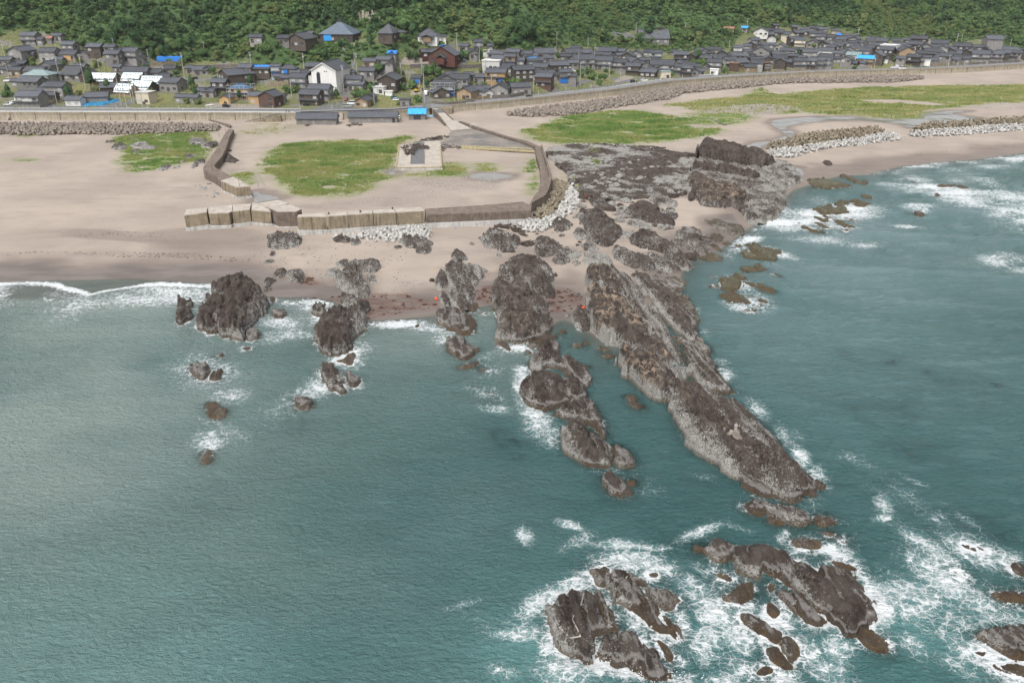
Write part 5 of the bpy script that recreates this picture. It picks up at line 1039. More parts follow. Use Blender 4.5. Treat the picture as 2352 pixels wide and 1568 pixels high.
SLZ=2.6
S_=[(183,630),(218,408),(420,378),(600,375),(606,432),(620,622)]
P=wp('b3',S_,SLZ);c0=np.array(P).mean(0);L=[(p[0]-c0[0],p[1]-c0[1])for p in P]
root=empty('quay_slab',(c0[0],c0[1],0));tag(root,'square concrete landing slab with yellow edges and an asphalt strip in the marsh','quay')
m=MB();m.prism(L,-.5,SLZ-.1);m.build('body',M['conc_white'],root)
m=MB();m.prism(inflate(L,-.05),SLZ-.096,SLZ);m.build('deck',M['conc_top'],root)
def loc(c,pts,z):return[(p[0]-c0[0],p[1]-c0[1])for p in wp(c,pts,z)]
m=MB();m.prism(loc('b3',[(330,590),(343,420),(345,395),(420,380),(455,385),(450,588)],SLZ),SLZ+.004,SLZ+.012);m.build('asphalt_strip',M['asphalt'],root)
for a,d in[((183,630),(218,408)),((218,408),(420,378)),((606,432),(620,622)),((620,622),(183,630))]:
 q=loc('b3',[a,d],SLZ);a_=np.array(q[0]);d_=np.array(q[1]);u_=(d_-a_)/np.linalg.norm(d_-a_);n_=np.array([-u_[1],u_[0]])
 if np.dot(n_,-a_)<0:n_=-n_
 m=MB();m.prism([tuple(a_+n_*.05),tuple(d_+n_*.05),tuple(d_+n_*.55),tuple(a_+n_*.55)],SLZ+.004,SLZ+.32);m.build('edge_kerb',M['yellow'],root)
for s_ in[(328,592),(452,592)]:
 q=loc('b3',[s_,(s_[0]+8,470)],SLZ);m=MB();m.prism([(q[0][0]-.1,q[0][1]),(q[0][0]+.1,q[0][1]),(q[1][0]+.1,q[1][1]),(q[1][0]-.1,q[1][1])],SLZ+.004,SLZ+.03);m.build('joint',M['drift'],root)
def quad_sheet(name,c,left,right,zs,mat,kind='structure',thick=.5):
 n=len(left);A=[at(*V(c,*p),z)for p,z in zip(left,zs)];B_=[at(*V(c,*p),z)for p,z in zip(right,zs)]
 v=[tuple(p)for p in A]+[tuple(p)for p in B_]+[(p[0],p[1],p[2]-thick)for p in A]+[(p[0],p[1],p[2]-thick)for p in B_]
 f=[[i,n+i,n+i+1,i+1]for i in range(n-1)]+[[2*n+i,i,i+1,2*n+i+1]for i in range(n-1)]+[[n+i,3*n+i,3*n+i+1,n+i+1]for i in range(n-1)]
 f+=[[n-1,2*n-1,4*n-1,3*n-1]]
 o=mesh_obj(name,v,f,M[mat]);return tag(o,kind=kind)
quad_sheet('slipway','b3',[(525,78),(560,112),(640,205),(700,280)],[(620,78),(640,112),(725,185),(885,262)],[6.08,5.4,3.2,2.35],'conc_top',thick=4)
m=MB();m.box(xs0-2.5,xs1+2.5,Yw((xs0+xs1)/2)-2.4,Yw((xs0+xs1)/2)+5,-1,5.9);tag(m.build('slipway_base',M['conc']),kind='structure')
quad_sheet('slipway_head','a3',[(255,1240),(300,1288)],[(370,1245),(400,1288)],[6.1,5.5],'asphalt',thick=3)
quad_sheet('harbour_apron','b3',[(702,281),(660,345),(600,410),(606,430)],[(880,264),(1180,345),(1440,425),(1462,455)],[2.3,2.3,2.3,2.3],'apron',thick=2.2)
m=MB();q=wp('b3',[(795,440),(1465,478),(1466,470),(795,432)],2.35);m.prism(q,2.0,2.6);tag(m.build('quay_kerb',M['yellow']),'yellow kerb along the edge of the sand-filled harbour quay','kerb')
m=MB();q=wp('b3',[(800,425),(1440,452),(1440,446),(800,419)],2.35);m.prism(q,2.304,2.5);tag(m.build('quay_kerb',M['yellow']),'second yellow kerb line set back from the quay edge','kerb')
for a,d,lb in[((540,82),(645,215),'left parapet of the concrete slipway'),((618,80),(715,178),'right parapet of the concrete slipway')]:
 A=at(*V('b3',*a),6.6);B_=at(*V('b3',*d),3.6);k=MB()
 u_=(B_-A)[:2]/np.linalg.norm((B_-A)[:2]);n_=np.array([-u_[1],u_[0]])*.3
 k.add([(*(A[:2]-n_),A[2]),(*(A[:2]+n_),A[2]),(*(B_[:2]+n_),B_[2]),(*(B_[:2]-n_),B_[2]),(*(A[:2]-n_),0),(*(A[:2]+n_),0),(*(B_[:2]+n_),0),(*(B_[:2]-n_),0)],[(0,1,2,3),(0,4,5,1),(2,6,7,3),(1,5,6,2),(0,3,7,4)])
 tag(k.build('parapet',M['conc_brown']),lb,'parapet')
p=hit_beach(*V('b3',905,255));k=MB();k.box(-1.6,1.6,-.9,.9,0,1.0);k.box(-1.3,.6,-.7,.7,1.004,1.5)
o=k.build('concrete_lump',M['conc_white'],loc=(p[0],p[1],2.3));o.rotation_euler=(0,.05,.2);tag(o,'white broken concrete block left at the foot of the slipway','concrete block')
def tetra_mesh(name,mat,long=False):
 dirs=[Vector((0,0,1))]+[Vector((math.cos(a)*.943,math.sin(a)*.943,-.333))for a in(0,2.094,4.189)]
 m=MB()
 for d in dirs:
  m.tube(d*.0,d*(1.35 if not long else 1.75),.66 if not long else .5,.42 if not long else .40,8)
 me=bpy.data.meshes.new(name);me.from_pydata(m.v,[],m.f);me.update();me.materials.append(mat);return me
TM={'grey':tetra_mesh('tetrapod',M['tetra']),'tan':tetra_mesh('tetrapod',M['tetra_tan']),'white':tetra_mesh('tetrapod',M['tetra_white']),'btan':tetra_mesh('tetrapod',M['tetra_tan'],True),'bwhite':tetra_mesh('tetrapod',M['tetra_white'],True)}
def pile(poly_v,kind,spacing,hgt,z0=.6,edge=3.0):
 """positions in the traced band, piled higher in the middle"""
 W=[]
 for x,y in poly_v:
  p=hit_beach(x,y,1.5);W.append((p[0],p[1]))
 W=np.array(W);lo=W.min(0);hi=W.max(0);R=[]
 for lay in range(2):
  xg=np.arange(lo[0],hi[0],spacing);yg=np.arange(lo[1],hi[1],spacing*.86)
  for j,y in enumerate(yg):
   for x in xg:
    xx=x+(spacing/2 if(j+lay)%2 else 0)+rnd.uniform(-.3,.3)*spacing;yy=y+rnd.uniform(-.3,.3)*spacing+lay*spacing*.4
    d=poly_sd(W,np.array([xx]),np.array([yy]))[0]
    if d<(0.1 if lay==0 else edge*.45):continue
    z=float(zbeach(np.array([xx]),np.array([yy]))[0])+z0+hgt*min(1,d/edge)*(.35 if lay==0 else 1)
    R.append((xx,yy,z,kind,rnd.uniform(0,6.28),rnd.uniform(-.7,.7),rnd.uniform(-.7,.7),rnd.uniform(.88,1.12)))
 return R
pl_left=pile([(-60,286),(0,284),(150,283),(300,284),(420,283),(505,287),(500,294),(440,298),(300,302),(150,303),(-60,303)],'grey',2.35,1.0)
pl_right=pile(VP('a3',[(1100,1283),(1400,1235),(1900,1180),(2352,1110),(2352,1200),(1900,1290),(1400,1315),(1120,1300)]),'grey',2.4,1.0)+pile(VP('a4',[(0,1110),(300,1060),(640,1000),(1000,960),(1500,925),(2352,880),(2352,925),(1850,945),(1500,985),(1000,1030),(750,1060),(640,1110),(0,1215)]),'grey',2.5,1.0)+pile(VP('a5',[(0,895),(500,865),(1000,860),(1200,868),(1200,890),(850,925),(400,925),(0,935)]),'grey',2.6,.9)
pl_tan=pile(VP('b3',[(1640,690),(1700,720),(1780,745),(1760,830),(1680,940),(1600,1040),(1500,1060),(1430,1010),(1570,920),(1620,830)]),'tan',1.9,1.1,edge=4)
pl_white=pile(VP('b3',[(1800,755),(1850,800),(1880,880),(1850,960),(1750,1040),(1640,1140),(1500,1180),(1350,1170),(1260,1130),(1420,1060),(1540,1070),(1640,1030),(1740,900)]),'white',1.95,.5,z0=.45)+pile(VP('b2',[(1420,1215),(1600,1205),(1900,1150),(2300,1130),(2352,1180),(2300,1250),(2000,1260),(1700,1235),(1450,1240)]),'white',1.9,.4,z0=.35)
pl_bt=pile(VP('b5',[(-10,640),(200,590),(400,545),(700,520),(1000,490),(1080,515),(900,560),(600,605),(300,650),(20,690)]),'btan',2.4,1.4,z0=1.0)+pile(VP('b5',[(1300,505),(1400,465),(1700,445),(2000,425),(2400,400),(2400,450),(2000,465),(1700,490),(1400,515)]),'btan',2.5,1.4,z0=1.0)
pl_bw=pile(VP('b5',[(0,690),(300,655),(600,610),(900,565),(1080,525),(1210,545),(1200,570),(900,605),(600,640),(350,690),(220,735),(0,720)]),'bwhite',2.2,.5,z0=.6)+pile(VP('b5',[(1310,520),(1700,492),(2000,468),(2400,450),(2400,480),(2000,510),(1600,535),(1330,545)]),'bwhite',2.3,.5,z0=.6)
def put(T,label,group):
 x,y,z,kind,a,b_,c_,s=T
 o=bpy.data.objects.new('tetrapod',TM[kind]);o.location=(x,y,z);o.rotation_euler=(b_,c_,a);o.scale=(s,s,s)
 if kind in('white','tan'):o.scale=(s*.78,s*.78,s*.78)
 COL.objects.link(o);tag(o,label,'tetrapod',group)
def as_stuff(name,L,label):
 bykind={}
 for T in L:bykind.setdefault(T[3],[]).append(T)
 me=bpy.data.meshes.new(name);VV=[];FF=[];MI=[];nv=0
 from mathutils import Euler
 for ki,(k,Ts)in enumerate(bykind.items()):
  me.materials.append(TM[k].materials[0])
  bv=np.array([v.co[:]for v in TM[k].vertices]);bf=[list(p.vertices)for p in TM[k].polygons]
  for x,y,z,kk,a,b_,c_,s in Ts:
   R=np.array(Euler((b_,c_,a)).to_matrix());VV.append((bv*s)@R.T+np.array([x,y,z]))
   FF+=[[i+nv for i in f]for f in bf];MI+=[ki]*len(bf);nv+=len(bv)
 me.from_pydata(np.concatenate(VV).tolist(),[],FF);me.polygons.foreach_set('material_index',MI);me.update()
 o=bpy.data.objects.new(name,me);COL.objects.link(o);tag(o,label,'tetrapods',kind='stuff')
near=pl_tan+pl_white+pl_left
print('tetra',len(pl_tan),len(pl_white),len(pl_left),len(pl_right),len(pl_bt),len(pl_bw))
for T in pl_tan:put(T,'tan concrete tetrapod in the bank against the curved harbour wall','tan tetrapods by the harbour wall')
pl_white.sort(key=lambda T:T[1]);n_w=max(0,300-len(pl_tan))
for T in pl_white[:n_w]:put(T,'bleached white tetrapod along the foot of the breakwater','white tetrapods by the breakwater')
room=max(0,300-len(pl_tan)-len(pl_white))
pl_left.sort(key=lambda T:T[1]);
for T in pl_left[:room]:put(T,'brown-grey tetrapod in the bank under the left seawall','tetrapods under the left seawall')
as_stuff('tetrapod_bank',pl_white[n_w:]+pl_left[room:]+pl_right+pl_bt+pl_bw,'far banks of tetrapods under the right seawall and on the right beach')
def house_mesh(W,D,h,r,kind,ov=.55):
 """walls incl. gables, roof; x = width, front faces -y; z=0 ground"""
 w=MB();x,y=W/2,D/2;bz=-2.5
 if kind=='L':
  w.add([(-x,-y,bz),(x,-y,bz),(x,y,bz),(-x,y,bz),(-x,-y,h),(x,-y,h),(x,y,h),(-x,y,h),(-x,0,h+r-.1),(x,0,h+r-.1)],[(0,1,5,4),(1,2,6,9,5),(2,3,7,6),(3,0,4,8,7)])
 elif kind=='G':
  w.add([(-x,-y,bz),(x,-y,bz),(x,y,bz),(-x,y,bz),(-x,-y,h),(x,-y,h),(x,y,h),(-x,y,h),(0,-y,h+r-.1),(0,y,h+r-.1)],[(0,1,5,8,4),(1,2,6,5),(2,3,7,9,6),(3,0,4,7)])
 else:
  w.box(-x,x,-y,y,bz,h)
 ro=MB();t=.22;X,Yy=x+ov,y+ov
 if kind=='L':
  k=r*ov/y
  for s in(-1,1):
   a=[(-X,s*Yy,h-k),(X,s*Yy,h-k),(X,0,h+r),(-X,0,h+r)]
   b=[(p[0],p[1],p[2]+t)for p in a]
   ro.add(a+b,[(0,3,2,1),(4,5,6,7),(0,1,5,4),(1,2,6,5),(3,0,4,7)]if s<0 else[(0,1,2,3),(7,6,5,4),(4,5,1,0),(5,6,2,1),(7,4,0,3)])
  ro.box(-X-.02,X+.02,-.22,.22,h+r+t*.5,h+r+t+.28)
 elif kind=='G':
  k=r*ov/x
  for s in(-1,1):
   a=[(s*X,-Yy,h-k),(s*X,Yy,h-k),(0,Yy,h+r),(0,-Yy,h+r)]
   b=[(p[0],p[1],p[2]+t)for p in a]
   ro.add(a+b,[(0,1,2,3),(7,6,5,4),(4,5,1,0),(5,6,2,1),(7,4,0,3)]if s<0 else[(0,3,2,1),(4,5,6,7),(0,1,5,4),(1,2,6,5),(3,0,4,7)])
  ro.box(-.22,.22,-Yy-.02,Yy+.02,h+r+t*.5,h+r+t+.28)
 elif kind=='H':
  rx=max(0.0,x-y)+.25
  z0=h-.15
  ro.add([(-X,-Yy,z0),(X,-Yy,z0),(X,Yy,z0),(-X,Yy,z0),(-rx,0,h+r),(rx,0,h+r),(-X,-Yy,z0-.2),(X,-Yy,z0-.2),(X,Yy,z0-.2),(-X,Yy,z0-.2)],[(0,1,5,4),(1,2,5),(2,3,4,5),(3,0,4),(6,7,1,0),(7,8,2,1),(8,9,3,2),(9,6,0,3),(9,8,7,6)])
  ro.box(-rx-.3,rx+.3,-.25,.25,h+r-.1,h+r+.35)
 else:
  ro.box(-X+.2,X-.2,-Yy+.2,Yy-.2,h+.004,h+.35)
 return w,ro
HOUSES=[]
def win(par,px,py,pz,w,h,axis,mat):
 m=MB()
 if axis=='y':m.box(px-w/2,px+w/2,py-.05,py+.05,pz,pz+h)
 else:m.box(px-.05,px+.05,py-w/2,py+w/2,pz,pz+h)
 o=m.build('window',M[mat],par)
 k=MB();s=-1 if(py if axis=='y' else px)<0 else 1
 if axis=='y':k.box(px-w/2-.1,px+w/2+.1,py+s*.02,py+s*.12,pz-.14,pz-.004)
 else:k.box(px+s*.02,px+s*.12,py-w/2-.1,py+w/2+.1,pz-.14,pz-.004)
 k.build('window_sill',M['timber']if mat=='glass_d' else M['trim'],o)
def house(c,cx,ty,wpx,kind='L',st=1,wall='w_grey',roof='tile',yaw=None,label=None,name='house',cat='house',D=None,hh=None,rr=None,detail=2,win_mat=None,beach=False,door=True,H=None):
 x,y=V(c,cx,ty);wv=wpx*CROP[c][2]
 h=hh or{1:3.1,2:5.6,3:9.5}[st]
 p=hit_land(x,y,h+1.6,18)if not beach else hit_beach(x,y,h+1.6)
 W=wv/px_per_m(p)
 if kind=='G':
  W=max(3.0,min(W,24));D=D or W*rnd.uniform(1.15,1.5);r=rr or W*.24
 else:
  W=max(3.0,min(W,45));D=D or min(max(W*.7,4.2),9.5)*rnd.uniform(.85,1.1);r=rr if rr is not None else D*.24
 if kind=='F':r=rr or .4
 if not beach:p=hit_land(x,y,h+r,15.5+D*.6)
 else:p=hit_beach(x,y,h+r)
 if yaw is None:
  xv=x
  if xv<480:yaw=-.14+rnd.uniform(-.10,.10)
  elif xv<960:yaw=-.16+rnd.uniform(-.12,.12)
  elif xv<1420:yaw=rnd.choice((-.25,.30))+rnd.uniform(-.1,.1)
  elif xv<1880:yaw=rnd.choice((-.35,-.25,.35))+rnd.uniform(-.1,.1)
  else:yaw=-.55+rnd.uniform(-.15,.2)
 root=empty(name,tuple(p),yaw);root['category']=cat
 wm,rm=house_mesh(W,D,h,r,kind)
 wo=wm.build('wall',M[wall],root);ro=rm.build('roof',M[roof],root)
 wmats=[win_mat]if win_mat else['glass_d','glass_p','glass_p']
 if detail>=1 and wall!='none':
  n=max(1,min(4,int(W/3.2)))
  for lv in range(1 if st==1 else 2):
   z0=.9 if lv==0 else 3.6
   if lv==0 and st==2 and detail<2:continue
   for i in range(n):
    if rnd.random()<.25 and n>1:continue
    win(wo,-W/2+W*(i+.5)/n,-D/2,z0,min(1.9,W/n*.55),1.2,'y',rnd.choice(wmats))
  if detail>=2:
   for lv in range(1 if st==1 else 2):win(wo,W/2,rnd.uniform(-.2,.2)*D,.9 if lv==0 else 3.6,1.4,1.1,'x',rnd.choice(wmats))
 if st==2 and detail>=1 and kind in 'LH' and rnd.random()<.75:
  m=MB();e=1.0;zt=3.15;x_,y_=W/2,D/2
  m.add([(-x_-.3,-y_-e,zt-.4),(x_+.3,-y_-e,zt-.4),(x_+.3,-y_+.05,zt),(-x_-.3,-y_+.05,zt),(-x_-.3,-y_-e,zt-.6),(x_+.3,-y_-e,zt-.6),(x_+.3,-y_+.05,zt-.2),(-x_-.3,-y_+.05,zt-.2)],[(0,1,2,3),(7,6,5,4),(4,5,1,0),(5,6,2,1),(7,4,0,3)])
  m.build('lower_roof',M[roof if roof!='tarp' else 'tile'],root)
 if detail>=2 and door and W>5:
  m=MB();dx_=rnd.uniform(-.3,.3)*W;m.box(dx_-.9,dx_+.9,-D/2-.12,-D/2-.055,.0,2.0);m.build('door',M['drift'],root)
 HOUSES.append([root,x,y,kind,st,wall,roof,label,name,W])
 if label:root['label']=label
 return root,W,D,h,r,wo
def tarp_on(par_info,label,mat='tarp',frac=(-1,1,.1,1.0),cat='tarpaulin',drape=0.0):
 """sheet lying on the front roof slope"""
 root,W,D,h,r,wo=par_info
 k=empty('tarpaulin',root.location,root.rotation_euler[2]);tag(k,label,cat)
 x0,x1,t0,t1=frac;n=14;mm=7
 v=[];X0,X1=x0*(W/2+.6),x1*(W/2+.6)
 sl=r/(D/2)
 for j in range(mm+1):
  for i in range(n+1):
   tt=t0+(t1-t0)*j/mm;xx=X0+(X1-X0)*i/n
   yy=-(D/2+.6)*(1-tt)
   zz=h+r-sl*abs(yy)+.30+.10*math.sin(i*1.9+j*1.1)*(1-.3*drape)
   if j==0:zz-=.15+drape
   v.append((xx+.2*math.sin(j*2.3+i)*.5,yy-(.12 if j==0 else 0),zz))
 f=[(j*(n+1)+i,j*(n+1)+i+1,(j+1)*(n+1)+i+1,(j+1)*(n+1)+i)for j in range(mm)for i in range(n)]
 o=mesh_obj('sheet',v,f,M[mat],k);o.modifiers.new('t','SOLIDIFY').thickness=.08
 return k
def panel_on(info,label,mat,x,w,z,h,side='y',name='tarpaulin',cat='tarpaulin'):
 root,W,D,hh,r,wo=info
 k=empty(name,root.location,root.rotation_euler[2]);tag(k,label,cat);m=MB()
 n=8
 for i in range(n):
  a=x-w/2+w*i/n;b=a+w/n
  oy=-D/2-.2-.06*(i%2)
  if side=='y':m.box(a,b,oy-.05,oy+.1,z,z+h)
  else:m.box(W/2+.1+.06*(i%2),W/2+.25+.06*(i%2),a,b,z,z+h)
 m.build('sheet',M[mat],k);return k
A='a1'
house(A,340,375,180,'L',2,label='grey-roofed terrace house highest at the far left with a white shutter');house(A,465,432,70,'L',1);house(A,660,388,125,'L',1,label='roof peeping from the trees right of the far-left terrace house');house(A,575,420,45,'L',1,roof='tile_red',label='small shed with a faded red roof among far-left bushes',detail=0)
house(A,240,535,170,'G',2);house(A,340,605,110,'L',1);house(A,560,552,190,'L',2,label='two-storey grey house with four white windows in the upper left village',win_mat='glass_p');house(A,795,482,160,'L',2);t_=house(A,790,588,200,'L',1,label='one-storey house with a new timber doorway in the upper left village');panel_on(t_,'new timber boarding closing a doorway in the upper left village','w_wood',.8,4.5,0,2.4,name='boarding',cat='boarding')
house(A,1090,503,165,'L',2,'w_dark',label='dark brown two-storey house in the upper left row');house(A,1265,522,125,'L',2);house(A,990,585,125,'G',1);house(A,1300,587,170,'L',2);house(A,1365,565,70,'L',1);house(A,1500,560,185,'L',2,label='two-storey house with dark skirt roof at the right end of the upper left row',win_mat='glass_p');house(A,1600,640,130,'L',1)
house(A,60,660,170,'L',1);house(A,245,702,140,'L',1,'w_dark');house(A,150,725,110,'G',1);house(A,595,697,160,'G',1,label='weathered grey gabled barn behind the teal roof');house(A,680,665,90,'L',1);house(A,30,775,120,'L',1)
t_=house(A,170,780,165,'L',1,'w_tan',label='one-storey house with a torn ochre wall at the left');house(A,420,770,240,'L',1);t_=house(A,445,803,300,'H',2,'w_grey','tile_teal',label='two-storey house with a pale teal hipped metal roof');house(A,545,775,80,'L',1)
house(A,840,765,190,'L',1,rr=4.0,label='house with one great dark roof slope left of the tarpaulined ruins');house(A,665,828,120,'L',1);house(A,920,738,150,'L',1);house(A,1010,812,140,'G',1,'w_dark');house(A,1350,742,105,'L',1);house(A,1560,772,290,'L',1,label='long house with a heaving broken roof behind the tarpaulined ruins');house(A,1770,797,170,'L',1);house(A,1945,757,150,'L',1);house(A,1900,850,110,'L',1,'w_dark');house(A,2190,757,105,'L',1);house(A,2320,762,180,'L',1)
house(A,360,882,260,'L',2,label='long grey storehouse with a dark gabled roof left of centre',detail=1);house(A,178,908,85,'L',1);house(A,440,952,190,'L',1);house(A,655,940,220,'L',2);house(A,480,1010,120,'L',1);house(A,570,1060,150,'L',1,'w_dark')
t_=house(A,345,1046,270,'L',2,label='grey workshop with a white painted sign board facing the left road',detail=1)
k=empty('sign_board',t_[0].location,t_[0].rotation_euler[2]);tag(k,'white sign board with dark lettering on the grey workshop wall','sign');m=MB();D_=t_[2]
m.box(-2.6,2.6,-D_/2-.22,-D_/2-.1,3.0,4.1);m.build('board',M['trim'],k);m=MB()
for i in range(8):
 x0=-2.35+i*.6
 m.box(x0,x0+.42,-D_/2-.26,-D_/2-.224,3.82,3.9);m.box(x0,x0+.42,-D_/2-.26,-D_/2-.224,3.5,3.57);m.box(x0+.16,x0+.24,-D_/2-.26,-D_/2-.224,3.22,3.497)
 if i%2:m.box(x0,x0+.42,-D_/2-.26,-D_/2-.224,3.14,3.2)
m.build('lettering',M['drift'],k)
house(A,855,1107,180,'L',1,'w_white',label='low white-walled shed beside the heap of blue nets',D=5.5,detail=1);house(A,1110,1062,230,'L',1,label='windowless grey shed behind the heap of blue nets',detail=0,yaw=.25);house(A,1665,1046,165,'F',1,'w_cream','tile_white',hh=5.6,D=7,label='cream cube building beside the side road',detail=1,yaw=-.18)
house(A,1975,896,250,'L',1,hh=4.6,label='clean grey gabled house right of the tarpaulined ruins',yaw=-.35,win_mat='glass_d');house(A,2150,1086,280,'L',1,label='long open-fronted shed with rubble in front',D=4,detail=1);house(A,2310,1012,90,'L',1);house(A,1285,952,240,'L',1,'w_dark',label='dark roofed shed pressed against the tarpaulined ruins',yaw=.2,detail=0);house(A,1505,955,110,'L',1,'w_dark',detail=0)
for cx,ty,w,lb,yw in[(1200,842,270,'white dotted sheet over the left ruined house of the tarpaulined cluster',-.1),(1530,840,210,'white dotted sheet over the ruined house at the back of the cluster',-.1),(1750,877,220,'white dotted sheet over the ruined house at the right of the cluster',-.1),(1640,930,240,'white dotted sheet over the middle ruin beside the side road',-.25),(1440,965,200,'white dotted sheet over the front ruin nearest the wires',-.3)]:
 t_=house(A,cx,ty,w,'L',1,'w_dark' if cx>1500 else 'w_tan',label=lb.replace('white dotted sheet over the','collapsed-looking house under a white dotted sheet,').replace('ruined house','one'),yaw=yw,rr=2.8,detail=0)
 tarp_on(t_,lb,'tarp_white',(-1,1,-.05,1.0),drape=.7)
A='a2'
t_=house(A,30,767,60,'G',1);panel_on(t_,'blue sheet on a shed at the edge of the terrace','tarp',0,1.5,0,2.2)
house(A,350,797,310,'G',1,'w_dark',label='long dark brown house with its gable end to the sea',D=15,yaw=-.9,rr=2.4);house(A,240,830,60,'L',1);house(A,168,907,180,'L',2,'w_dark',label='dark upper-storeyed house on a white base');house(A,40,1022,140,'L',1);house(A,50,1010,90,'G',1)
t_=house(A,405,968,220,'H',2,'w_wood','tile_blue',label='new timber two-storey house with a blue hipped roof under construction');NEWB=t_
house(A,245,1086,115,'G',1,'w_wood',label='little new timber gabled shed beside the house under construction',detail=0);house(A,600,1062,180,'L',1,'w_wood',hh=4.2,label='half-built house with raw timber walls next to the brown house',yaw=-.1);house(A,745,1042,200,'G',2,'w_brown',label='brown sided two-storey house facing the coast road',D=9,yaw=-.3);house(A,880,1082,75,'L',1)
house(A,475,752,160,'L',1);t_=house(A,655,752,195,'L',1,'w_dark',label='old dark house with blue sacks along its damaged ridge');tarp_on(t_,'crumpled blue sacks along the ridge of an old dark house','tarp',(-.9,.9,.55,1.0));t_=house(A,815,742,110,'L',2,'w_pale',label='pale blue-grey two-storey house with a blue sheet at its foot');panel_on(t_,'blue sheet hung on the foot of the pale two-storey house','tarp',0,3.6,0,2.2)
t_=house(A,960,757,180,'H',1);panel_on(t_,'blue sheet on the wall below a dark hipped roof','tarp',-1.2,2.4,.5,1.8);house(A,860,857,130,'L',1,label='low house with a small dark gable left of the white hall');house(A,1040,812,100,'L',1);house(A,945,870,90,'L',1,'w_dark');house(A,1085,852,190,'L',2,label='square grey two-storey house just left of the white hall',win_mat='glass_p');house(A,1145,807,145,'L',1,'w_dark');house(A,1260,732,185,'L',1,'w_dark')
t_=house(A,1440,706,290,'G',3,'w_white',hh=10.2,rr=3.9,D=21,yaw=-.22,label='tall white gabled hall with a dark roof, largest building of the village',name='hall',cat='hall',detail=0,door=False)
r_,W_,D_,h_,rr_,wo_=t_
m=MB();m.prism([(-1.3,0),(1.3,0),(1.3,.2),(-1.3,.2)],0,1);
m=MB();m.add([(-W_*.22-1.1,-D_/2-.06,.5),(-W_*.22+1.1,-D_/2-.06,.5),(-W_*.22+1.1,-D_/2-.06,8.6),(-W_*.22,-D_/2-.06,9.6),(-W_*.22-1.1,-D_/2-.06,8.2)],[(0,1,2,3,4)]);m.build('window',M['glass_d'],r_)
for dx in(.6,1.9):
 m=MB();m.tube((dx,-D_/2-.1,9.6),(dx,-D_/2+.1,9.6),.35,.35,12);m.build('vent',M['glass_d'],r_)
m=MB();m.box(-W_/2-2.6,-W_/2-.02,-D_/2+1,D_/2-2,-2,7.2);m.build('side_wing',M['w_white'],r_);m=MB();m.add([(-W_/2-3.2,-D_/2+.4,7.0),(-W_/2-.02,-D_/2+.4,9.0),(-W_/2-.02,D_/2-1.6,9.0),(-W_/2-3.2,D_/2-1.6,7.0)],[(0,1,2,3)]);m.build('side_roof',M['tile'],r_)
m=MB();
for s in(-1,1):
 x0=s*(W_/2+.6);m.add([(x0,-D_/2-.62,h_-.55),(0,-D_/2-.62,h_+rr_-.25),(0,-D_/2-.62,h_+rr_+.2),(x0,-D_/2-.62,h_-.1)],[(0,1,2,3)])
m.build('bargeboard',M['trim'],r_)
house(A,1670,802,110,'H',1);house(A,1320,972,240,'L',2,label='grey two-storey house directly below the white hall',D=8);house(A,1215,1032,230,'L',2,'w_dark',label='old grey house with a dark car parked in front');house(A,1710,872,175,'L',2,label='two-storey house with stepped roofs right of the white hall');house(A,1715,925,250,'L',1);house(A,1625,950,60,'L',1)
house(A,1865,782,185,'L',1,label='low house with white sliding doors right of the stone steps',win_mat='glass_p');house(A,1890,677,145,'L',1,'w_tan',label='ochre-walled house under the temple wood');t_=house(A,2060,652,170,'L',2);house(A,2150,600,85,'G',2,label='narrow raised house with a blue-wrapped roof top');tarp_on((HOUSES[-1][0],HOUSES[-1][9],6.5,5.6,1.4,None),'blue sheet bundled over the raised roof beside the ochre house','tarp',(-1,1,.1,1));house(A,2120,717,85,'G',2,detail=0);house(A,2120,847,220,'G',1,'w_dark',label='dark gabled house with twin white windows by the green shrubs',win_mat='glass_p',hh=4.0);house(A,2005,992,130,'F',1,'w_white','tile_white',label='white flat-roofed prefab shed',D=5);house(A,2110,1042,80,'F',1,'w_white','tile_white',hh=2,label='tiny white shed with a strip of blue sheet',D=3,detail=0)
house(A,1820,1148,150,'G',1,'w_tan',label='small gabled shed beside the parked white and beige cars',detail=1);house(A,1910,1082,90,'G',1,detail=0);house(A,2300,1147,110,'F',1,label='flat grey hut beside the slipway lane',D=5)
t_=house(A,1545,255,375,'H',1,'w_dark','tile_temple',hh=4.2,rr=6.6,D=20,label='great temple with a sweeping dark pyramid roof on the wooded slope',name='temple',cat='temple',yaw=-.1)
panel_on(t_,'bright blue sheet over the left front of the great temple','tarp_sky',-5.5,4.8,.2,3.4);m=MB();m.box(-1.6,1.6,-.6,.6,10.9,11.6);m.box(-1.1,1.1,-.4,.4,11.604,12.1);m.build('finial',M['tile'],t_[0])
house(A,1100,380,230,'G',1,'w_dark',hh=4,label='temple side hall with a broad gable left of the great temple',cat='temple',name='temple_hall');house(A,905,418,130,'L',1);house(A,590,412,140,'L',1,label='roof sunk in the trees at the left end of the temple wood');t_=house(A,2105,280,170,'H',1,'w_dark',hh=3.6,rr=4.6,D=12,label='second temple half hidden by pines right of the great temple',name='temple',cat='temple');house(A,2250,352,110,'H',1,'w_dark',label='small hipped bell house right of the half-hidden temple');house(A,1200,370,90,'L',1)
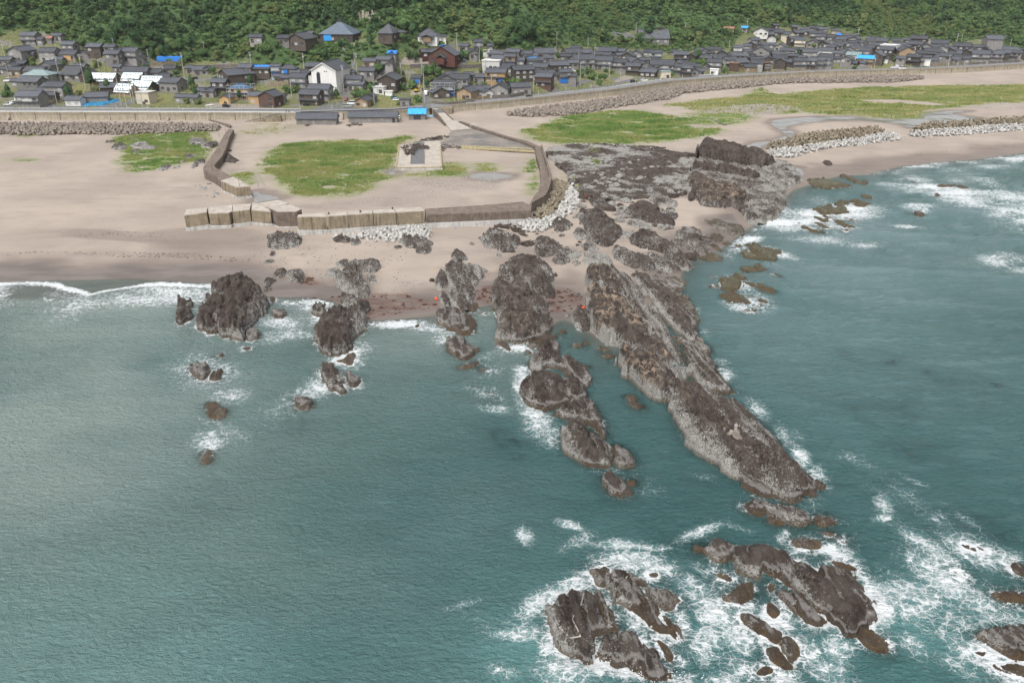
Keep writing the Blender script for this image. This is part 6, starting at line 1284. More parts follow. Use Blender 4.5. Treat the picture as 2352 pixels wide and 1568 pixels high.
for cx,w,lb in[(1285,450,'long plank boathouse on the sand, left of the beach stairs'),(1930,550,'longest plank boathouse on the sand, right of the beach stairs')]:
 t_=house(A,cx,1302 if cx<1500 else 1282,w,'L',1,'w_grey',label=lb,name='boathouse',cat='boathouse',beach=True,D=6.5,hh=2.9,rr=1.9,yaw=0,detail=0,door=False)
 for i in range(3 if cx<1500 else 4):
  m=MB();x0=-t_[1]/2+t_[1]*(i+.6)/4;m.box(x0,x0+(1.4 if i%2 else 2.2),-t_[2]/2-.08,-t_[2]/2-.01,.0 if i%2 else .9,2.2);m.build('door' if i%2 else 'window',M['timber']if i!=3 else M['glass_d'],t_[0])
t_=house('a3',85,1246,185,'L',1,'w_grey',label='square boathouse with a bright blue sheet roof beside the slipway',name='boathouse',cat='boathouse',beach=True,D=7,hh=3.1,rr=1.9,yaw=.02,detail=0)
tarp_on(t_,'bright blue sheet weighed down over the boathouse roof','tarp_sky',(-1,1,-.02,1));m=MB();m.box(-1.8,1.8,-3.6,-3.52,.2,2.3);m.build('window',M['glass_d'],t_[0])
A='a3'
t_=house(A,210,332,200,'H',1,'w_white',hh=3.4,rr=3.6,D=11,label='white-walled temple with a dark hipped roof and small porch',name='temple',cat='temple',yaw=-.05,win_mat='glass_p');m=MB();m.add([(-4,-8.6,2.8),(0,-8.6,4.2),(0,-5,4.2),(-4,-5,2.8),(4,-8.6,2.8),(4,-5,2.8)],[(0,1,2,3),(1,4,5,2)]);o=m.build('porch_roof',M['tile'],t_[0]);o.modifiers.new('t','SOLIDIFY').thickness=.3
m=MB();m.box(-2.6,2.6,-7.8,-5.52,0,2.6);m.build('porch',M['w_tan'],t_[0])
house(A,358,403,85,'L',1,'w_white',label='low white annexe right of the white-walled temple');house(A,625,507,110,'L',1,label='small grey house with one white window on the slope');house(A,780,457,105,'L',2);house(A,915,505,60,'L',1);house(A,868,568,75,'F',1,'w_white','tile_white',label='small white flat-roofed hut among bushes',D=4,detail=0);house(A,720,570,120,'G',1);house(A,730,602,110,'L',1)
t_=house(A,395,535,310,'G',1,'w_red',hh=4,rr=4.6,D=13,label='red-brown temple with a broad gable and blue sheet on its ridge',name='temple',cat='temple',yaw=-.22);r_,W_,D_,h_,rr_,wo_=t_
m=MB();m.box(-2.2,2.2,-D_/2-2.4,-D_/2-.02,-1,2.6);m.build('porch',M['w_red'],r_);m=MB();m.add([(-3.2,-D_/2-3,2.6),(0,-D_/2-3,4.3),(0,-D_/2,4.3),(-3.2,-D_/2,2.6),(3.2,-D_/2-3,2.6),(3.2,-D_/2,2.6)],[(0,1,2,3),(1,4,5,2)]);o=m.build('porch_roof',M['tile'],r_);o.modifiers.new('t','SOLIDIFY').thickness=.25
m=MB();m.box(-W_*.25,W_*.25,-D_/2-.12,-D_/2-.02,2.8,5.6);m.build('lattice',M['drift'],r_)
k=empty('tarpaulin',r_.location,r_.rotation_euler[2]);tag(k,'strip of blue sheet folded over the red-brown temple ridge','tarpaulin');m=MB();m.box(-.7,.7,-D_/2-.7,-D_/2+5,h_+rr_+.55,h_+rr_+.75);m.build('sheet',M['tarp'],k)
house(A,200,572,155,'L',1,'w_red',label='red-brown wing left of the red-brown temple')
house(A,1000,582,190,'H',1,label='low hipped house below the bamboo slope');t_=house(A,945,688,200,'F',1,'w_white','tile_white',hh=5,D=9,label='white plastered flat-roofed house in the central village',yaw=-.2);house(A,1020,642,150,'L',1);house(A,1155,630,115,'L',2,'w_tan',label='ochre two-storey wall behind the white flat-roofed house');house(A,1190,572,150,'L',1);house(A,1330,592,150,'L',1);house(A,1530,562,230,'L',1,label='broad dark roof at the back of the central village');house(A,1380,612,140,'L',1,'w_pale');t_=house(A,1425,662,185,'L',1);tarp_on(t_,'blue strip along the ridge of a central village roof','tarp_sky',(-.7,.3,.85,1.0));house(A,1490,732,190,'L',1);house(A,1255,672,125,'L',1);house(A,1560,642,150,'L',1);house(A,1100,732,210,'L',1)
house(A,1285,757,240,'L',2,'w_dark',label='wide two-storey house with shuttered upper windows in the central village',win_mat='glass_p');t_=house(A,990,792,230,'L',2,'w_wood',label='two-storey house with fresh timber walls and scaffolding poles',yaw=-.2);panel_on(t_,'blue sheet on the fresh timber house','tarp',3.2,2.2,.2,2.2);house(A,1860,562,195,'L',2,'w_grey',label='big central house with a yellowish gable at the wood edge');house(A,1900,537,110,'L',1);house(A,2010,572,150,'L',1);house(A,1790,622,130,'L',1);house(A,1690,707,230,'L',1,'w_dark');house(A,1850,692,175,'L',1);house(A,1980,632,240,'L',2,label='tall grey house with a long dark roof beside the open lawn');house(A,2210,652,230,'L',2,label='long two-storey house with pale windows at the right of the central village',win_mat='glass_p');house(A,2130,602,115,'L',1);house(A,2270,552,195,'L',1,'w_dark');house(A,2240,607,140,'L',1);house(A,2330,622,90,'G',1)
house(A,550,852,270,'L',1,label='long low house behind the scaffolded house');house(A,400,862,150,'G',1);house(A,790,857,135,'L',1);house(A,480,832,135,'L',1);house(A,670,837,105,'L',1,'w_dark')
SCF=house(A,400,922,240,'L',2,label='two-storey house wrapped in scaffolding beside the slipway lane',yaw=-.2,D=9);house(A,345,1002,200,'G',1,'w_dark',label='low gabled front of the scaffolded house',D=7);t_=house(A,80,868,105,'L',1,label='little shed with a blue sheet front beside the lane');panel_on(t_,'blue sheet closing the front of the little lane-side shed','tarp',0,3.6,0,2.2)
house(A,660,998,170,'G',1,'w_tan',label='house with a pinkish gable facing the coast road',hh=4);house(A,760,987,290,'L',1);house(A,880,1022,105,'G',1,'w_white',label='small white-gabled hut with a dark doorway');house(A,1040,957,200,'G',1,label='grey gabled house with two white windows above the stone wall',hh=4,win_mat='glass_p');house(A,1260,977,230,'L',1,hh=4,label='low boxy house right of the grey gabled house')
house(A,1545,852,190,'L',2,'w_brown',label='brown boarded house with a timber-shuttered side window by the bend',yaw=-.35);house(A,1450,812,120,'L',1);house(A,1580,812,130,'L',1,'w_tan');house(A,1690,832,100,'L',1);t_=house(A,1775,802,150,'L',2,label='grey two-storey house with a blue sheet beside the lawn at the bend');panel_on(t_,'blue sheet along the foot of a grey house at the bend','tarp',-1.5,5,-.5,2.4);house(A,1850,847,130,'L',1,hh=4.4,detail=0)
A='a4'
t_=house(A,440,345,330,'L',1,hh=3.5,rr=5.5,D=16,label='large hall with a vent turret roof on the clearing in the wood',name='hall',cat='hall',yaw=.0,detail=1);m=MB();m.box(3.5,5.5,-1,1,8.5,10.6);m.build('turret',M['w_brown'],t_[0]);m=MB();m.add([(3,-1.5,10.6),(6,-1.5,10.6),(6,1.5,10.6),(3,1.5,10.6),(4.5,0,12.2)],[(0,1,4),(1,2,4),(2,3,4),(3,0,4),(3,2,1,0)]);m.build('turret_roof',M['tile'],t_[0])
RIGHT4=[(1680,322,160,'G',1,'w_white'),(1765,332,80),(1840,282,70),(2065,292,60),(2180,322,90),(2300,307,120),(1860,342,150),(1990,372,105,'G',2,'w_cream'),(2100,352,125,'L',2),(2190,347,80),(2310,362,120,'L',2),(1800,412,95,'G',1,'w_white'),(1750,377,130),(1600,437,120,'L',2),(1695,492,85),(1560,482,130,'G',1,'w_dark'),(2040,422,105,'L',2),(2130,437,115,'L',2,'w_cream'),(2270,457,125),(1415,527,95,'L',2,'w_white'),(1520,512,90),(1510,572,120,'L',1,'w_white'),(1700,532,180,'G',2),(1800,497,80),(1910,502,125),(2120,547,110,'L',2),(2010,565,110),(2240,567,155,'L',2),(1960,557,115),(1000,557,125),(1135,547,145,'L',1,'w_yellow'),(690,577,90),(760,597,155,'L',2),(885,612,100,'G',1,'w_dark'),(1050,642,120),(1230,622,175),(1440,607,165,'H',2),(1860,592,165),(1620,657,165),(1755,642,145),(1890,637,145,'L',2),(2040,622,120),(2140,642,115),(2330,557,55,'G',1,'w_white'),(1230,580,90),(1310,605,110),(1580,600,130),(60,567,120),(160,597,145),(250,577,135),(390,577,110),(480,582,130,'L',2,'w_pale'),(60,612,120),(60,682,165,'L',2),(200,662,145),(330,667,125),(550,692,250,'L',2),(310,707,140),(220,727,155,'L',2),(480,742,140),(710,742,125,'L',2),(280,782,110),(440,772,110),(390,792,180,'L',1),(820,772,125,'L',2),(885,802,95,'G',1),(960,822,110),(850,722,145),(930,742,90),(780,702,110),(780,652,110),(1150,682,155),(1110,722,140),(1400,672,220,'L',1,'w_dark'),(1540,742,140,'L',1,'w_tan','tile',4.2),(1640,692,145,'L',1,'w_tan'),(1660,772,65),(1900,692,125),(1990,682,145),(2130,672,145,'L',2),(2250,682,125),(2320,702,150),(2210,742,175),(1090,590,100),(1440,640,130),(1300,660,120),(980,600,100),(1680,620,110)]
for it in RIGHT4:
 k_=it[3]if len(it)>3 else rnd.choice('LLLG');s_=it[4]if len(it)>4 else rnd.choice((1,1,2));w_=it[5]if len(it)>5 else rnd.choice(('w_grey','w_grey','w_grey','w_dark'))
 house(A,it[0],it[1],it[2],k_,s_,w_,it[6]if len(it)>6 else 'tile',detail=1,label='house with a clear yellow plastered wall at the wood edge' if w_=='w_yellow' else None)
house(A,1140,817,90,'F',1,'w_white','tile_white',hh=3.2,D=4.5,label='small white site cabin beside the right road',name='cabin',cat='cabin',yaw=-.3);house(A,575,822,110,'F',1,'w_cream','tile_teal',hh=4,D=5,label='cream box shed with a green sheet roof at the bend',yaw=.1);house(A,1370,722,105,'F',1,'w_brown','tile_rust',hh=5,D=5,label='rust-brown box shed with a rusty roof',detail=0);t_=house(A,1735,717,95,'F',1,'w_brown','tile_rust',hh=5,D=4.5,label='rust-brown open rack building with shelves',detail=0)
for z in(1,2,3,4):m=MB();m.box(-t_[1]/2,t_[1]/2,-2.6,-2.3,z,z+.15);m.build('shelf',M['trim'],t_[0])
t_=house(A,1890,732,95,'H',1,label='low round-shouldered shed half covered by a blue sheet');tarp_on(t_,'blue sheet sagging over a low shed in the right village','tarp',(-1,1,.1,.9))
tarp_on(house(A,1495,303,60,'L',1,label='lone roof in the wood wrapped in bright blue'),'bright blue sheet over the lone roof in the wood','tarp_sky',(-1,1,0,1));house(A,1310,310,110,'L',1,'w_tan','tile_rust',label='rust-roofed ruin buried in the right wood');tarp_on(house(A,1960,652,70,'L',1),'blue patch on a roof in the middle of the right village','tarp',(-.8,.8,.2,.9))
A='a5'
RIGHT5=[(60,322,95),(200,337,105,'H',1,'w_tan'),(350,397,155),(50,372,80),(30,402,100),(130,402,115),(250,427,125),(330,417,125,'L',1,'w_dark'),(420,422,105),(610,427,115),(720,442,145),(600,455,100,'L',1,'w_cream'),(895,452,95),(1020,442,85,'L',1,'w_dark'),(1165,412,165,'L',2,'w_brown'),(60,467,115),(170,452,115),(390,472,115),(480,467,105),(260,487,105,'L',2),(1120,477,160),(960,492,190),(1400,467,180,'L',2),(790,542,150,'L',2,'w_dark'),(580,522,125),(470,532,115,'L',1,'w_cream'),(360,532,120),(220,502,110),(1180,527,135),(1330,522,145),(1430,522,120),(1650,497,180,'L',2),(1510,537,170,'G',1,'w_dark'),(1310,562,155),(1550,582,155),(1180,577,175,'H',1),(1040,602,175,'L',1),(1680,562,135),(1820,522,120),(1880,522,100),(1930,552,165),(2070,527,135),(2180,542,185),(2110,602,135,'L',2),(2220,602,125,'L',2),(1720,582,105),(1890,602,150),(1850,642,180,'L',2),(1650,642,155,'L',1),(1450,617,145,'L',2),(1560,657,135),(1300,632,145),(1290,672,135),(1090,662,145),(950,652,95),(1155,702,95),(2050,620,130),(2320,642,115),(2270,590,100),(90,552,155,'L',1,'w_white'),(240,592,125),(670,592,170),(750,652,95,'L',1,'w_white'),(450,582,110),(90,622,155,'L',1),(210,652,105),(80,687,155,'L',2),(10,715,60),(330,682,115),(370,717,145,'L',1,'w_red'),(500,722,80),(850,622,65,'G',1,'w_brown'),(540,560,120),(660,500,120),(880,560,110),(1240,500,130),(1270,600,110),(1370,590,110),(1420,560,110),(1760,540,110),(1990,590,120),(1780,610,110),(1230,640,110),(150,520,100),(300,550,110),(420,510,100),(2110,417,55,'L',1,'w_red')]
for it in RIGHT5:
 k_=it[3]if len(it)>3 else rnd.choice('LLLG');s_=it[4]if len(it)>4 else rnd.choice((1,1,2));w_=it[5]if len(it)>5 else rnd.choice(('w_grey','w_grey','w_grey','w_dark'))
 house(A,it[0],it[1],it[2],k_,s_,w_,detail=1)
house(A,2005,410,170,'L',3,'w_grey',hh=11,D=10,label='tall grey windowless storehouse at the far right wood edge',name='storehouse',cat='storehouse',detail=0,yaw=-.05);house(A,820,512,170,'F',2,'w_white','tile_white',hh=7,D=10,label='white flat-roofed concrete house in the right village',yaw=-.75);house(A,1000,535,170,'G',2,'w_tan',label='large tan-walled gabled house in the right village',yaw=-.2,detail=1);house(A,1230,712,85,'F',1,'w_white','tile_white',hh=3.5,D=4,label='peeling white garage against the right road',detail=0)
house(A,410,603,150,'L',1,'w_cream','tile_teal',hh=4.4,label='house with a teal-blue metal roof and stained cream gable',yaw=-.6);t_=house(A,545,640,170,'L',2,'w_tan',hh=5.6,label='house on the road with a whole bright blue sheet roof in the right village',yaw=-.5);tarp_on(t_,'bright blue sheet covering a whole roof in the right village','tarp_sky',(-1,1,-.02,1));tarp_on(house(A,240,388,60,'L',1),'blue sheet on a roof at the back of the right village','tarp',(-.9,.9,.1,.9))
LM=[(r[1],r[2],r[7])for r in HOUSES if r[7]]
SHORT={}
def lmname(l):
 return ' '.join(l.split()[:6])
WN={'w_grey':'grey-boarded','w_dark':'dark-boarded','w_white':'white-walled','w_cream':'cream-walled','w_tan':'ochre-walled','w_brown':'brown','w_red':'red-brown','w_pale':'pale','w_wood':'timber','w_yellow':'yellow'}
KEYS=[(1440*.2002+470.9,150,'the white hall'),(440*.2002,165,'the teal hipped roof'),(1500*.2002,185,'the dotted white sheets'),(800*.2002,110,'the upper left terrace'),(1545*.2002+470.9,70,'the great temple'),(405*.2002+470.9,205,'the blue-roofed timber house'),(395*.2002+941.7,120,'the red-brown temple'),(400*.2002+941.7,195,'the scaffolded house'),(945*.2002+941.7,140,'the white flat-roofed house'),(1980*.2002+941.7,135,'the tall house by the lawn'),(1545*.2002+941.7,180,'the brown house at the bend'),(550*.2002+1412.6,150,'the bend in the road'),(1135*.2002+1412.6,115,'the yellow-walled house'),(1735*.2002+1412.6,145,'the rust-brown racks'),(2130*.2002+1412.6,92,'the cream two-storey house'),(1680*.2002+1412.6,66,'the white gable at the wood'),(545*.2002+1881.1,130,'the bright blue roof'),(820*.2002+1881.1,105,'the white concrete house'),(1180*.2002+1881.1,85,'the brown house at the wood edge'),(1650*.2002+1881.1,125,'the right end walls'),(2005*.2002+1881.1,90,'the tall grey storehouse'),(100*.2002+1881.1,90,'the back of the right village')]
grp={}
for r in HOUSES:
 if r[7]:continue
 root,x,y=r[0],r[1],r[2]
 d_,kx,ky,kn=min(((x-k[0])**2+((y-k[1])*1.6)**2,k[0],k[1],k[2])for k in KEYS)
 dx,dy=x-kx,y-ky
 side=('behind' if dy<0 else 'in front of')if abs(dy)*1.6>abs(dx)else('left of' if dx<0 else 'right of')
 rk_={'H':'hipped','F':'flat','L':'tiled','G':'gabled'}[r[3]]
 st_='two-storey' if r[4]==2 else 'low'
 sz='narrow' if r[9]<8 else 'broad'
 grp.setdefault((sz,st_,WN[r[5]],rk_,side,kn),[]).append((d_,r))
for(sz,st_,wn,rk_,side,kn),L in grp.items():
 L.sort(key=lambda q:q[0])
 for i,(d_,r)in enumerate(L):
  r[0]['label']=f'{sz} {st_} {rk_} {wn} house {side} {kn}'+(f', {ORD[i]} nearest' if len(L)>1 else '')
for r in HOUSES:r[0]['group']=r[0].get('group')or('houses of the left village' if r[1]<960 else 'houses of the central village' if r[1]<1450 else 'houses of the right village')
def scaffold(info,label):
 root,W,D,h,r,wo=info
 k=empty('scaffolding',root.location,root.rotation_euler[2]);tag(k,label,'scaffolding')
 X0,Y0=W/2+1.0,D/2+1.0;hp=MB();vp=MB();pl_=MB()
 for i in range(6):
  for yy in(-Y0,Y0):vp.tube((-X0+2*X0*i/5,yy,-1),(-X0+2*X0*i/5,yy,h+1.6),.09,.09,5)
 for yy in(-Y0/3,Y0/3):
  for xx in(-X0,X0):vp.tube((xx,yy,-1),(xx,yy,h+1.6),.09,.09,5)
 for z in(1.8,3.6,5.4,h+1.4):
  for yy in(-Y0,Y0):hp.tube((-X0,yy,z),(X0,yy,z),.08,.08,5)
  for xx in(-X0,X0):hp.tube((xx,-Y0,z),(xx,Y0,z),.08,.08,5)
 for z in(1.8,3.6):pl_.box(-X0,X0,-Y0-.35,-Y0+.35,z-.1,z-.06)
 vp.build('upright',M['metal'],k);hp.build('ledger',M['metal'],k);pl_.build('platform',M['timber'],k)
scaffold(SCF,'steel scaffolding around the house beside the slipway lane');scaffold(NEWB,'scaffolding around the blue-roofed timber house');panel_on(SCF,'blue sheet tied to the corner of the scaffolding','tarp',SCF[1]/2-1,2.4,0,3.4)
def landwall(name,c,pts,h,t,mat,label,cat='wall',dz=0.0):
 P=LP(c,pts);m=MB();o0=P[0]
 for a,b in zip(P[:-1],P[1:]):
  L=b-a;d=L[:2]/(np.linalg.norm(L[:2])+1e-9);n_=np.array([-d[1],d[0]])*t/2
  A_,B_=a[:2]-o0[:2],b[:2]-o0[:2];za,zb=a[2]-o0[2],b[2]-o0[2]
  m.add([(*(A_-n_),za-2),(*(B_-n_),zb-2),(*(B_+n_),zb-2),(*(A_+n_),za-2),(*(A_-n_),za+h),(*(B_-n_),zb+h),(*(B_+n_),zb+h),(*(A_+n_),za+h)],[(0,3,2,1),(4,5,6,7),(0,1,5,4),(1,2,6,5),(2,3,7,6),(3,0,4,7)])
 tag(m.build(name,M[mat],loc=tuple(o0)),label,cat)
landwall('garden_wall','a3',[(940,1135),(1150,1125),(1350,1085)],1.9,.5,'stonewall','dark stone garden wall below the grey gabled house')
landwall('garden_wall','a3',[(640,1175),(750,1170)],1.8,.4,'stonewall','short stone wall under the pinkish gable');landwall('garden_wall','a3',[(765,1150),(940,1125)],1.6,.4,'w_tan','pinkish garden wall beside the coast road');landwall('garden_wall','a3',[(250,1195),(420,1205),(640,1190)],1.4,.4,'stonewall','brown stone wall by the corner of the slipway lane')
landwall('retaining_wall','a3',[(0,780),(330,775),(620,790),(820,780)],2.0,.6,'stonewall','stone retaining wall below the red-brown temple');landwall('retaining_wall','a3',[(330,735),(520,740),(580,700)],1.2,.4,'conc','grey parapet in front of the red-brown temple');landwall('retaining_wall','a2',[(720,1010),(960,985),(1200,985)],2.6,.6,'conc','pale concrete retaining wall left of the white hall');landwall('retaining_wall','a2',[(0,790),(220,790),(400,790)],2.2,.6,'stonewall','dark retaining wall at the foot of the temple wood')
landwall('retaining_wall','a1',[(1720,760),(1860,755),(2130,740)],2.0,.6,'conc','stained retaining wall under the long blue sheet');landwall('garden_wall','a1',[(450,1225),(740,1170)],1.2,.3,'conc','low grey wall running from the grey workshop');landwall('garden_wall','a1',[(700,715),(940,715),(1110,700)],1.2,.4,'conc','low grey terrace wall in the upper left village');landwall('garden_wall','a1',[(1200,730),(1380,770),(1540,790)],1.3,.4,'stonewall','sloping dark wall beside the upper lane');landwall('garden_wall','a1',[(1640,1205),(1760,1170)],1.5,.4,'conc','mossy wall at the foot of the cream cube building');landwall('garden_wall','a2',[(820,990),(730,970)],1,.3,'conc','short grey wall end in the weeds');landwall('garden_wall','a3',[(1110,900),(1280,930),(1420,930)],1.3,.3,'w_brown','brown block wall in front of the wide two-storey house');landwall('garden_wall','a5',[(1290,765),(1450,755)],2.2,.4,'conc','plain grey wall by the right road');landwall('garden_wall','a5',[(1500,755),(1700,735)],2.0,.4,'conc','pale panel wall along the right road');landwall('garden_wall','a5',[(330,790),(460,790),(580,785)],2.0,.3,'timber','weathered plank fence left of the bright blue roof','fence');landwall('garden_wall','a4',[(1780,825),(1940,825)],1.6,.4,'conc','grey block wall left of centre on the right road');landwall('garden_wall','a4',[(2000,820),(2180,815)],1.6,.4,'conc','white-streaked block wall near the right road bend');landwall('garden_wall','a4',[(930,870),(1020,860)],2.2,.3,'timber','weathered plank fence left of the site cabin','fence')
landwall('retaining_wall','a5',[(1700,745),(2000,730),(2300,715)],1.6,.5,'stonewall','dark stone wall at the right end of the coast road')
p=LP('a1',[(1806,712),(2100,712)]);m=MB();n=18;v=[]
for j in range(4):
 for i in range(n+1):
  q=p[0]+(p[1]-p[0])*i/n;v.append((q[0]+.05*math.sin(i*2+j),q[1]-.8+.45*j,q[2]+[.1,1.6,2.6,3.0][j]+.12*math.sin(i*1.7+j)))
f=[(j*(n+1)+i,j*(n+1)+i+1,(j+1)*(n+1)+i+1,(j+1)*(n+1)+i)for j in range(3)for i in range(n)]
o=mesh_obj('tarpaulin',v,f,M['tarp']);o.modifiers.new('t','SOLIDIFY').thickness=.06;tag(o,'long blue sheet stretched along the terrace under the wood','tarpaulin')
b0=LP('a1',[(925,1225),(1000,1180),(1370,1140),(1365,1165),(1180,1215)]);W=np.array([q[:2]for q in b0]);z0=b0[0][2]
gx=np.arange(W[:,0].min(),W[:,0].max(),.4);gy=np.arange(W[:,1].min(),W[:,1].max(),.4);X,Y=np.meshgrid(gx,gy);d=poly_sd(W,X,Y)+.5*fbm(X,Y,2,3)
Z=zland(X,Y)-.1+np.clip(d,-.3,1.2)*.7*(1+.6*fbm(X*1.2,Y*1.2,3,4));f,u_=grid_faces(*X.shape,d>-.2)
tag(mesh_obj('fishing_net_heap',np.stack([X,Y,Z],-1).reshape(-1,3)[u_],f,M['net']),'heap of blue and green fishing nets spread by the side road','nets')
def pole(c,x,yb,yt,label=None,arms=1,tr=0):
 p=hit_land(*V(c,x,yb));s=px_per_m(p);h=max(6.0,(yb-yt)*CROP[c][2]/s/.93)
 r=empty('utility_pole',tuple(p));m=MB();m.tube((0,0,-1),(0,0,h),.22,.15,8);m.build('shaft',M['pole'],r)
 for i in range(arms):m=MB();m.box(-.9,.9,-.06,.06,h-.5-.7*i,h-.38-.7*i);m.build('crossarm',M['metal'],r)
 for i in range(tr):m=MB();m.tube((.35,-.3*(1-2*i),h-2.6),(.35,-.3*(1-2*i),h-1.7),.28,.28,10);m.build('transformer',M['metal'],r)
 tag(r,label or 'slim concrete utility pole','utility pole','utility poles of the village');return r,h
PO=[('a1',150,610,485),('a1',55,650,525,2,1),('a1',648,590,500),('a1',1080,680,530),('a1',105,900,750),('a1',690,920,680,2,2),('a1',985,1020,670,2,1),('a1',1142,810,700),('a1',1455,1230,925),('a1',1520,1200,900),('a1',1545,1200,930),('a1',1580,1180,950),('a1',1395,1215,900),('a1',2120,910,640,2,2),('a1',1885,900,760,1,1),('a1',1640,1230,1060),('a1',660,1210,1050),('a1',250,1030,900),('a1',2240,570,510),('a1',2350,620,500),('a1',1310,560,475),('a1',1705,690,630),('a2',545,880,630,2,2),('a2',287,625,520),('a2',1135,790,630,1,1),('a2',1000,1150,940),('a2',1595,1080,790,2,1),('a2',1745,860,640,2,2),('a2',1718,740,620),('a2',210,1080,950),('a2',300,1245,1060),('a2',1945,1210,1010),('a2',2255,930,755),('a3',541,585,410),('a3',1682,570,395),('a3',797,720,560),('a3',870,970,660,2,2),('a3',140,940,700,2,1),('a3',168,1190,800,2,0),('a3',255,900,800),('a3',935,1080,880),('a3',1415,1080,890,2,1),('a3',1950,1000,760),('a3',2040,570,455),('a3',1665,690,560,2,1),('a3',2115,720,540,1,1),('a3',1930,790,620),('a3',2285,910,760),('a4',240,360,275),('a4',800,360,295,1,1),('a4',735,700,580),('a4',1515,310,260),('a4',1310,560,480),('a4',1505,720,620),('a4',60,930,800),('a4',1735,500,420),('a5',445,420,330,1,1),('a5',1570,520,400,2,1),('a5',1065,740,560,2,1),('a5',1100,760,640),('a5',1250,580,490,1,1),('a5',1980,700,610),('a5',2190,540,480),('a5',1480,760,650),('a5',630,790,690),('a5',1630,490,450),('a5',745,490,440,1,1),('a5',100,800,690),('a5',1190,470,425,1,1)]
QQ=[]
for q in PO:QQ.append((pole(*q[:4],None,*(q[4:]if len(q)>4 else(1,0))),q))
gr_={}
for(r,h),q in QQ:
 x,y=V(q[0],q[1],q[2]);reg='far left village' if x<200 else 'sheeted ruins' if x<420 else 'temple wood' if x<640 else 'white hall' if x<900 else 'slipway lane' if x<1050 else 'central village' if x<1250 else 'bend of the road' if x<1480 else 'right village' if x<1890 else 'far right village'
 kd=('tall' if h>11 else 'short')+(' pole with grey transformers' if len(r.children)>3 else ' plain utility pole')
 gr_.setdefault((reg,kd),[]).append((x,r))
for(reg,kd),L in gr_.items():
 L.sort(key=lambda t:t[0])
 for i,(x,r)in enumerate(L):r['label']=f'{kd} near the {reg}'+(f', {ORD[i]} from the left' if len(L)>1 else ', the only one there')
k=MB();k.tube((0,0,0),(0,0,2.4),.06,.06,6);sp_=None
for x in np.arange(-250,420,16.0):
 if xs0-4<x<xs1+4:continue
 if sp_ is None:sp_=k.build('marker_post',M['trim']);o=sp_
 else:o=sp_.copy();COL.objects.link(o)
 q=along(11.6,x,x+6.1)[0];o.location=(q[0],q[1],6.0);tag(o,'white roadside marker post along the coast road','marker post','roadside marker posts')
def car(c,x,y,kind,mat,rz,label,beach=False,cat=None):
 p=hit_land(*V(c,x,y))if not beach else hit_beach(*V(c,x,y))
 r=empty({'van':'parked_van','truck':'truck'}.get(kind,'parked_car'),(p[0],p[1],p[2]+.06),rz);tag(r,label,cat or{'van':'van','truck':'truck'}.get(kind,'car'),'vehicles of the village')
 L,Wd={'car':(4.2,1.7),'suv':(4.6,1.85),'van':(4.9,1.85),'kei':(3.4,1.5),'truck':(6.0,2.1)}[kind]
 hb={'car':.95,'suv':1.1,'van':1.25,'kei':1.05,'truck':1.0}[kind];ht={'car':1.45,'suv':1.75,'van':2.15,'kei':1.75,'truck':2.5}[kind]
 def loft(secs,name,mt):
  m=MB();v=[];n=4
  for(x0,z0,z1,w)in secs:v+=[(x0,-w/2,z0),(x0,w/2,z0),(x0,w/2,z1),(x0,-w/2,z1)]
  f=[[0,1,2,3],[len(v)-1,len(v)-2,len(v)-3,len(v)-4]]
  for i in range(len(secs)-1):f+=[[i*4+j,i*4+4+j,i*4+4+(j+1)%4,i*4+(j+1)%4]for j in range(4)]
  m.add(v,f);o=m.build(name,M[mt],r);b=o.modifiers.new('b','BEVEL');b.width=.09;b.segments=2;return o
 loft([(-L/2,.45,hb*.85,Wd*.9),(-L/2+.15,.3,hb,Wd),(L/2-1.0,.3,hb,Wd),(L/2-.1,.32,hb*.8,Wd*.95),(L/2,.42,hb*.65,Wd*.85)],'body',mat)
 if kind=='truck':
  loft([(L/2-1.7,hb,ht,Wd*.95),(L/2-.5,hb,ht,Wd*.93),(L/2-.1,hb-.05,ht*.75,Wd*.9)],'cab',mat);m=MB();m.box(-L/2+.1,L/2-1.8,-Wd/2,Wd/2,hb+.01,hb+.6);m.build('cargo_bed',M['metal'],r)
  loft([(L/2-.6,hb+.25,ht*.85,Wd*.97),(L/2-.2,hb+.2,ht*.76,Wd*.94)],'windscreen','glass_d')
 else:
  a=-L/2+(.1 if kind in('van','kei','suv')else .5);b=L/2-{'van':.75,'kei':.8,'suv':1.5,'car':1.3}[kind]
  loft([(a,hb-.03,hb+.02,Wd*.94),(a+.22,hb-.03,ht-.06,Wd*.84),(b-.55,hb-.03,ht-.06,Wd*.84),(b,hb-.03,hb+.02,Wd*.92)],'window','glass_d')
  loft([(a+.16,ht-.16,ht-.03,Wd*.82),(a+.5,ht-.14,ht,Wd*.82),(b-.8,ht-.14,ht,Wd*.82),(b-.42,ht-.2,ht-.05,Wd*.8)],'roof',mat)
 for sx in(-1,1):
  for sy in(-1,1):
   m=MB();cx=sx*L*.31;m.tube((cx,sy*(Wd/2-.2),.32),(cx,sy*(Wd/2+.02),.32),.32,.32,14);w=m.build('wheel',M['rubber'],r);m=MB();m.tube((cx,sy*(Wd/2+.02),.32),(cx,sy*(Wd/2+.04),.32),.18,.18,10);m.build('hub',M['metal'],w)
for sy in():pass
car('a1',367,1225,'van','car_white',3.1,'white one-box van by the grey workshop on the left road');car('a1',100,945,'van','car_white',3.2,'white van parked beside houses at the far left');car('a1',1055,688,'kei','car_white',0,'small white car on the upper left terrace');car('a1',1678,750,'kei','car_blue',.5,'light blue hatchback on the upper lane');car('a1',2232,915,'car','car_black',3.0,'black car on the lane right of the sheeted ruins');car('a1',175,1190,'truck','car_white',1.4,'white box truck at the left edge near the workshop');car('a1',90,1215,'kei','car_white',.2,'white mini pickup among clutter at the left edge')
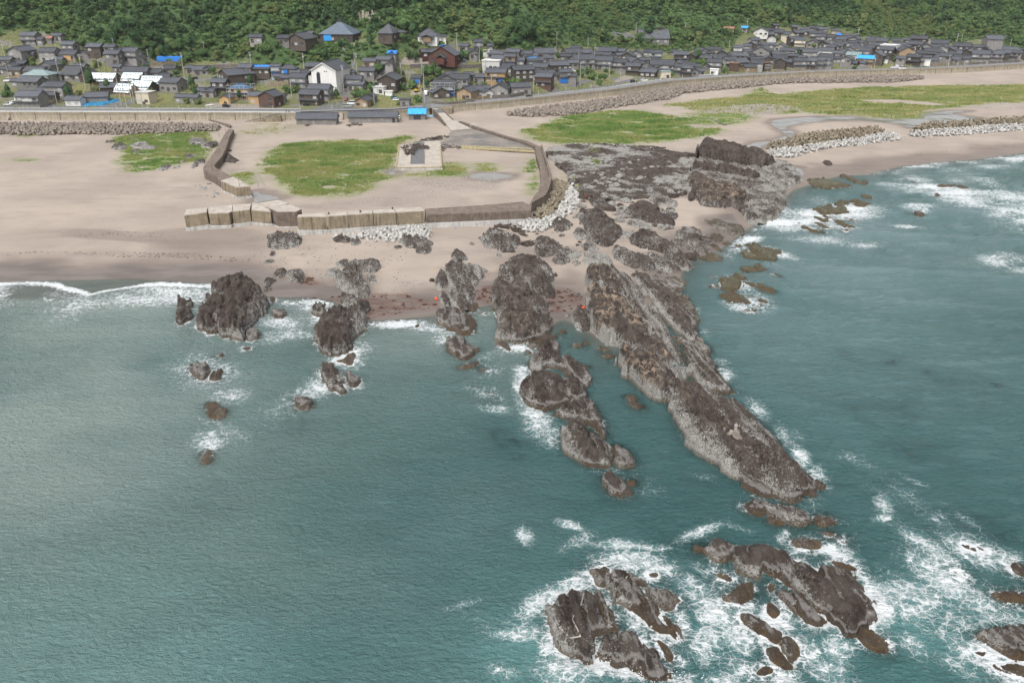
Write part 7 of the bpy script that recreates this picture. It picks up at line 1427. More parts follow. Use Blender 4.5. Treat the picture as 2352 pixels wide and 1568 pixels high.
car('a2',253,1235,'suv','car_black',.2,'black boxy off-roader nearer the road by the timber shed');car('a2',262,1195,'kei','car_black',.1,'second black boxy car behind the off-roader');car('a2',1172,1217,'car','car_black',.5,'dark blue hatchback in front of the old grey house');car('a2',1632,1235,'suv','car_silver',0,'beige off-roader at the edge of the asphalt lot');car('a2',1685,1205,'van','car_white',3.1,'white minivan behind the beige off-roader');car('a2',1622,1160,'kei','car_red',1.5,'red car half hidden on the path below the white hall');car('a2',2200,1160,'car','car_white',0,'white car on grass beside the teal wagon');car('a2',2180,1142,'suv','car_green',0,'dark teal wagon on grass behind the white car');car('a2',1975,975,'car','car_black',1.2,'black car near the dark gabled house, right one');car('a2',1900,975,'car','car_black',1.2,'black car near the dark gabled house, left one');car('a2',2230,1365,'kei','car_white',1.5,'white car tucked behind the longest boathouse',beach=True)
car('a3',55,950,'van','car_white',.1,'white van in front of the little blue-fronted shed');car('a3',190,1090,'truck','car_white',4.6,'white truck driving down the slipway lane');car('a3',1372,1120,'car','car_black',.35,'dark car driving on the coast road near the bend');car('a3',1890,830,'car','car_white',.2,'white car parked by the lawn');car('a3',1925,825,'kei','car_red',.2,'red car beside the white car at the lawn');car('a3',1840,812,'kei','car_white',.1,'white hatchback behind the red car at the lawn')
car('a4',215,950,'suv','car_black',.35,'black off-roader on the coast road hatching');car('a4',335,935,'suv','car_white',.35,'white sport utility car ahead of the black off-roader');car('a5',955,797,'van','car_white',3.4,'long white van driving on the right road');car('a5',865,790,'truck','car_white',.3,'white box truck parked behind the long white van')
p=hit_land(*V('a3',75,1060));r=empty('excavator',tuple(p),.4);tag(r,'small yellow excavator on the bare plot beside the lane','excavator','vehicles of the village');m=MB();m.box(-1.3,1.3,-1.1,-.6,0,.7);m.box(-1.3,1.3,.6,1.1,0,.7);m.build('track',M['rubber'],r);m=MB();m.box(-1.2,1.1,-.95,.95,.75,1.5);m.build('body',M['digger'],r);m=MB();m.box(.0,1.0,-.9,.1,1.504,2.6);m.build('cab',M['glass_d'],r);m=MB();m.tube((.9,.5,1.4),(2.4,.5,3.6),.22,.18);m.tube((2.4,.5,3.6),(3.6,.5,2.0),.17,.14);m.build('arm',M['digger'],r);m=MB();m.box(3.3,4.0,.0,1.0,1.2,1.9);m.build('bucket',M['drift'],r)
p=hit_land(*V('a2',50,1222));m=MB();S=[(-2,.1,.0),(-1.4,.6,-.1),(0,.85,-.15),(1.2,.7,-.1),(2.2,.05,.1)]
v=[];
for x0,w,z in S:v+=[(x0,-w,.7),(x0,-w*.6,.1+z+.15),(x0,0,z+.12),(x0,w*.6,.1+z+.15),(x0,w,.7)]
f=[[i*5+j,i*5+j+1,i*5+6+j,i*5+5+j]for i in range(4)for j in range(4)]
o=m.add(v,f).build('rowing_boat',M['car_white'],loc=tuple(p));o.modifiers.new('s','SOLIDIFY').thickness=.08;o.rotation_euler=(0,0,.5);tag(o,'small white open boat drawn up beside the coast road','boat')
p=hit_beach(*V('a3',250,1335));o=o.copy();COL.objects.link(o);o.location=tuple(p);o.rotation_euler=(3.14,0,.2);o.location.z+=.7;o.data=o.data.copy();o.data.materials[0]=M['car_blue'];tag(o,'upturned pale blue boat beside the blue-roofed boathouse','boat')
def person(c,x,y,label,rz):
 p=at(*V(c,x,y),6.1);me=bpy.data.meshes.new('person')
 J=[(0,0,.95),(0,0,1.25),(0,0,1.45),(0,0,1.55),(0,-.02,1.66),(-.1,0,.9),(-.11,.03,.5),(-.11,.0,.08),(-.11,-.14,.04),(.1,0,.9),(.11,-.05,.5),(.11,.06,.08),(.11,-.08,.04),(-.2,0,1.4),(-.25,.02,1.12),(-.24,-.06,.86),(.2,0,1.4),(.25,.02,1.12),(.24,-.06,.86)]
 E=[(0,1),(1,2),(2,3),(3,4),(0,5),(5,6),(6,7),(7,8),(0,9),(9,10),(10,11),(11,12),(2,13),(13,14),(14,15),(2,16),(16,17),(17,18)]
 R=[.15,.15,.13,.06,.11,.1,.07,.05,.04,.1,.07,.05,.04,.07,.05,.035,.07,.05,.035]
 me.from_pydata(J,[],E);o=bpy.data.objects.new('person',me);COL.objects.link(o);sk=o.modifiers.new('s','SKIN')
 for i,q in enumerate(me.skin_vertices[0].data):q.radius=(R[i],R[i]*.8)
 me.skin_vertices[0].data[0].use_root=True;o.modifiers.new('u','SUBSURF').levels=1;me.materials.append(M['cloth']);o.location=tuple(p);o.rotation_euler=(0,0,rz);tag(o,label,'person')
 h=MB();h.tube((0,-.01,1.63),(0,0,1.80),.12,.07,8);h.build('hair',M['hair'],o)
 f_=MB();f_.box(-.06,.06,-.13,-.09,1.58,1.70);f_.build('face',M['skin'],o)
person('a2',966,1305,'person in dark clothes standing on the wall path, right of two',.4);person('a2',935,1308,'person in dark clothes standing on the wall path, left of two',-.5)
from mathutils.bvhtree import BVHTree
def rock_hit(c,x,y):
 d=Vector(ray(*V(c,x,y))).normalized();best=None
 for r_ in ROCKLIST:
  o=r_[0];px_,py_=V(c,x,y)
  if abs(r_[2]-px_)>330 or abs(r_[3]-py_)>330:continue
  key=o.name
  if key not in BV:BV[key]=BVHTree.FromPolygons([v.co+o.location for v in o.data.vertices],[list(p.vertices)for p in o.data.polygons])
  h=BV[key].ray_cast(Vector((0,0,HCAM)),d)
  if h[0]is not None and(best is None or h[3]<best[3]):best=h
 return np.array(best[0])if best else at(*V(c,x,y),0)
BV={}
p=rock_hit('c4',1580,640);r=empty('marker_stub',tuple(p));tag(r,'short grey survey post on a tan concrete pad atop the whale-backed ridge','marker post');m=MB();m.tube((0,0,-.6),(0,0,1.4),.28,.26,10);m.tube((0,0,1.4),(0,0,1.5),.34,.34,10);m.tube((0,0,1.5),(0,0,1.85),.12,.1,8);m.build('post',M['conc_top'],r)
pm=[rock_hit('c4',*q)-p for q in[(1500,620),(1530,605),(1560,625),(1600,640),(1635,665),(1625,682),(1570,668),(1520,645)]];m=MB();m.prism([tuple(q[:2])for q in pm],[q[2]-.8 for q in pm],[q[2]+.06 for q in pm]);m.build('pad',M['gravel'],r)
def buoy(c,x,y,z,mt,label,s=.35):
 p=rock_hit(c,x,y)if z>1.55 else hit_beach(*V(c,x,y));s*=.5;k=MB();k.tube((-s,0,0),(s,0,0),s*.75,s*.75,12);k.tube((s,0,0),(s*1.3,0,0),s*.3,s*.2,8);k.tube((-s*1.3,0,0),(-s,0,0),s*.2,s*.3,8)
 o=k.build('float',M[mt],loc=(p[0],p[1],p[2]+s*.6));o.rotation_euler=(0,0,x%3);tag(o,label,'float')
buoy('c2',563,570,1.0,'orange','orange plastic float on the red weed bank by the pale ridge',.8);buoy('c2',1915,650,1.6,'orange','orange plastic float on the rock beside the long ridge',.7);buoy('b3',1305,1195,1.2,'orange','orange float in the driftwood below the crusted wall',.6);buoy('b3',1940,890,1.8,'car_red','red float on the platform rubble, left of two',.5);buoy('b3',2125,903,1.8,'car_red','red float on the platform rubble, right of two',.4);buoy('b3',820,1475,1.2,'tarp_sky','blue crate-like float behind the pyramid rock',.5);buoy('b3',1875,968,1.4,'tarp_sky','pale blue float among the white tetrapods',.4);buoy('b3',740,1178,.9,'tarp','blue float at the foot of the crusted wall',.4);buoy('c2',525,295,1.2,'digger','yellow float on the sand beside the pale ridge',.35);buoy('b3',1245,1158,1.0,'trim','white float at the edge of the white tetrapods',.5)
def heap(c,poly,n,L,label,zoff=0.0,flat=None):
 P=np.array(VP(c,poly));m=MB();k=0;o0=None
 while k<n:
  x,y=rnd.uniform(P[:,0].min(),P[:,0].max()),rnd.uniform(P[:,1].min(),P[:,1].max())
  if poly_sd(P,np.array([x]),np.array([y]))[0]<0:continue
  p=hit_beach(x,y)if flat is None else at(x,y,flat)
  if o0 is None:o0=p
  a=rnd.uniform(0,6.28);l=L*rnd.uniform(.4,1);q=p-o0+np.array([0,0,rnd.uniform(.1,.7)+zoff]);d=np.array([math.cos(a)*l,math.sin(a)*l,rnd.uniform(-.3,.3)])
  m.tube(q-d/2,q+d/2,rnd.uniform(.12,.3),rnd.uniform(.05,.2),5);k+=1
 tag(m.build('driftwood_heap',M['drift'],loc=tuple(o0)),label,'driftwood',kind='stuff')
heap('b3',[(235,440),(300,415),(400,408),(500,430),(490,455),(380,470),(365,510),(290,510),(270,470)],130,2.4,'dark tangle of driftwood piled on the landing slab',flat=2.65);heap('b3',[(430,370),(560,345),(660,335),(660,345),(540,370),(430,385)],60,3.0,'long pile of driftwood behind the landing slab',flat=2.4);heap('b3',[(610,420),(700,415),(790,440),(770,460),(680,450),(620,480)],40,2.0,'broken kerb pieces and timber at the slab corner');heap('b3',[(1110,1150),(1290,1170),(1400,1240),(1380,1260),(1250,1200),(1120,1175)],50,3.2,'driftwood scattered below the crusted wall');heap('b3',[(1320,1330),(1380,1310),(1470,1310),(1450,1340),(1360,1350)],30,2.4,'dark driftwood beside the sprawling grey rock');heap('a2',[(1630,1455),(1640,1420),(1710,1420),(1800,1420),(1790,1440),(1690,1460)],25,2.5,'loose timber laid on the sand in front of the boathouses');heap('a2',[(1150,1450),(1190,1420),(1220,1430),(1200,1455)],14,2.0,'little stack of planks left of the beach boathouses');heap('b4',[(1280,1000-790),(1450,225),(1440,232),(1290,218)],3,12,'long washed-up tree trunk on the sand by the stream')
heap('a1',[(1990,1220),(2000,1170),(2080,1160),(2090,1210)],40,2.5,'grey lumber heap before the open-fronted shed')if False else None
rp=[(770,745),(745,850),(680,950),(665,985),(700,1050),(740,1140),(650,1155),(560,1070),(500,1020)]
p=[rock_hit('c5',*q)+np.array([0,0,.08])for q in rp];m=MB()
for a,b in zip(p[:-1],p[1:]):m.tube(a,b,.07,.07,5)
tag(m.build('rope',M['rope']),'grey rope draped over the shell-strewn dome of rock','rope')
def crown_np(seed,R,Hc,nb,nq,qs,kind='round'):
 """leaf clumps spread over lumpy blobs; returns verts, quads, tint"""
 r=np.random.default_rng(seed);V_=[];T_=[]
 bl=[]
 for i in range(nb):
  a=r.uniform(0,6.28);q=math.sqrt(r.uniform(0,1))*.72;z=r.uniform(.15,1)
  if kind=='cone':q*=(1.15-z);rad=R*.34*(1.25-.6*z)
  else:rad=R*r.uniform(.28,.5);q*=1-.45*max(0,z-.4)
  bl.append((R*q*math.cos(a),R*q*math.sin(a),Hc*z-rad*.4,rad))
 bl.append((0,0,Hc*.45,R*.5))
 per=nq//len(bl)
 for bx,by,bz,rad in bl:
  n=r.normal(size=(per,3));n[:,2]=np.abs(n[:,2])*.9-.25*np.abs(n[:,2])+.1*n[:,2]
  n/=np.linalg.norm(n,axis=1)[:,None]
  c=np.array([bx,by,bz])+n*rad*r.uniform(.75,1.08,(per,1))*np.array([1,1,.8])
  nn=n+r.normal(size=n.shape)*.22;nn/=np.linalg.norm(nn,axis=1)[:,None]
  u=np.cross(nn,r.normal(size=n.shape));u/=np.linalg.norm(u,axis=1)[:,None];w=np.cross(nn,u)
  s=qs*r.uniform(.6,1.25,(per,1));k=r.uniform(.5,1.0,(per,1))
  V_.append(np.stack([c-u*s-w*s*k,c+u*s-w*s*k*.6,c+u*s*.7+w*s*k,c-u*s*.8+w*s*k*.8],1).reshape(-1,3))
  T_.append(np.repeat(np.clip(r.normal(.25+r.uniform(-.2,.25),.12,per),0,1),4))
 V_=np.concatenate(V_);T_=np.concatenate(T_)
 return V_,np.arange(len(V_)).reshape(-1,4),T_
def core_np(R,Hc):
 bm=bmesh.new();bmesh.ops.create_icosphere(bm,subdivisions=2,radius=1)
 v=np.array([q.co[:]for q in bm.verts]);f=[[q.index for q in p.verts]for p in bm.faces];bm.free()
 return v*np.array([R*.62,R*.62,Hc*.42])+np.array([0,0,Hc*.45]),f
def trunk_mb(Hc,hb):
 m=MB();m.tube((0,0,-1),(0,0,hb),.24,.17,7);m.tube((0,0,hb),(.3,.1,hb+Hc*.5),.17,.07,6)
 for i in range(4):
  a=i*1.6+.4;m.tube((0,0,hb*.9),(math.cos(a)*Hc*.32,math.sin(a)*Hc*.32,hb+Hc*.4),.10,.04,5)
 return m
KINDS={}
def tree_kind(key,seed,R,Hc,hb,mat,nq=620,qs=.42,kind='round',nb=13):
 v,f,t=crown_np(seed,R,Hc,nb,nq,qs,kind)
 cv,cf=core_np(R,Hc)
 me=bpy.data.meshes.new('crown');allv=np.concatenate([v,cv]);me.from_pydata(allv.tolist(),[],f.tolist()+[[i+len(v)for i in q]for q in cf]);me.update()
 a=me.color_attributes.new('mask','FLOAT_COLOR','POINT');tt=np.concatenate([t,np.zeros(len(cv))]);a.data.foreach_set('color',np.stack([tt,tt,tt,tt],-1).astype(np.float32).ravel());me.materials.append(M[mat])
 tm=trunk_mb(Hc,hb);me2=bpy.data.meshes.new('trunk');me2.from_pydata([tuple(q)for q in tm.v],[],tm.f);me2.update();me2.materials.append(M['trunk'])
 KINDS[key]=(me,me2,hb)
for i in range(4):tree_kind(('broad',i),20+i,3.9+.5*i,5.2+.4*i,1.6,['fol','fol','fol_dark','fol'][i])
for i in range(2):tree_kind(('bright',i),40+i,3.4,4.4,1.2,'fol_yel',560)
for i in range(2):tree_kind(('pine',i),50+i,3.4,8.5,2.6,'fol_dark',640,.40,'cone',17)
tree_kind(('shrub',0),60,1.7,1.9,.1,'fol',260,.26);tree_kind(('shrub',1),61,1.4,1.7,.1,'fol_yel',240,.24)
def tree(key,x,y,z,s,rz,label,group,name='tree',cat='tree'):
 c,t,hb=KINDS[key]
 r=empty(name,(x,y,z),rz);r.scale=(s,s,s*rnd.uniform(.88,1.12));tag(r,label,cat,group)
 o=bpy.data.objects.new('trunk',t);COL.objects.link(o);o.parent=r
 o=bpy.data.objects.new('crown',c);COL.objects.link(o);o.parent=r;o.location=(0,0,hb)
C=[]
gx,gy=np.meshgrid(np.arange(-430,620,6.3),np.arange(430,1000,6.3))
gx=gx+rng.uniform(-2.3,2.3,gx.shape);gy=gy+rng.uniform(-2.3,2.3,gy.shape)
gx,gy=gx.ravel(),gy.ravel();ok=gy>Yw(gx)+22;gx,gy=gx[ok],gy[ok]
gz=zland(gx,gy);px,py,zc=proj(np.stack([gx,gy,gz],-1))
ok=(forest_mask(gx,gy,gz)>0)&(px>-130)&(px<2490)&(py>-45)
gx,gy,gz,px,py,zc=[a[ok]for a in(gx,gy,gz,px,py,zc)]
spc=fbm(gx/40,gy/40,3,120);dens=fbm(gx/28,gy/28,3,121)
ok=dens>-.55
gx,gy,gz,px,py,zc,spc=[a[ok]for a in(gx,gy,gz,px,py,zc,spc)]
order=np.argsort(zc)
print('forest candidates',len(order))
def reg_name(x,y):
 return('above the far left houses' if x<300 else 'above the long blue sheet' if x<560 else 'in the temple wood' if x<930 else 'behind the red-brown temple' if x<1150 else 'behind the central village' if x<1420 else 'round the turret hall' if x<1720 else 'behind the right village')
kinds_n={'broad':'rounded broadleaf tree','bright':'yellow-green bushy tree','pine':'dark pine with tiered crown'}
def pick(i):
 s=spc[i]
 temple=780<px[i]<1010 and 80<py[i]<150
 if temple and rnd.random()<.6:return('pine',rnd.randrange(2))
 if s>.22 or(py[i]>FBY_at(px[i])-14 and rnd.random()<.45):return('bright',rnd.randrange(2))
 if s<-.42:return('pine',rnd.randrange(2))if rnd.random()<.15 else('broad',2)
 return('broad',rnd.choice((0,1,2,3,0,1)))
def FBY_at(x):return np.interp(x,FBX,FBY)
spb=fbm(gx/17,gy/17,2,123);NI=178;grp_l={}
S_V=[];S_T=[];S_M=[]
LOW={}
for mi,mk_ in enumerate(('fol','fol_dark','fol_yel')):
 LOW[mk_]=[crown_np(200+mi*10+j,3.9,5.4 if mi!=1 else 6.0,11,300,.50)for j in range(4)]
for n,i in enumerate(order):
 k=pick(i);s=rnd.uniform(.75,1.3)*(.8 if k[0]=='bright' else 1)
 s*=.85+.9*max(0,float(spb[i]))-.35*max(0,-float(spb[i]))
 if FBY_at(px[i])-py[i]<10:s*=.8
 if 630<px[i]<1010 and py[i]>92:s*=.62
 if n<NI:
  tree(k,gx[i],gy[i],gz[i]-.3,s,rnd.uniform(0,6.28),f'{kinds_n[k[0]]} on the slope {reg_name(px[i], py[i])}',f'{kinds_n[k[0]]}s {reg_name(px[i], py[i])}')
 else:
  mt='fol_yel' if k[0]=='bright' else 'fol_dark' if(k[0]=='pine' or k[1]==2)else 'fol'
  v,f,t=rnd.choice(LOW[mt]);a=rnd.uniform(0,6.28);ca,sa=math.cos(a)*s,math.sin(a)*s
  S_V.append(np.stack([v[:,0]*ca-v[:,1]*sa+gx[i],v[:,0]*sa+v[:,1]*ca+gy[i],v[:,2]*s*rnd.uniform(.85,1.15)+gz[i]+.6],-1))
  S_T.append(np.clip(t+rnd.uniform(-.3,.35),0,1));S_M.append(np.full(len(f),('fol','fol_dark','fol_yel').index(mt)))
if S_V:
 v=np.concatenate(S_V);t=np.concatenate(S_T)
 o=mesh_obj('hill_forest',v,np.arange(len(v)).reshape(-1,4),M['fol'],attrs={'mask':np.stack([t]*4,-1)})
 o.data.materials.append(M['fol_dark']);o.data.materials.append(M['fol_yel']);o.data.polygons.foreach_set('material_index',np.concatenate(S_M).astype(np.int32))
 tag(o,'dense green broadleaf wood covering the hillside behind the village','forest',kind='stuff')
us_=[];ut=[]
gx,gy=np.meshgrid(np.arange(-430,620,3.6),np.arange(430,900,3.6));gx=(gx+rng.uniform(-1.4,1.4,gx.shape)).ravel();gy=(gy+rng.uniform(-1.4,1.4,gy.shape)).ravel()
ok=gy>Yw(gx)+20;gx,gy=gx[ok],gy[ok];gz=zland(gx,gy);px,py,zc=proj(np.stack([gx,gy,gz],-1));fmv=forest_mask(gx,gy,gz,5)
ok=(fmv>0)&(px>-130)&(px<2490)&(py>-40);gx,gy,gz=gx[ok],gy[ok],gz[ok]
sv,sf,st_=crown_np(300,1.7,2.0,5,42,.55)
n=len(gx);a=rng.uniform(0,6.28,n);s=rng.uniform(.6,1.4,n)
X=sv[None,:,0]*np.cos(a)[:,None]-sv[None,:,1]*np.sin(a)[:,None];Y=sv[None,:,0]*np.sin(a)[:,None]+sv[None,:,1]*np.cos(a)[:,None]
P=np.stack([X*s[:,None]+gx[:,None],Y*s[:,None]+gy[:,None],sv[None,:,2]*s[:,None]+gz[:,None]-.2],-1).reshape(-1,3)
t=np.clip(st_[None]+rng.uniform(-.3,.35,n)[:,None],0,1).ravel()
print('undergrowth',n,len(P))
tag(mesh_obj('undergrowth',P,np.arange(len(P)).reshape(-1,4),M['fol'],attrs={'mask':np.stack([t]*4,-1)}),'tangled green undergrowth and bamboo between the hillside trees','undergrowth',kind='stuff')
GT=[('a1',1050,1030,'pine',1.0),('a1',1240,1070,'pine',.8),('a1',1580,750,'shrub',1.3),('a1',360,720,'shrub',1.6),('a1',730,770,'broad',.55),('a1',930,890,'pine',.4),('a1',850,930,'pine',.45),('a1',1430,950,'broad',.5),('a1',110,640,'broad',.7),('a1',960,560,'broad',.8),('a1',1110,780,'shrub',2),('a1',310,1020,'shrub',1.8),('a1',130,1110,'shrub',1.6),('a1',60,1120,'shrub',1.6),('a1',2230,1040,'shrub',1.8),('a1',2150,1190,'shrub',1.6),('a1',2270,1200,'shrub',1.5),('a1',920,1090,'shrub',1.3),('a1',1100,1050,'shrub',1.6),('a2',2040,760,'broad',.8),('a2',2050,820,'broad',.75),('a2',1990,870,'broad',.8),('a2',160,670,'bright',.7),('a2',300,700,'broad',.7),('a2',400,1150,'pine',.5),('a2',1050,1060,'shrub',1.9),('a2',950,1070,'shrub',1.9),('a2',1080,990,'shrub',1.4),('a2',850,935,'shrub',1.3),('a2',1910,1060,'broad',.7),('a2',1840,1130,'broad',.6),('a2',2170,1030,'broad',.65),('a2',2280,1040,'broad',.6),('a2',1740,1070,'shrub',1.5),('a2',1900,1210,'shrub',1.6),('a2',2230,1210,'shrub',1.4),('a2',1280,1165,'shrub',1.2),('a2',1500,470,'shrub',1.2),('a2',1600,470,'shrub',1.0),('a2',1320,460,'broad',1.0),('a2',2250,850,'shrub',1.5),('a3',30,660,'bright',.6),('a3',90,665,'bright',.6),('a3',200,680,'pine',.5),('a3',290,715,'broad',.5),('a3',170,880,'broad',.8),('a3',240,890,'broad',.9),('a3',320,900,'broad',.9),('a3',860,560,'broad',.8),('a3',1020,570,'broad',1.3),('a3',650,690,'broad',.8),('a3',800,690,'pine',.6),('a3',850,650,'bright',.9),('a3',590,980,'shrub',1.7),('a3',800,1080,'broad',.6),('a3',850,1040,'broad',.6),('a3',1080,970,'shrub',1.8),('a3',1180,970,'shrub',1.7),('a3',1260,960,'shrub',1.5),('a3',1960,880,'shrub',2.2),('a3',2080,880,'shrub',2.2),('a3',2170,975,'shrub',1.4),('a3',1700,700,'pine',.5),('a3',1970,740,'pine',.5),('a3',2310,850,'shrub',1.6),('a3',540,1090,'shrub',1.4),('a3',30,1000,'shrub',1.4),('a3',100,1180,'shrub',1.6),('a4',950,680,'broad',.8),('a4',960,770,'broad',.9),('a4',1030,790,'broad',.8),('a4',900,790,'broad',.8),('a4',1200,810,'broad',.8),('a4',1260,840,'shrub',2.0),('a4',1010,720,'bright',.7),('a4',1700,470,'bright',.8),('a4',1850,470,'broad',.6),('a4',2100,670,'pine',.6),('a4',2150,670,'pine',.5),('a4',2280,560,'broad',.7),('a4',2330,550,'broad',.6),('a4',1950,310,'broad',.7),('a4',650,870,'shrub',1.3),('a4',2010,600,'shrub',2),('a4',1350,590,'bright',.9),('a5',690,530,'broad',.6),('a5',870,715,'broad',.6),('a5',1990,570,'bright',.7),('a5',700,750,'shrub',1.6),('a5',400,795,'shrub',1.4),('a5',1240,700,'shrub',1.3),('a5',2240,520,'broad',1.0),('a5',30,540,'broad',.7),('a5',2300,540,'broad',1.1)]
gl={}
for c,x,y,k,s in GT:
 p=hit_land(*V(c,x,y));vx_,_=V(c,x,y)
 key=(k,rnd.randrange(2))
 w={'pine':'dark garden pine','broad':'round green garden tree','bright':'light green garden tree','shrub':'leafy garden shrub'}[k]
 reg='at the far left' if vx_<200 else 'by the sheeted ruins' if vx_<470 else 'left of the white hall' if vx_<720 else 'right of the white hall' if vx_<940 else 'near the red-brown temple' if vx_<1120 else 'in the central village' if vx_<1420 else 'by the road bend' if vx_<1690 else 'in the right village'
 gl.setdefault((w,reg),[]).append((vx_,key,p,s))
for(w,reg),L in gl.items():
 L.sort(key=lambda q:q[0])
 for i,(vx_,key,p,s)in enumerate(L):
  tree(key,p[0],p[1],p[2]-.1,s,rnd.uniform(0,6.28),f'{w} {reg}'+(f', {ORD[i]} from the left' if len(L)>1 else ''),'garden trees and shrubs','shrub' if 'shrub' in w else 'tree','shrub' if 'shrub' in w else 'tree')
HP=np.array([[r[0].location[0],r[0].location[1],r[9]]for r in HOUSES]);k_=0
while k_<95:
 x,y=(rnd.uniform(0,940),rnd.uniform(104,236))if k_<62 else(rnd.uniform(940,1420),rnd.uniform(108,205))
 p=hit_land(x,y)
 if p[1]-Yw(p[0])<17 or np.min(np.hypot(HP[:,0]-p[0],HP[:,1]-p[1])-HP[:,2]*.5)<1.2:k_+=.02;continue
 q=rnd.choice(('shrub','shrub','broad','bright','pine'));reg='left' if x<940 else 'central'
 tree((q,rnd.randrange(2)),p[0],p[1],p[2]-.1,rnd.uniform(1.2,2.1)if q=='shrub' else rnd.uniform(.45,.8),rnd.uniform(0,6),{'shrub':'leafy shrub','broad':'small round tree','bright':'small light green tree','pine':'small dark pine'}[q]+f' filling a gap between houses of the {reg} village',f'greenery between houses of the {reg} village','shrub' if q=='shrub' else 'tree','shrub' if q=='shrub' else 'tree')
 k_+=1
wx,wy=[],[]
gx,gy=rng.uniform(-330,470,26000),rng.uniform(415,720,26000);t_=gy-Yw(gx);ok=(t_>14)&(t_<110)&(fbm(gx/14,gy/14,3,130)>.02);gx,gy=gx[ok],gy[ok];gz=zland(gx,gy)
def blades(X,Y,Z,h,w,nb,tint):
 n=len(X);K=nb
 a=rng.uniform(0,6.28,(n,K));ln=rng.uniform(.15,.7,(n,K));hh=h[:,None]*rng.uniform(.55,1.15,(n,K));ww=w[:,None]*rng.uniform(.7,1.3,(n,K))
 bx=X[:,None]+rng.normal(0,.22,(n,K))*(1+2*w[:,None]);by=Y[:,None]+rng.normal(0,.22,(n,K))*(1+2*w[:,None]);bz=np.repeat(Z[:,None],K,1)
 px_,py_=-np.sin(a)*ww,np.cos(a)*ww
 tip=np.stack([bx+np.cos(a)*ln*hh,by+np.sin(a)*ln*hh,bz+hh],-1)
 v=np.stack([np.stack([bx-px_,by-py_,bz-.05],-1),np.stack([bx+px_,by+py_,bz-.05],-1),tip],2).reshape(-1,3)
 tt=np.clip(np.repeat(tint,K*3)+np.repeat(rng.uniform(-.2,.2,n*K),3),0,1)
 return v,np.arange(len(v)).reshape(-1,3),np.stack([tt]*4,-1)
v,f,t=blades(gx,gy,gz,np.full(len(gx),.7),np.full(len(gx),.35),4,np.clip(.4+.5*fbm(gx/12,gy/12,2,131),0,1))
tag(mesh_obj('yard_weeds',v,f,M['grass'],attrs={'mask':t}),'weeds and rough grass in the open plots of the village','weeds',kind='stuff')
GL={'marsh_grass':'broad field of green marsh grass filling the left of the old harbour','dune_grass':'grass patch with rocks behind the left beach','reed_grass':'green reed bed below the right tetrapod bank','wetland_grass':'long wet meadow behind the right beach','thin_meadow':'thin patchy meadow joining the reed bed to the wet meadow','sedge':'strip of tall sedge in front of the landing slab','low_sedge':'small round patch of sedge on the harbour sand','bank_grass':'grass tongue between the left wall and the wheel tracks','wall_foot_grass':'weeds along the inner foot of the curved harbour wall','rock_grass':'grass growing among the platform rocks','crevice_grass':'little green patch on top of the dark platform slabs','sparse_dune_grass':'thin dry dune grass below the beach ramp','shore_tussocks':'flat green mat on the sand under the left tetrapods','sand_tussocks':'scattered green tufts on the open left sand'}
for k,(p,hgt,den)in GP.items():
 lo,hi=p.min(0),p.max(0);A=(hi-lo).prod();n=int(min(A*den,90000))
 X=rng.uniform(lo[0],hi[0],n);Y=rng.uniform(lo[1],hi[1],n)
 d=poly_sd(p,X,Y)+3.6*fbm(X/8,Y/5,4,40)+1.5
 m=rng.random(n)<sst(0,7.0,d)*(.35+.65*sst(-.3,.25,fbm(X/6,Y/3,4,147)))
 if k=='wetland_grass':m&=(poly_sd(sand_hole,X,Y)<0)&((poly_sd(gravel_hole,X,Y)<1)|(rng.random(n)<.12))
 if k in('marsh_grass','dune_grass','rock_grass','reed_grass'):m&=fbm(X/9,Y/6,3,141)>(-.42 if k!='rock_grass' else .0)
 if k=='sparse_dune_grass':m&=fbm(X/3,Y/3,2,142)>.1
 X,Y,d=X[m],Y[m],d[m]
 if not len(X):continue
 Z=zbeach(X,Y)
 if k in('rock_grass','crevice_grass'):Z=np.array([shelf_z(*q)for q in zip(X,Y,Z)])
 pt=fbm(X/10,Y/6,3,143)
 h=hgt*(.6+.6*sst(-.2,.4,pt))*np.clip(.5+d/6,.5,1)
 if k in('marsh_grass','wetland_grass','reed_grass'):h=h*(1+.7*sst(.2,.4,fbm(X/14,Y/7,3,144)))
 wdt=np.clip(Y/260*.09,.05,.16)
 v,f,t=blades(X,Y,Z,h,wdt,6 if den>4 else 5,np.clip(.40-1.3*fbm(X/14,Y/7,4,144)+.45*fbm(X/3,Y/3,2,145),0,1)if k!='sparse_dune_grass' else np.full(len(X),.9))
 print(k,len(X))
 tag(mesh_obj(k,v,f,M['grass'],attrs={'mask':t}),GL[k],'grass',kind='stuff')
def scatter_stones(name,poly,n,smin,smax,mat,label,cat,zflat=.5):
 p=np.array(poly);lo,hi=p.min(0),p.max(0);X=rng.uniform(lo[0],hi[0],n);Y=rng.uniform(lo[1],hi[1],n);m=poly_sd(p,X,Y)>0;X,Y=X[m],Y[m];Z=zbeach(X,Y);n=len(X)
 b=np.array([(1,0,0),(.3,.95,0),(-.8,.6,0),(-.8,-.6,0),(.3,-.95,0),(0,0,.8)]);s=smin+(smax-smin)*rng.random(n)**2.5;a=rng.uniform(0,6.28,n)
 vx_=b[None,:,0]*np.cos(a)[:,None]-b[None,:,1]*np.sin(a)[:,None];vy_=b[None,:,0]*np.sin(a)[:,None]+b[None,:,1]*np.cos(a)[:,None]
 v=np.stack([vx_*s[:,None]+X[:,None],vy_*s[:,None]+Y[:,None],b[None,:,2]*s[:,None]*zflat+Z[:,None]],-1).reshape(-1,3)
 f=(np.array([(0,1,5),(1,2,5),(2,3,5),(3,4,5),(4,0,5)])[None]+(np.arange(n)*6)[:,None,None]).reshape(-1,3)
 tag(mesh_obj(name,v,f,M[mat]),label,cat,kind='stuff')
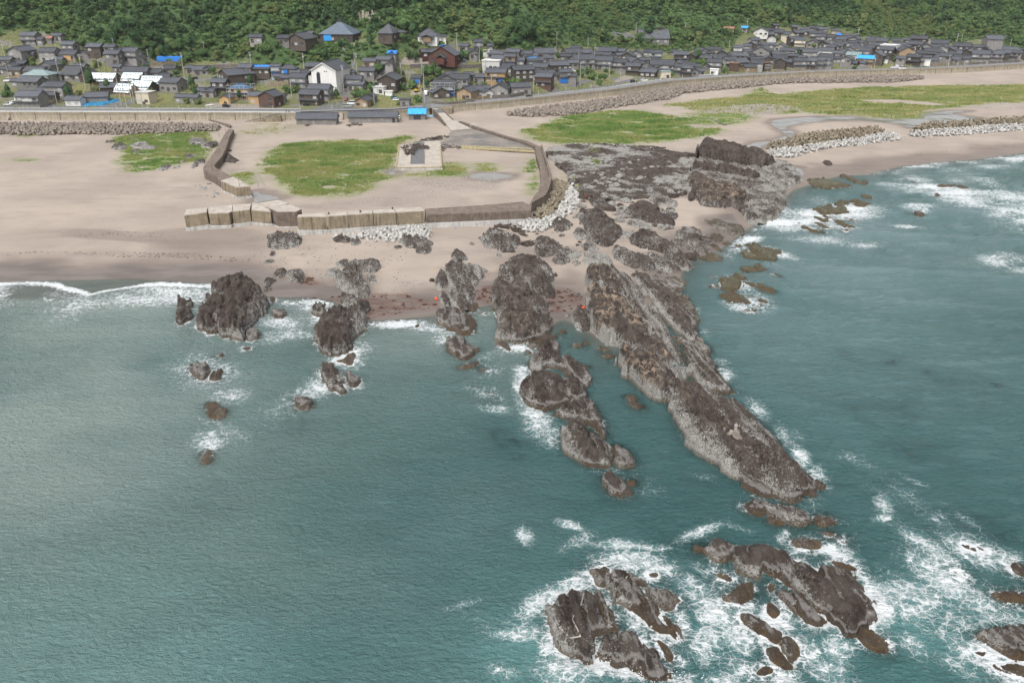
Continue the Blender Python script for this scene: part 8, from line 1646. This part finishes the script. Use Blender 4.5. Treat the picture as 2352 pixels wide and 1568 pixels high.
scatter_stones('pebbles',gravel_hole,6000,.12,.5,'pebble','bar of grey and tan cobbles inside the wet meadow','pebbles')
scatter_stones('pebbles',world_poly('a5',[(1500,1230),(1900,1190),(2352,1170),(2500,1200),(2352,1250),(1800,1245)]),2600,.12,.5,'pebble','cobbles along the lagoon edge at the far right','pebbles')
scatter_stones('pebbles',world_poly('b3',[(250,700),(700,690),(1300,700),(1200,820),(900,840),(500,900),(250,830)]),1600,.06,.35,'pebble','dark pebbles scattered on the harbour sand below the slab','pebbles')
scatter_stones('pebbles',world_poly('b2',[(900,700),(1400,680),(1500,860),(1000,830)]),500,.06,.35,'pebble','stones showing through the marsh grass','pebbles')
scatter_stones('pebbles',world_poly('b4',[(700,410),(1100,430),(1300,380),(1500,420),(1500,330),(900,330)]),900,.08,.5,'pebble','loose stones on the sand behind the dark headland','pebbles')
scatter_stones('wrack',world_poly('b1',[(-100,1420),(0,1410),(400,1385),(1000,1400),(1600,1400),(2300,1450),(2300,1490),(1600,1450),(1000,1440),(400,1400),(-100,1440)]),1500,.05,.40,'drift','line of dark seaweed scraps along the left high-water mark','seaweed',.25)
scatter_stones('wrack',world_poly('b1',[(600,1250),(1000,1200),(1500,1220),(1500,1260),(1000,1260)]),260,.06,.35,'drift','dark scraps on the middle of the left sand','seaweed',.25)
scatter_stones('wrack',world_poly('b5',[(1150,740),(1600,700),(2000,650),(2352,620),(2352,645),(2000,690),(1600,720),(1200,750)]),260,.12,.6,'drift','seaweed scraps along the right beach','seaweed',.25)
scatter_stones('wrack',world_poly('b1',[(0,500),(1900,500),(2300,1000),(2300,1380),(0,1380)]),2600,.04,.20,'drift','tiny dark scraps strewn over the left beach','seaweed',.4)
scatter_stones('wrack',world_poly('c1',[(900,0),(2352,0),(2352,500),(1900,560),(1400,380),(900,200)]),1100,.05,.30,'drift','dark scraps strewn over the middle beach','seaweed',.3)
m_=simple_mat('red_weed',(.075,.032,.018),(.040,.019,.012),2);M['redweed']=m_
for i,p in enumerate(WEED):
 scatter_stones('red_weed',p,int(180*abs((np.ptp(np.array(p)[:,0])*np.ptp(np.array(p)[:,1])))/500)+60,.15,.8,'redweed',['bank of rust-red seaweed at the head of the main cove','rust-red seaweed between the pale ridge and the big fin','rust-red seaweed beside the long ridge','small patch of rust-red weed beside beach rocks'][i],'seaweed',.18)
for k_ in([(738,660),(745,720),(768,800)],[(752,660),(790,720),(825,790)]):
 L=[hit_beach(*V('b2',*q))for q in k_];v=[]
 for a,b in zip(L[:-1],L[1:]):
  for i in range(9):
   q=a+(b-a)*i/8;v+=[(q[0]-.35,q[1],0),(q[0]+.35,q[1],0)]
 v=np.array(v);v[:,2]=zbeach(v[:,0],v[:,1])+.06
 tag(mesh_obj('wheel_track',v,[[i,i+1,i+3,i+2]for i in range(0,len(v)-2,2)],M['gravel']),kind='structure')
sv=[]
for cx,cy,sx_,sy_,hh_,n in[(1395,1508,34,8,1.8,420),(1440,1548,60,8,1.2,350),(1270,1475,10,14,1.0,120),(2003,1415,12,14,1.2,160),(1480,1562,50,6,1.0,200),(1205,792,14,5,1.2,120)]:
 for _ in range(n):
  p=at(cx+rng.normal(0,sx_),cy+rng.normal(0,sy_),0);z=abs(rng.normal(0,hh_*.5));sv.append((p[0]+rng.normal(0,.2),p[1]+rng.normal(0,.2),z,rng.uniform(.015,.045)if z>.6 else rng.uniform(.03,.10)))
sv=np.array(sv);b=np.array([(1,0,0),(-1,0,0),(0,1,0),(0,-1,0),(0,0,1),(0,0,-1)],float);f=np.array([(0,2,4),(2,1,4),(1,3,4),(3,0,4),(2,0,5),(1,2,5),(3,1,5),(0,3,5)])
tag(mesh_obj('spray',(b[None]*sv[:,3][:,None,None]+sv[:,None,:3]).reshape(-1,3),(f[None]+(np.arange(len(sv))*6)[:,None,None]).reshape(-1,3),simple_mat('spray_white',(.8,.82,.83),(.75,.77,.78),2)),'white spray thrown up by swell breaking on the near rocks','spray',kind='stuff')
g_=None
for i in range(34):
 x,y=rnd.uniform(1760,2110),rnd.uniform(160,230);p=hit_land(*V('a2',x,y))
 if g_ is None:k=MB();k.box(-.6,.6,-.6,.6,-.5,.5);k.box(-.3,.3,-.3,.3,.504,2.2);g_=k.build('gravestone',M['conc_top']);o=g_
 else:o=g_.copy();COL.objects.link(o)
 o.location=tuple(p);o.rotation_euler=(0,0,rnd.uniform(-.3,.3));tag(o,'grey stone grave pillar in the hillside cemetery','gravestone','gravestones of the hillside cemetery')
world=bpy.data.worlds.new('World');scene.world=world;world.use_nodes=True
nt=world.node_tree;nt.nodes.clear()
SUN_EL,SUN_AZ=math.radians(58),math.radians(205)
sky=nt.nodes.new('ShaderNodeTexSky');sky.sky_type='NISHITA';sky.sun_disc=False;sky.sun_elevation=SUN_EL;sky.sun_rotation=SUN_AZ
sky.air_density=1.0;sky.dust_density=6.0;sky.ozone_density=1.0;sky.altitude=50
hs=nt.nodes.new('ShaderNodeHueSaturation');hs.inputs['Saturation'].default_value=.22
bg=nt.nodes.new('ShaderNodeBackground');bg.inputs['Strength'].default_value=.13
ow=nt.nodes.new('ShaderNodeOutputWorld')
nt.links.new(sky.outputs[0],hs.inputs['Color']);nt.links.new(hs.outputs[0],bg.inputs[0]);nt.links.new(bg.outputs[0],ow.inputs[0])
sd=bpy.data.lights.new('sun','SUN');sd.energy=1.3;sd.angle=math.radians(25);sd.color=(1,.98,.95)
so=bpy.data.objects.new('sun',sd);COL.objects.link(so)
dv=Vector((math.sin(SUN_AZ)*math.cos(SUN_EL),math.cos(SUN_AZ)*math.cos(SUN_EL),math.sin(SUN_EL)))
so.rotation_euler=dv.to_track_quat('Z','Y').to_euler()
HAZE=0.00005
if HAZE:
 m=bpy.data.materials.new('haze');m.use_nodes=True;nt=m.node_tree;nt.nodes.clear()
 ou=nt.nodes.new('ShaderNodeOutputMaterial');vo=nt.nodes.new('ShaderNodeVolumePrincipled');vo.inputs['Color'].default_value=(.86,.90,.95,1);vo.inputs['Density'].default_value=HAZE;vo.inputs['Anisotropy'].default_value=0.0
 nt.links.new(vo.outputs[0],ou.inputs['Volume'])
 b=MB();b.box(-1600,1600,-700,1900,-10,190);o=b.build('haze',m);tag(o,kind='stuff')
cam=bpy.data.cameras.new('camera');cam.sensor_width=36;cam.lens=FPX/2352*36;cam.clip_start=1;cam.clip_end=6000
co=bpy.data.objects.new('camera',cam);COL.objects.link(co);co.location=(0,0,HCAM);co.rotation_euler=(math.radians(90)-PITCH,0,0);scene.camera=co
scene.view_settings.view_transform='Standard';scene.view_settings.look='None';scene.view_settings.exposure=0.72;scene.view_settings.gamma=1.0
scene.render.engine='CYCLES'
scene.cycles.max_bounces=4;scene.cycles.diffuse_bounces=2;scene.cycles.glossy_bounces=2;scene.cycles.volume_bounces=0;scene.cycles.transparent_max_bounces=8
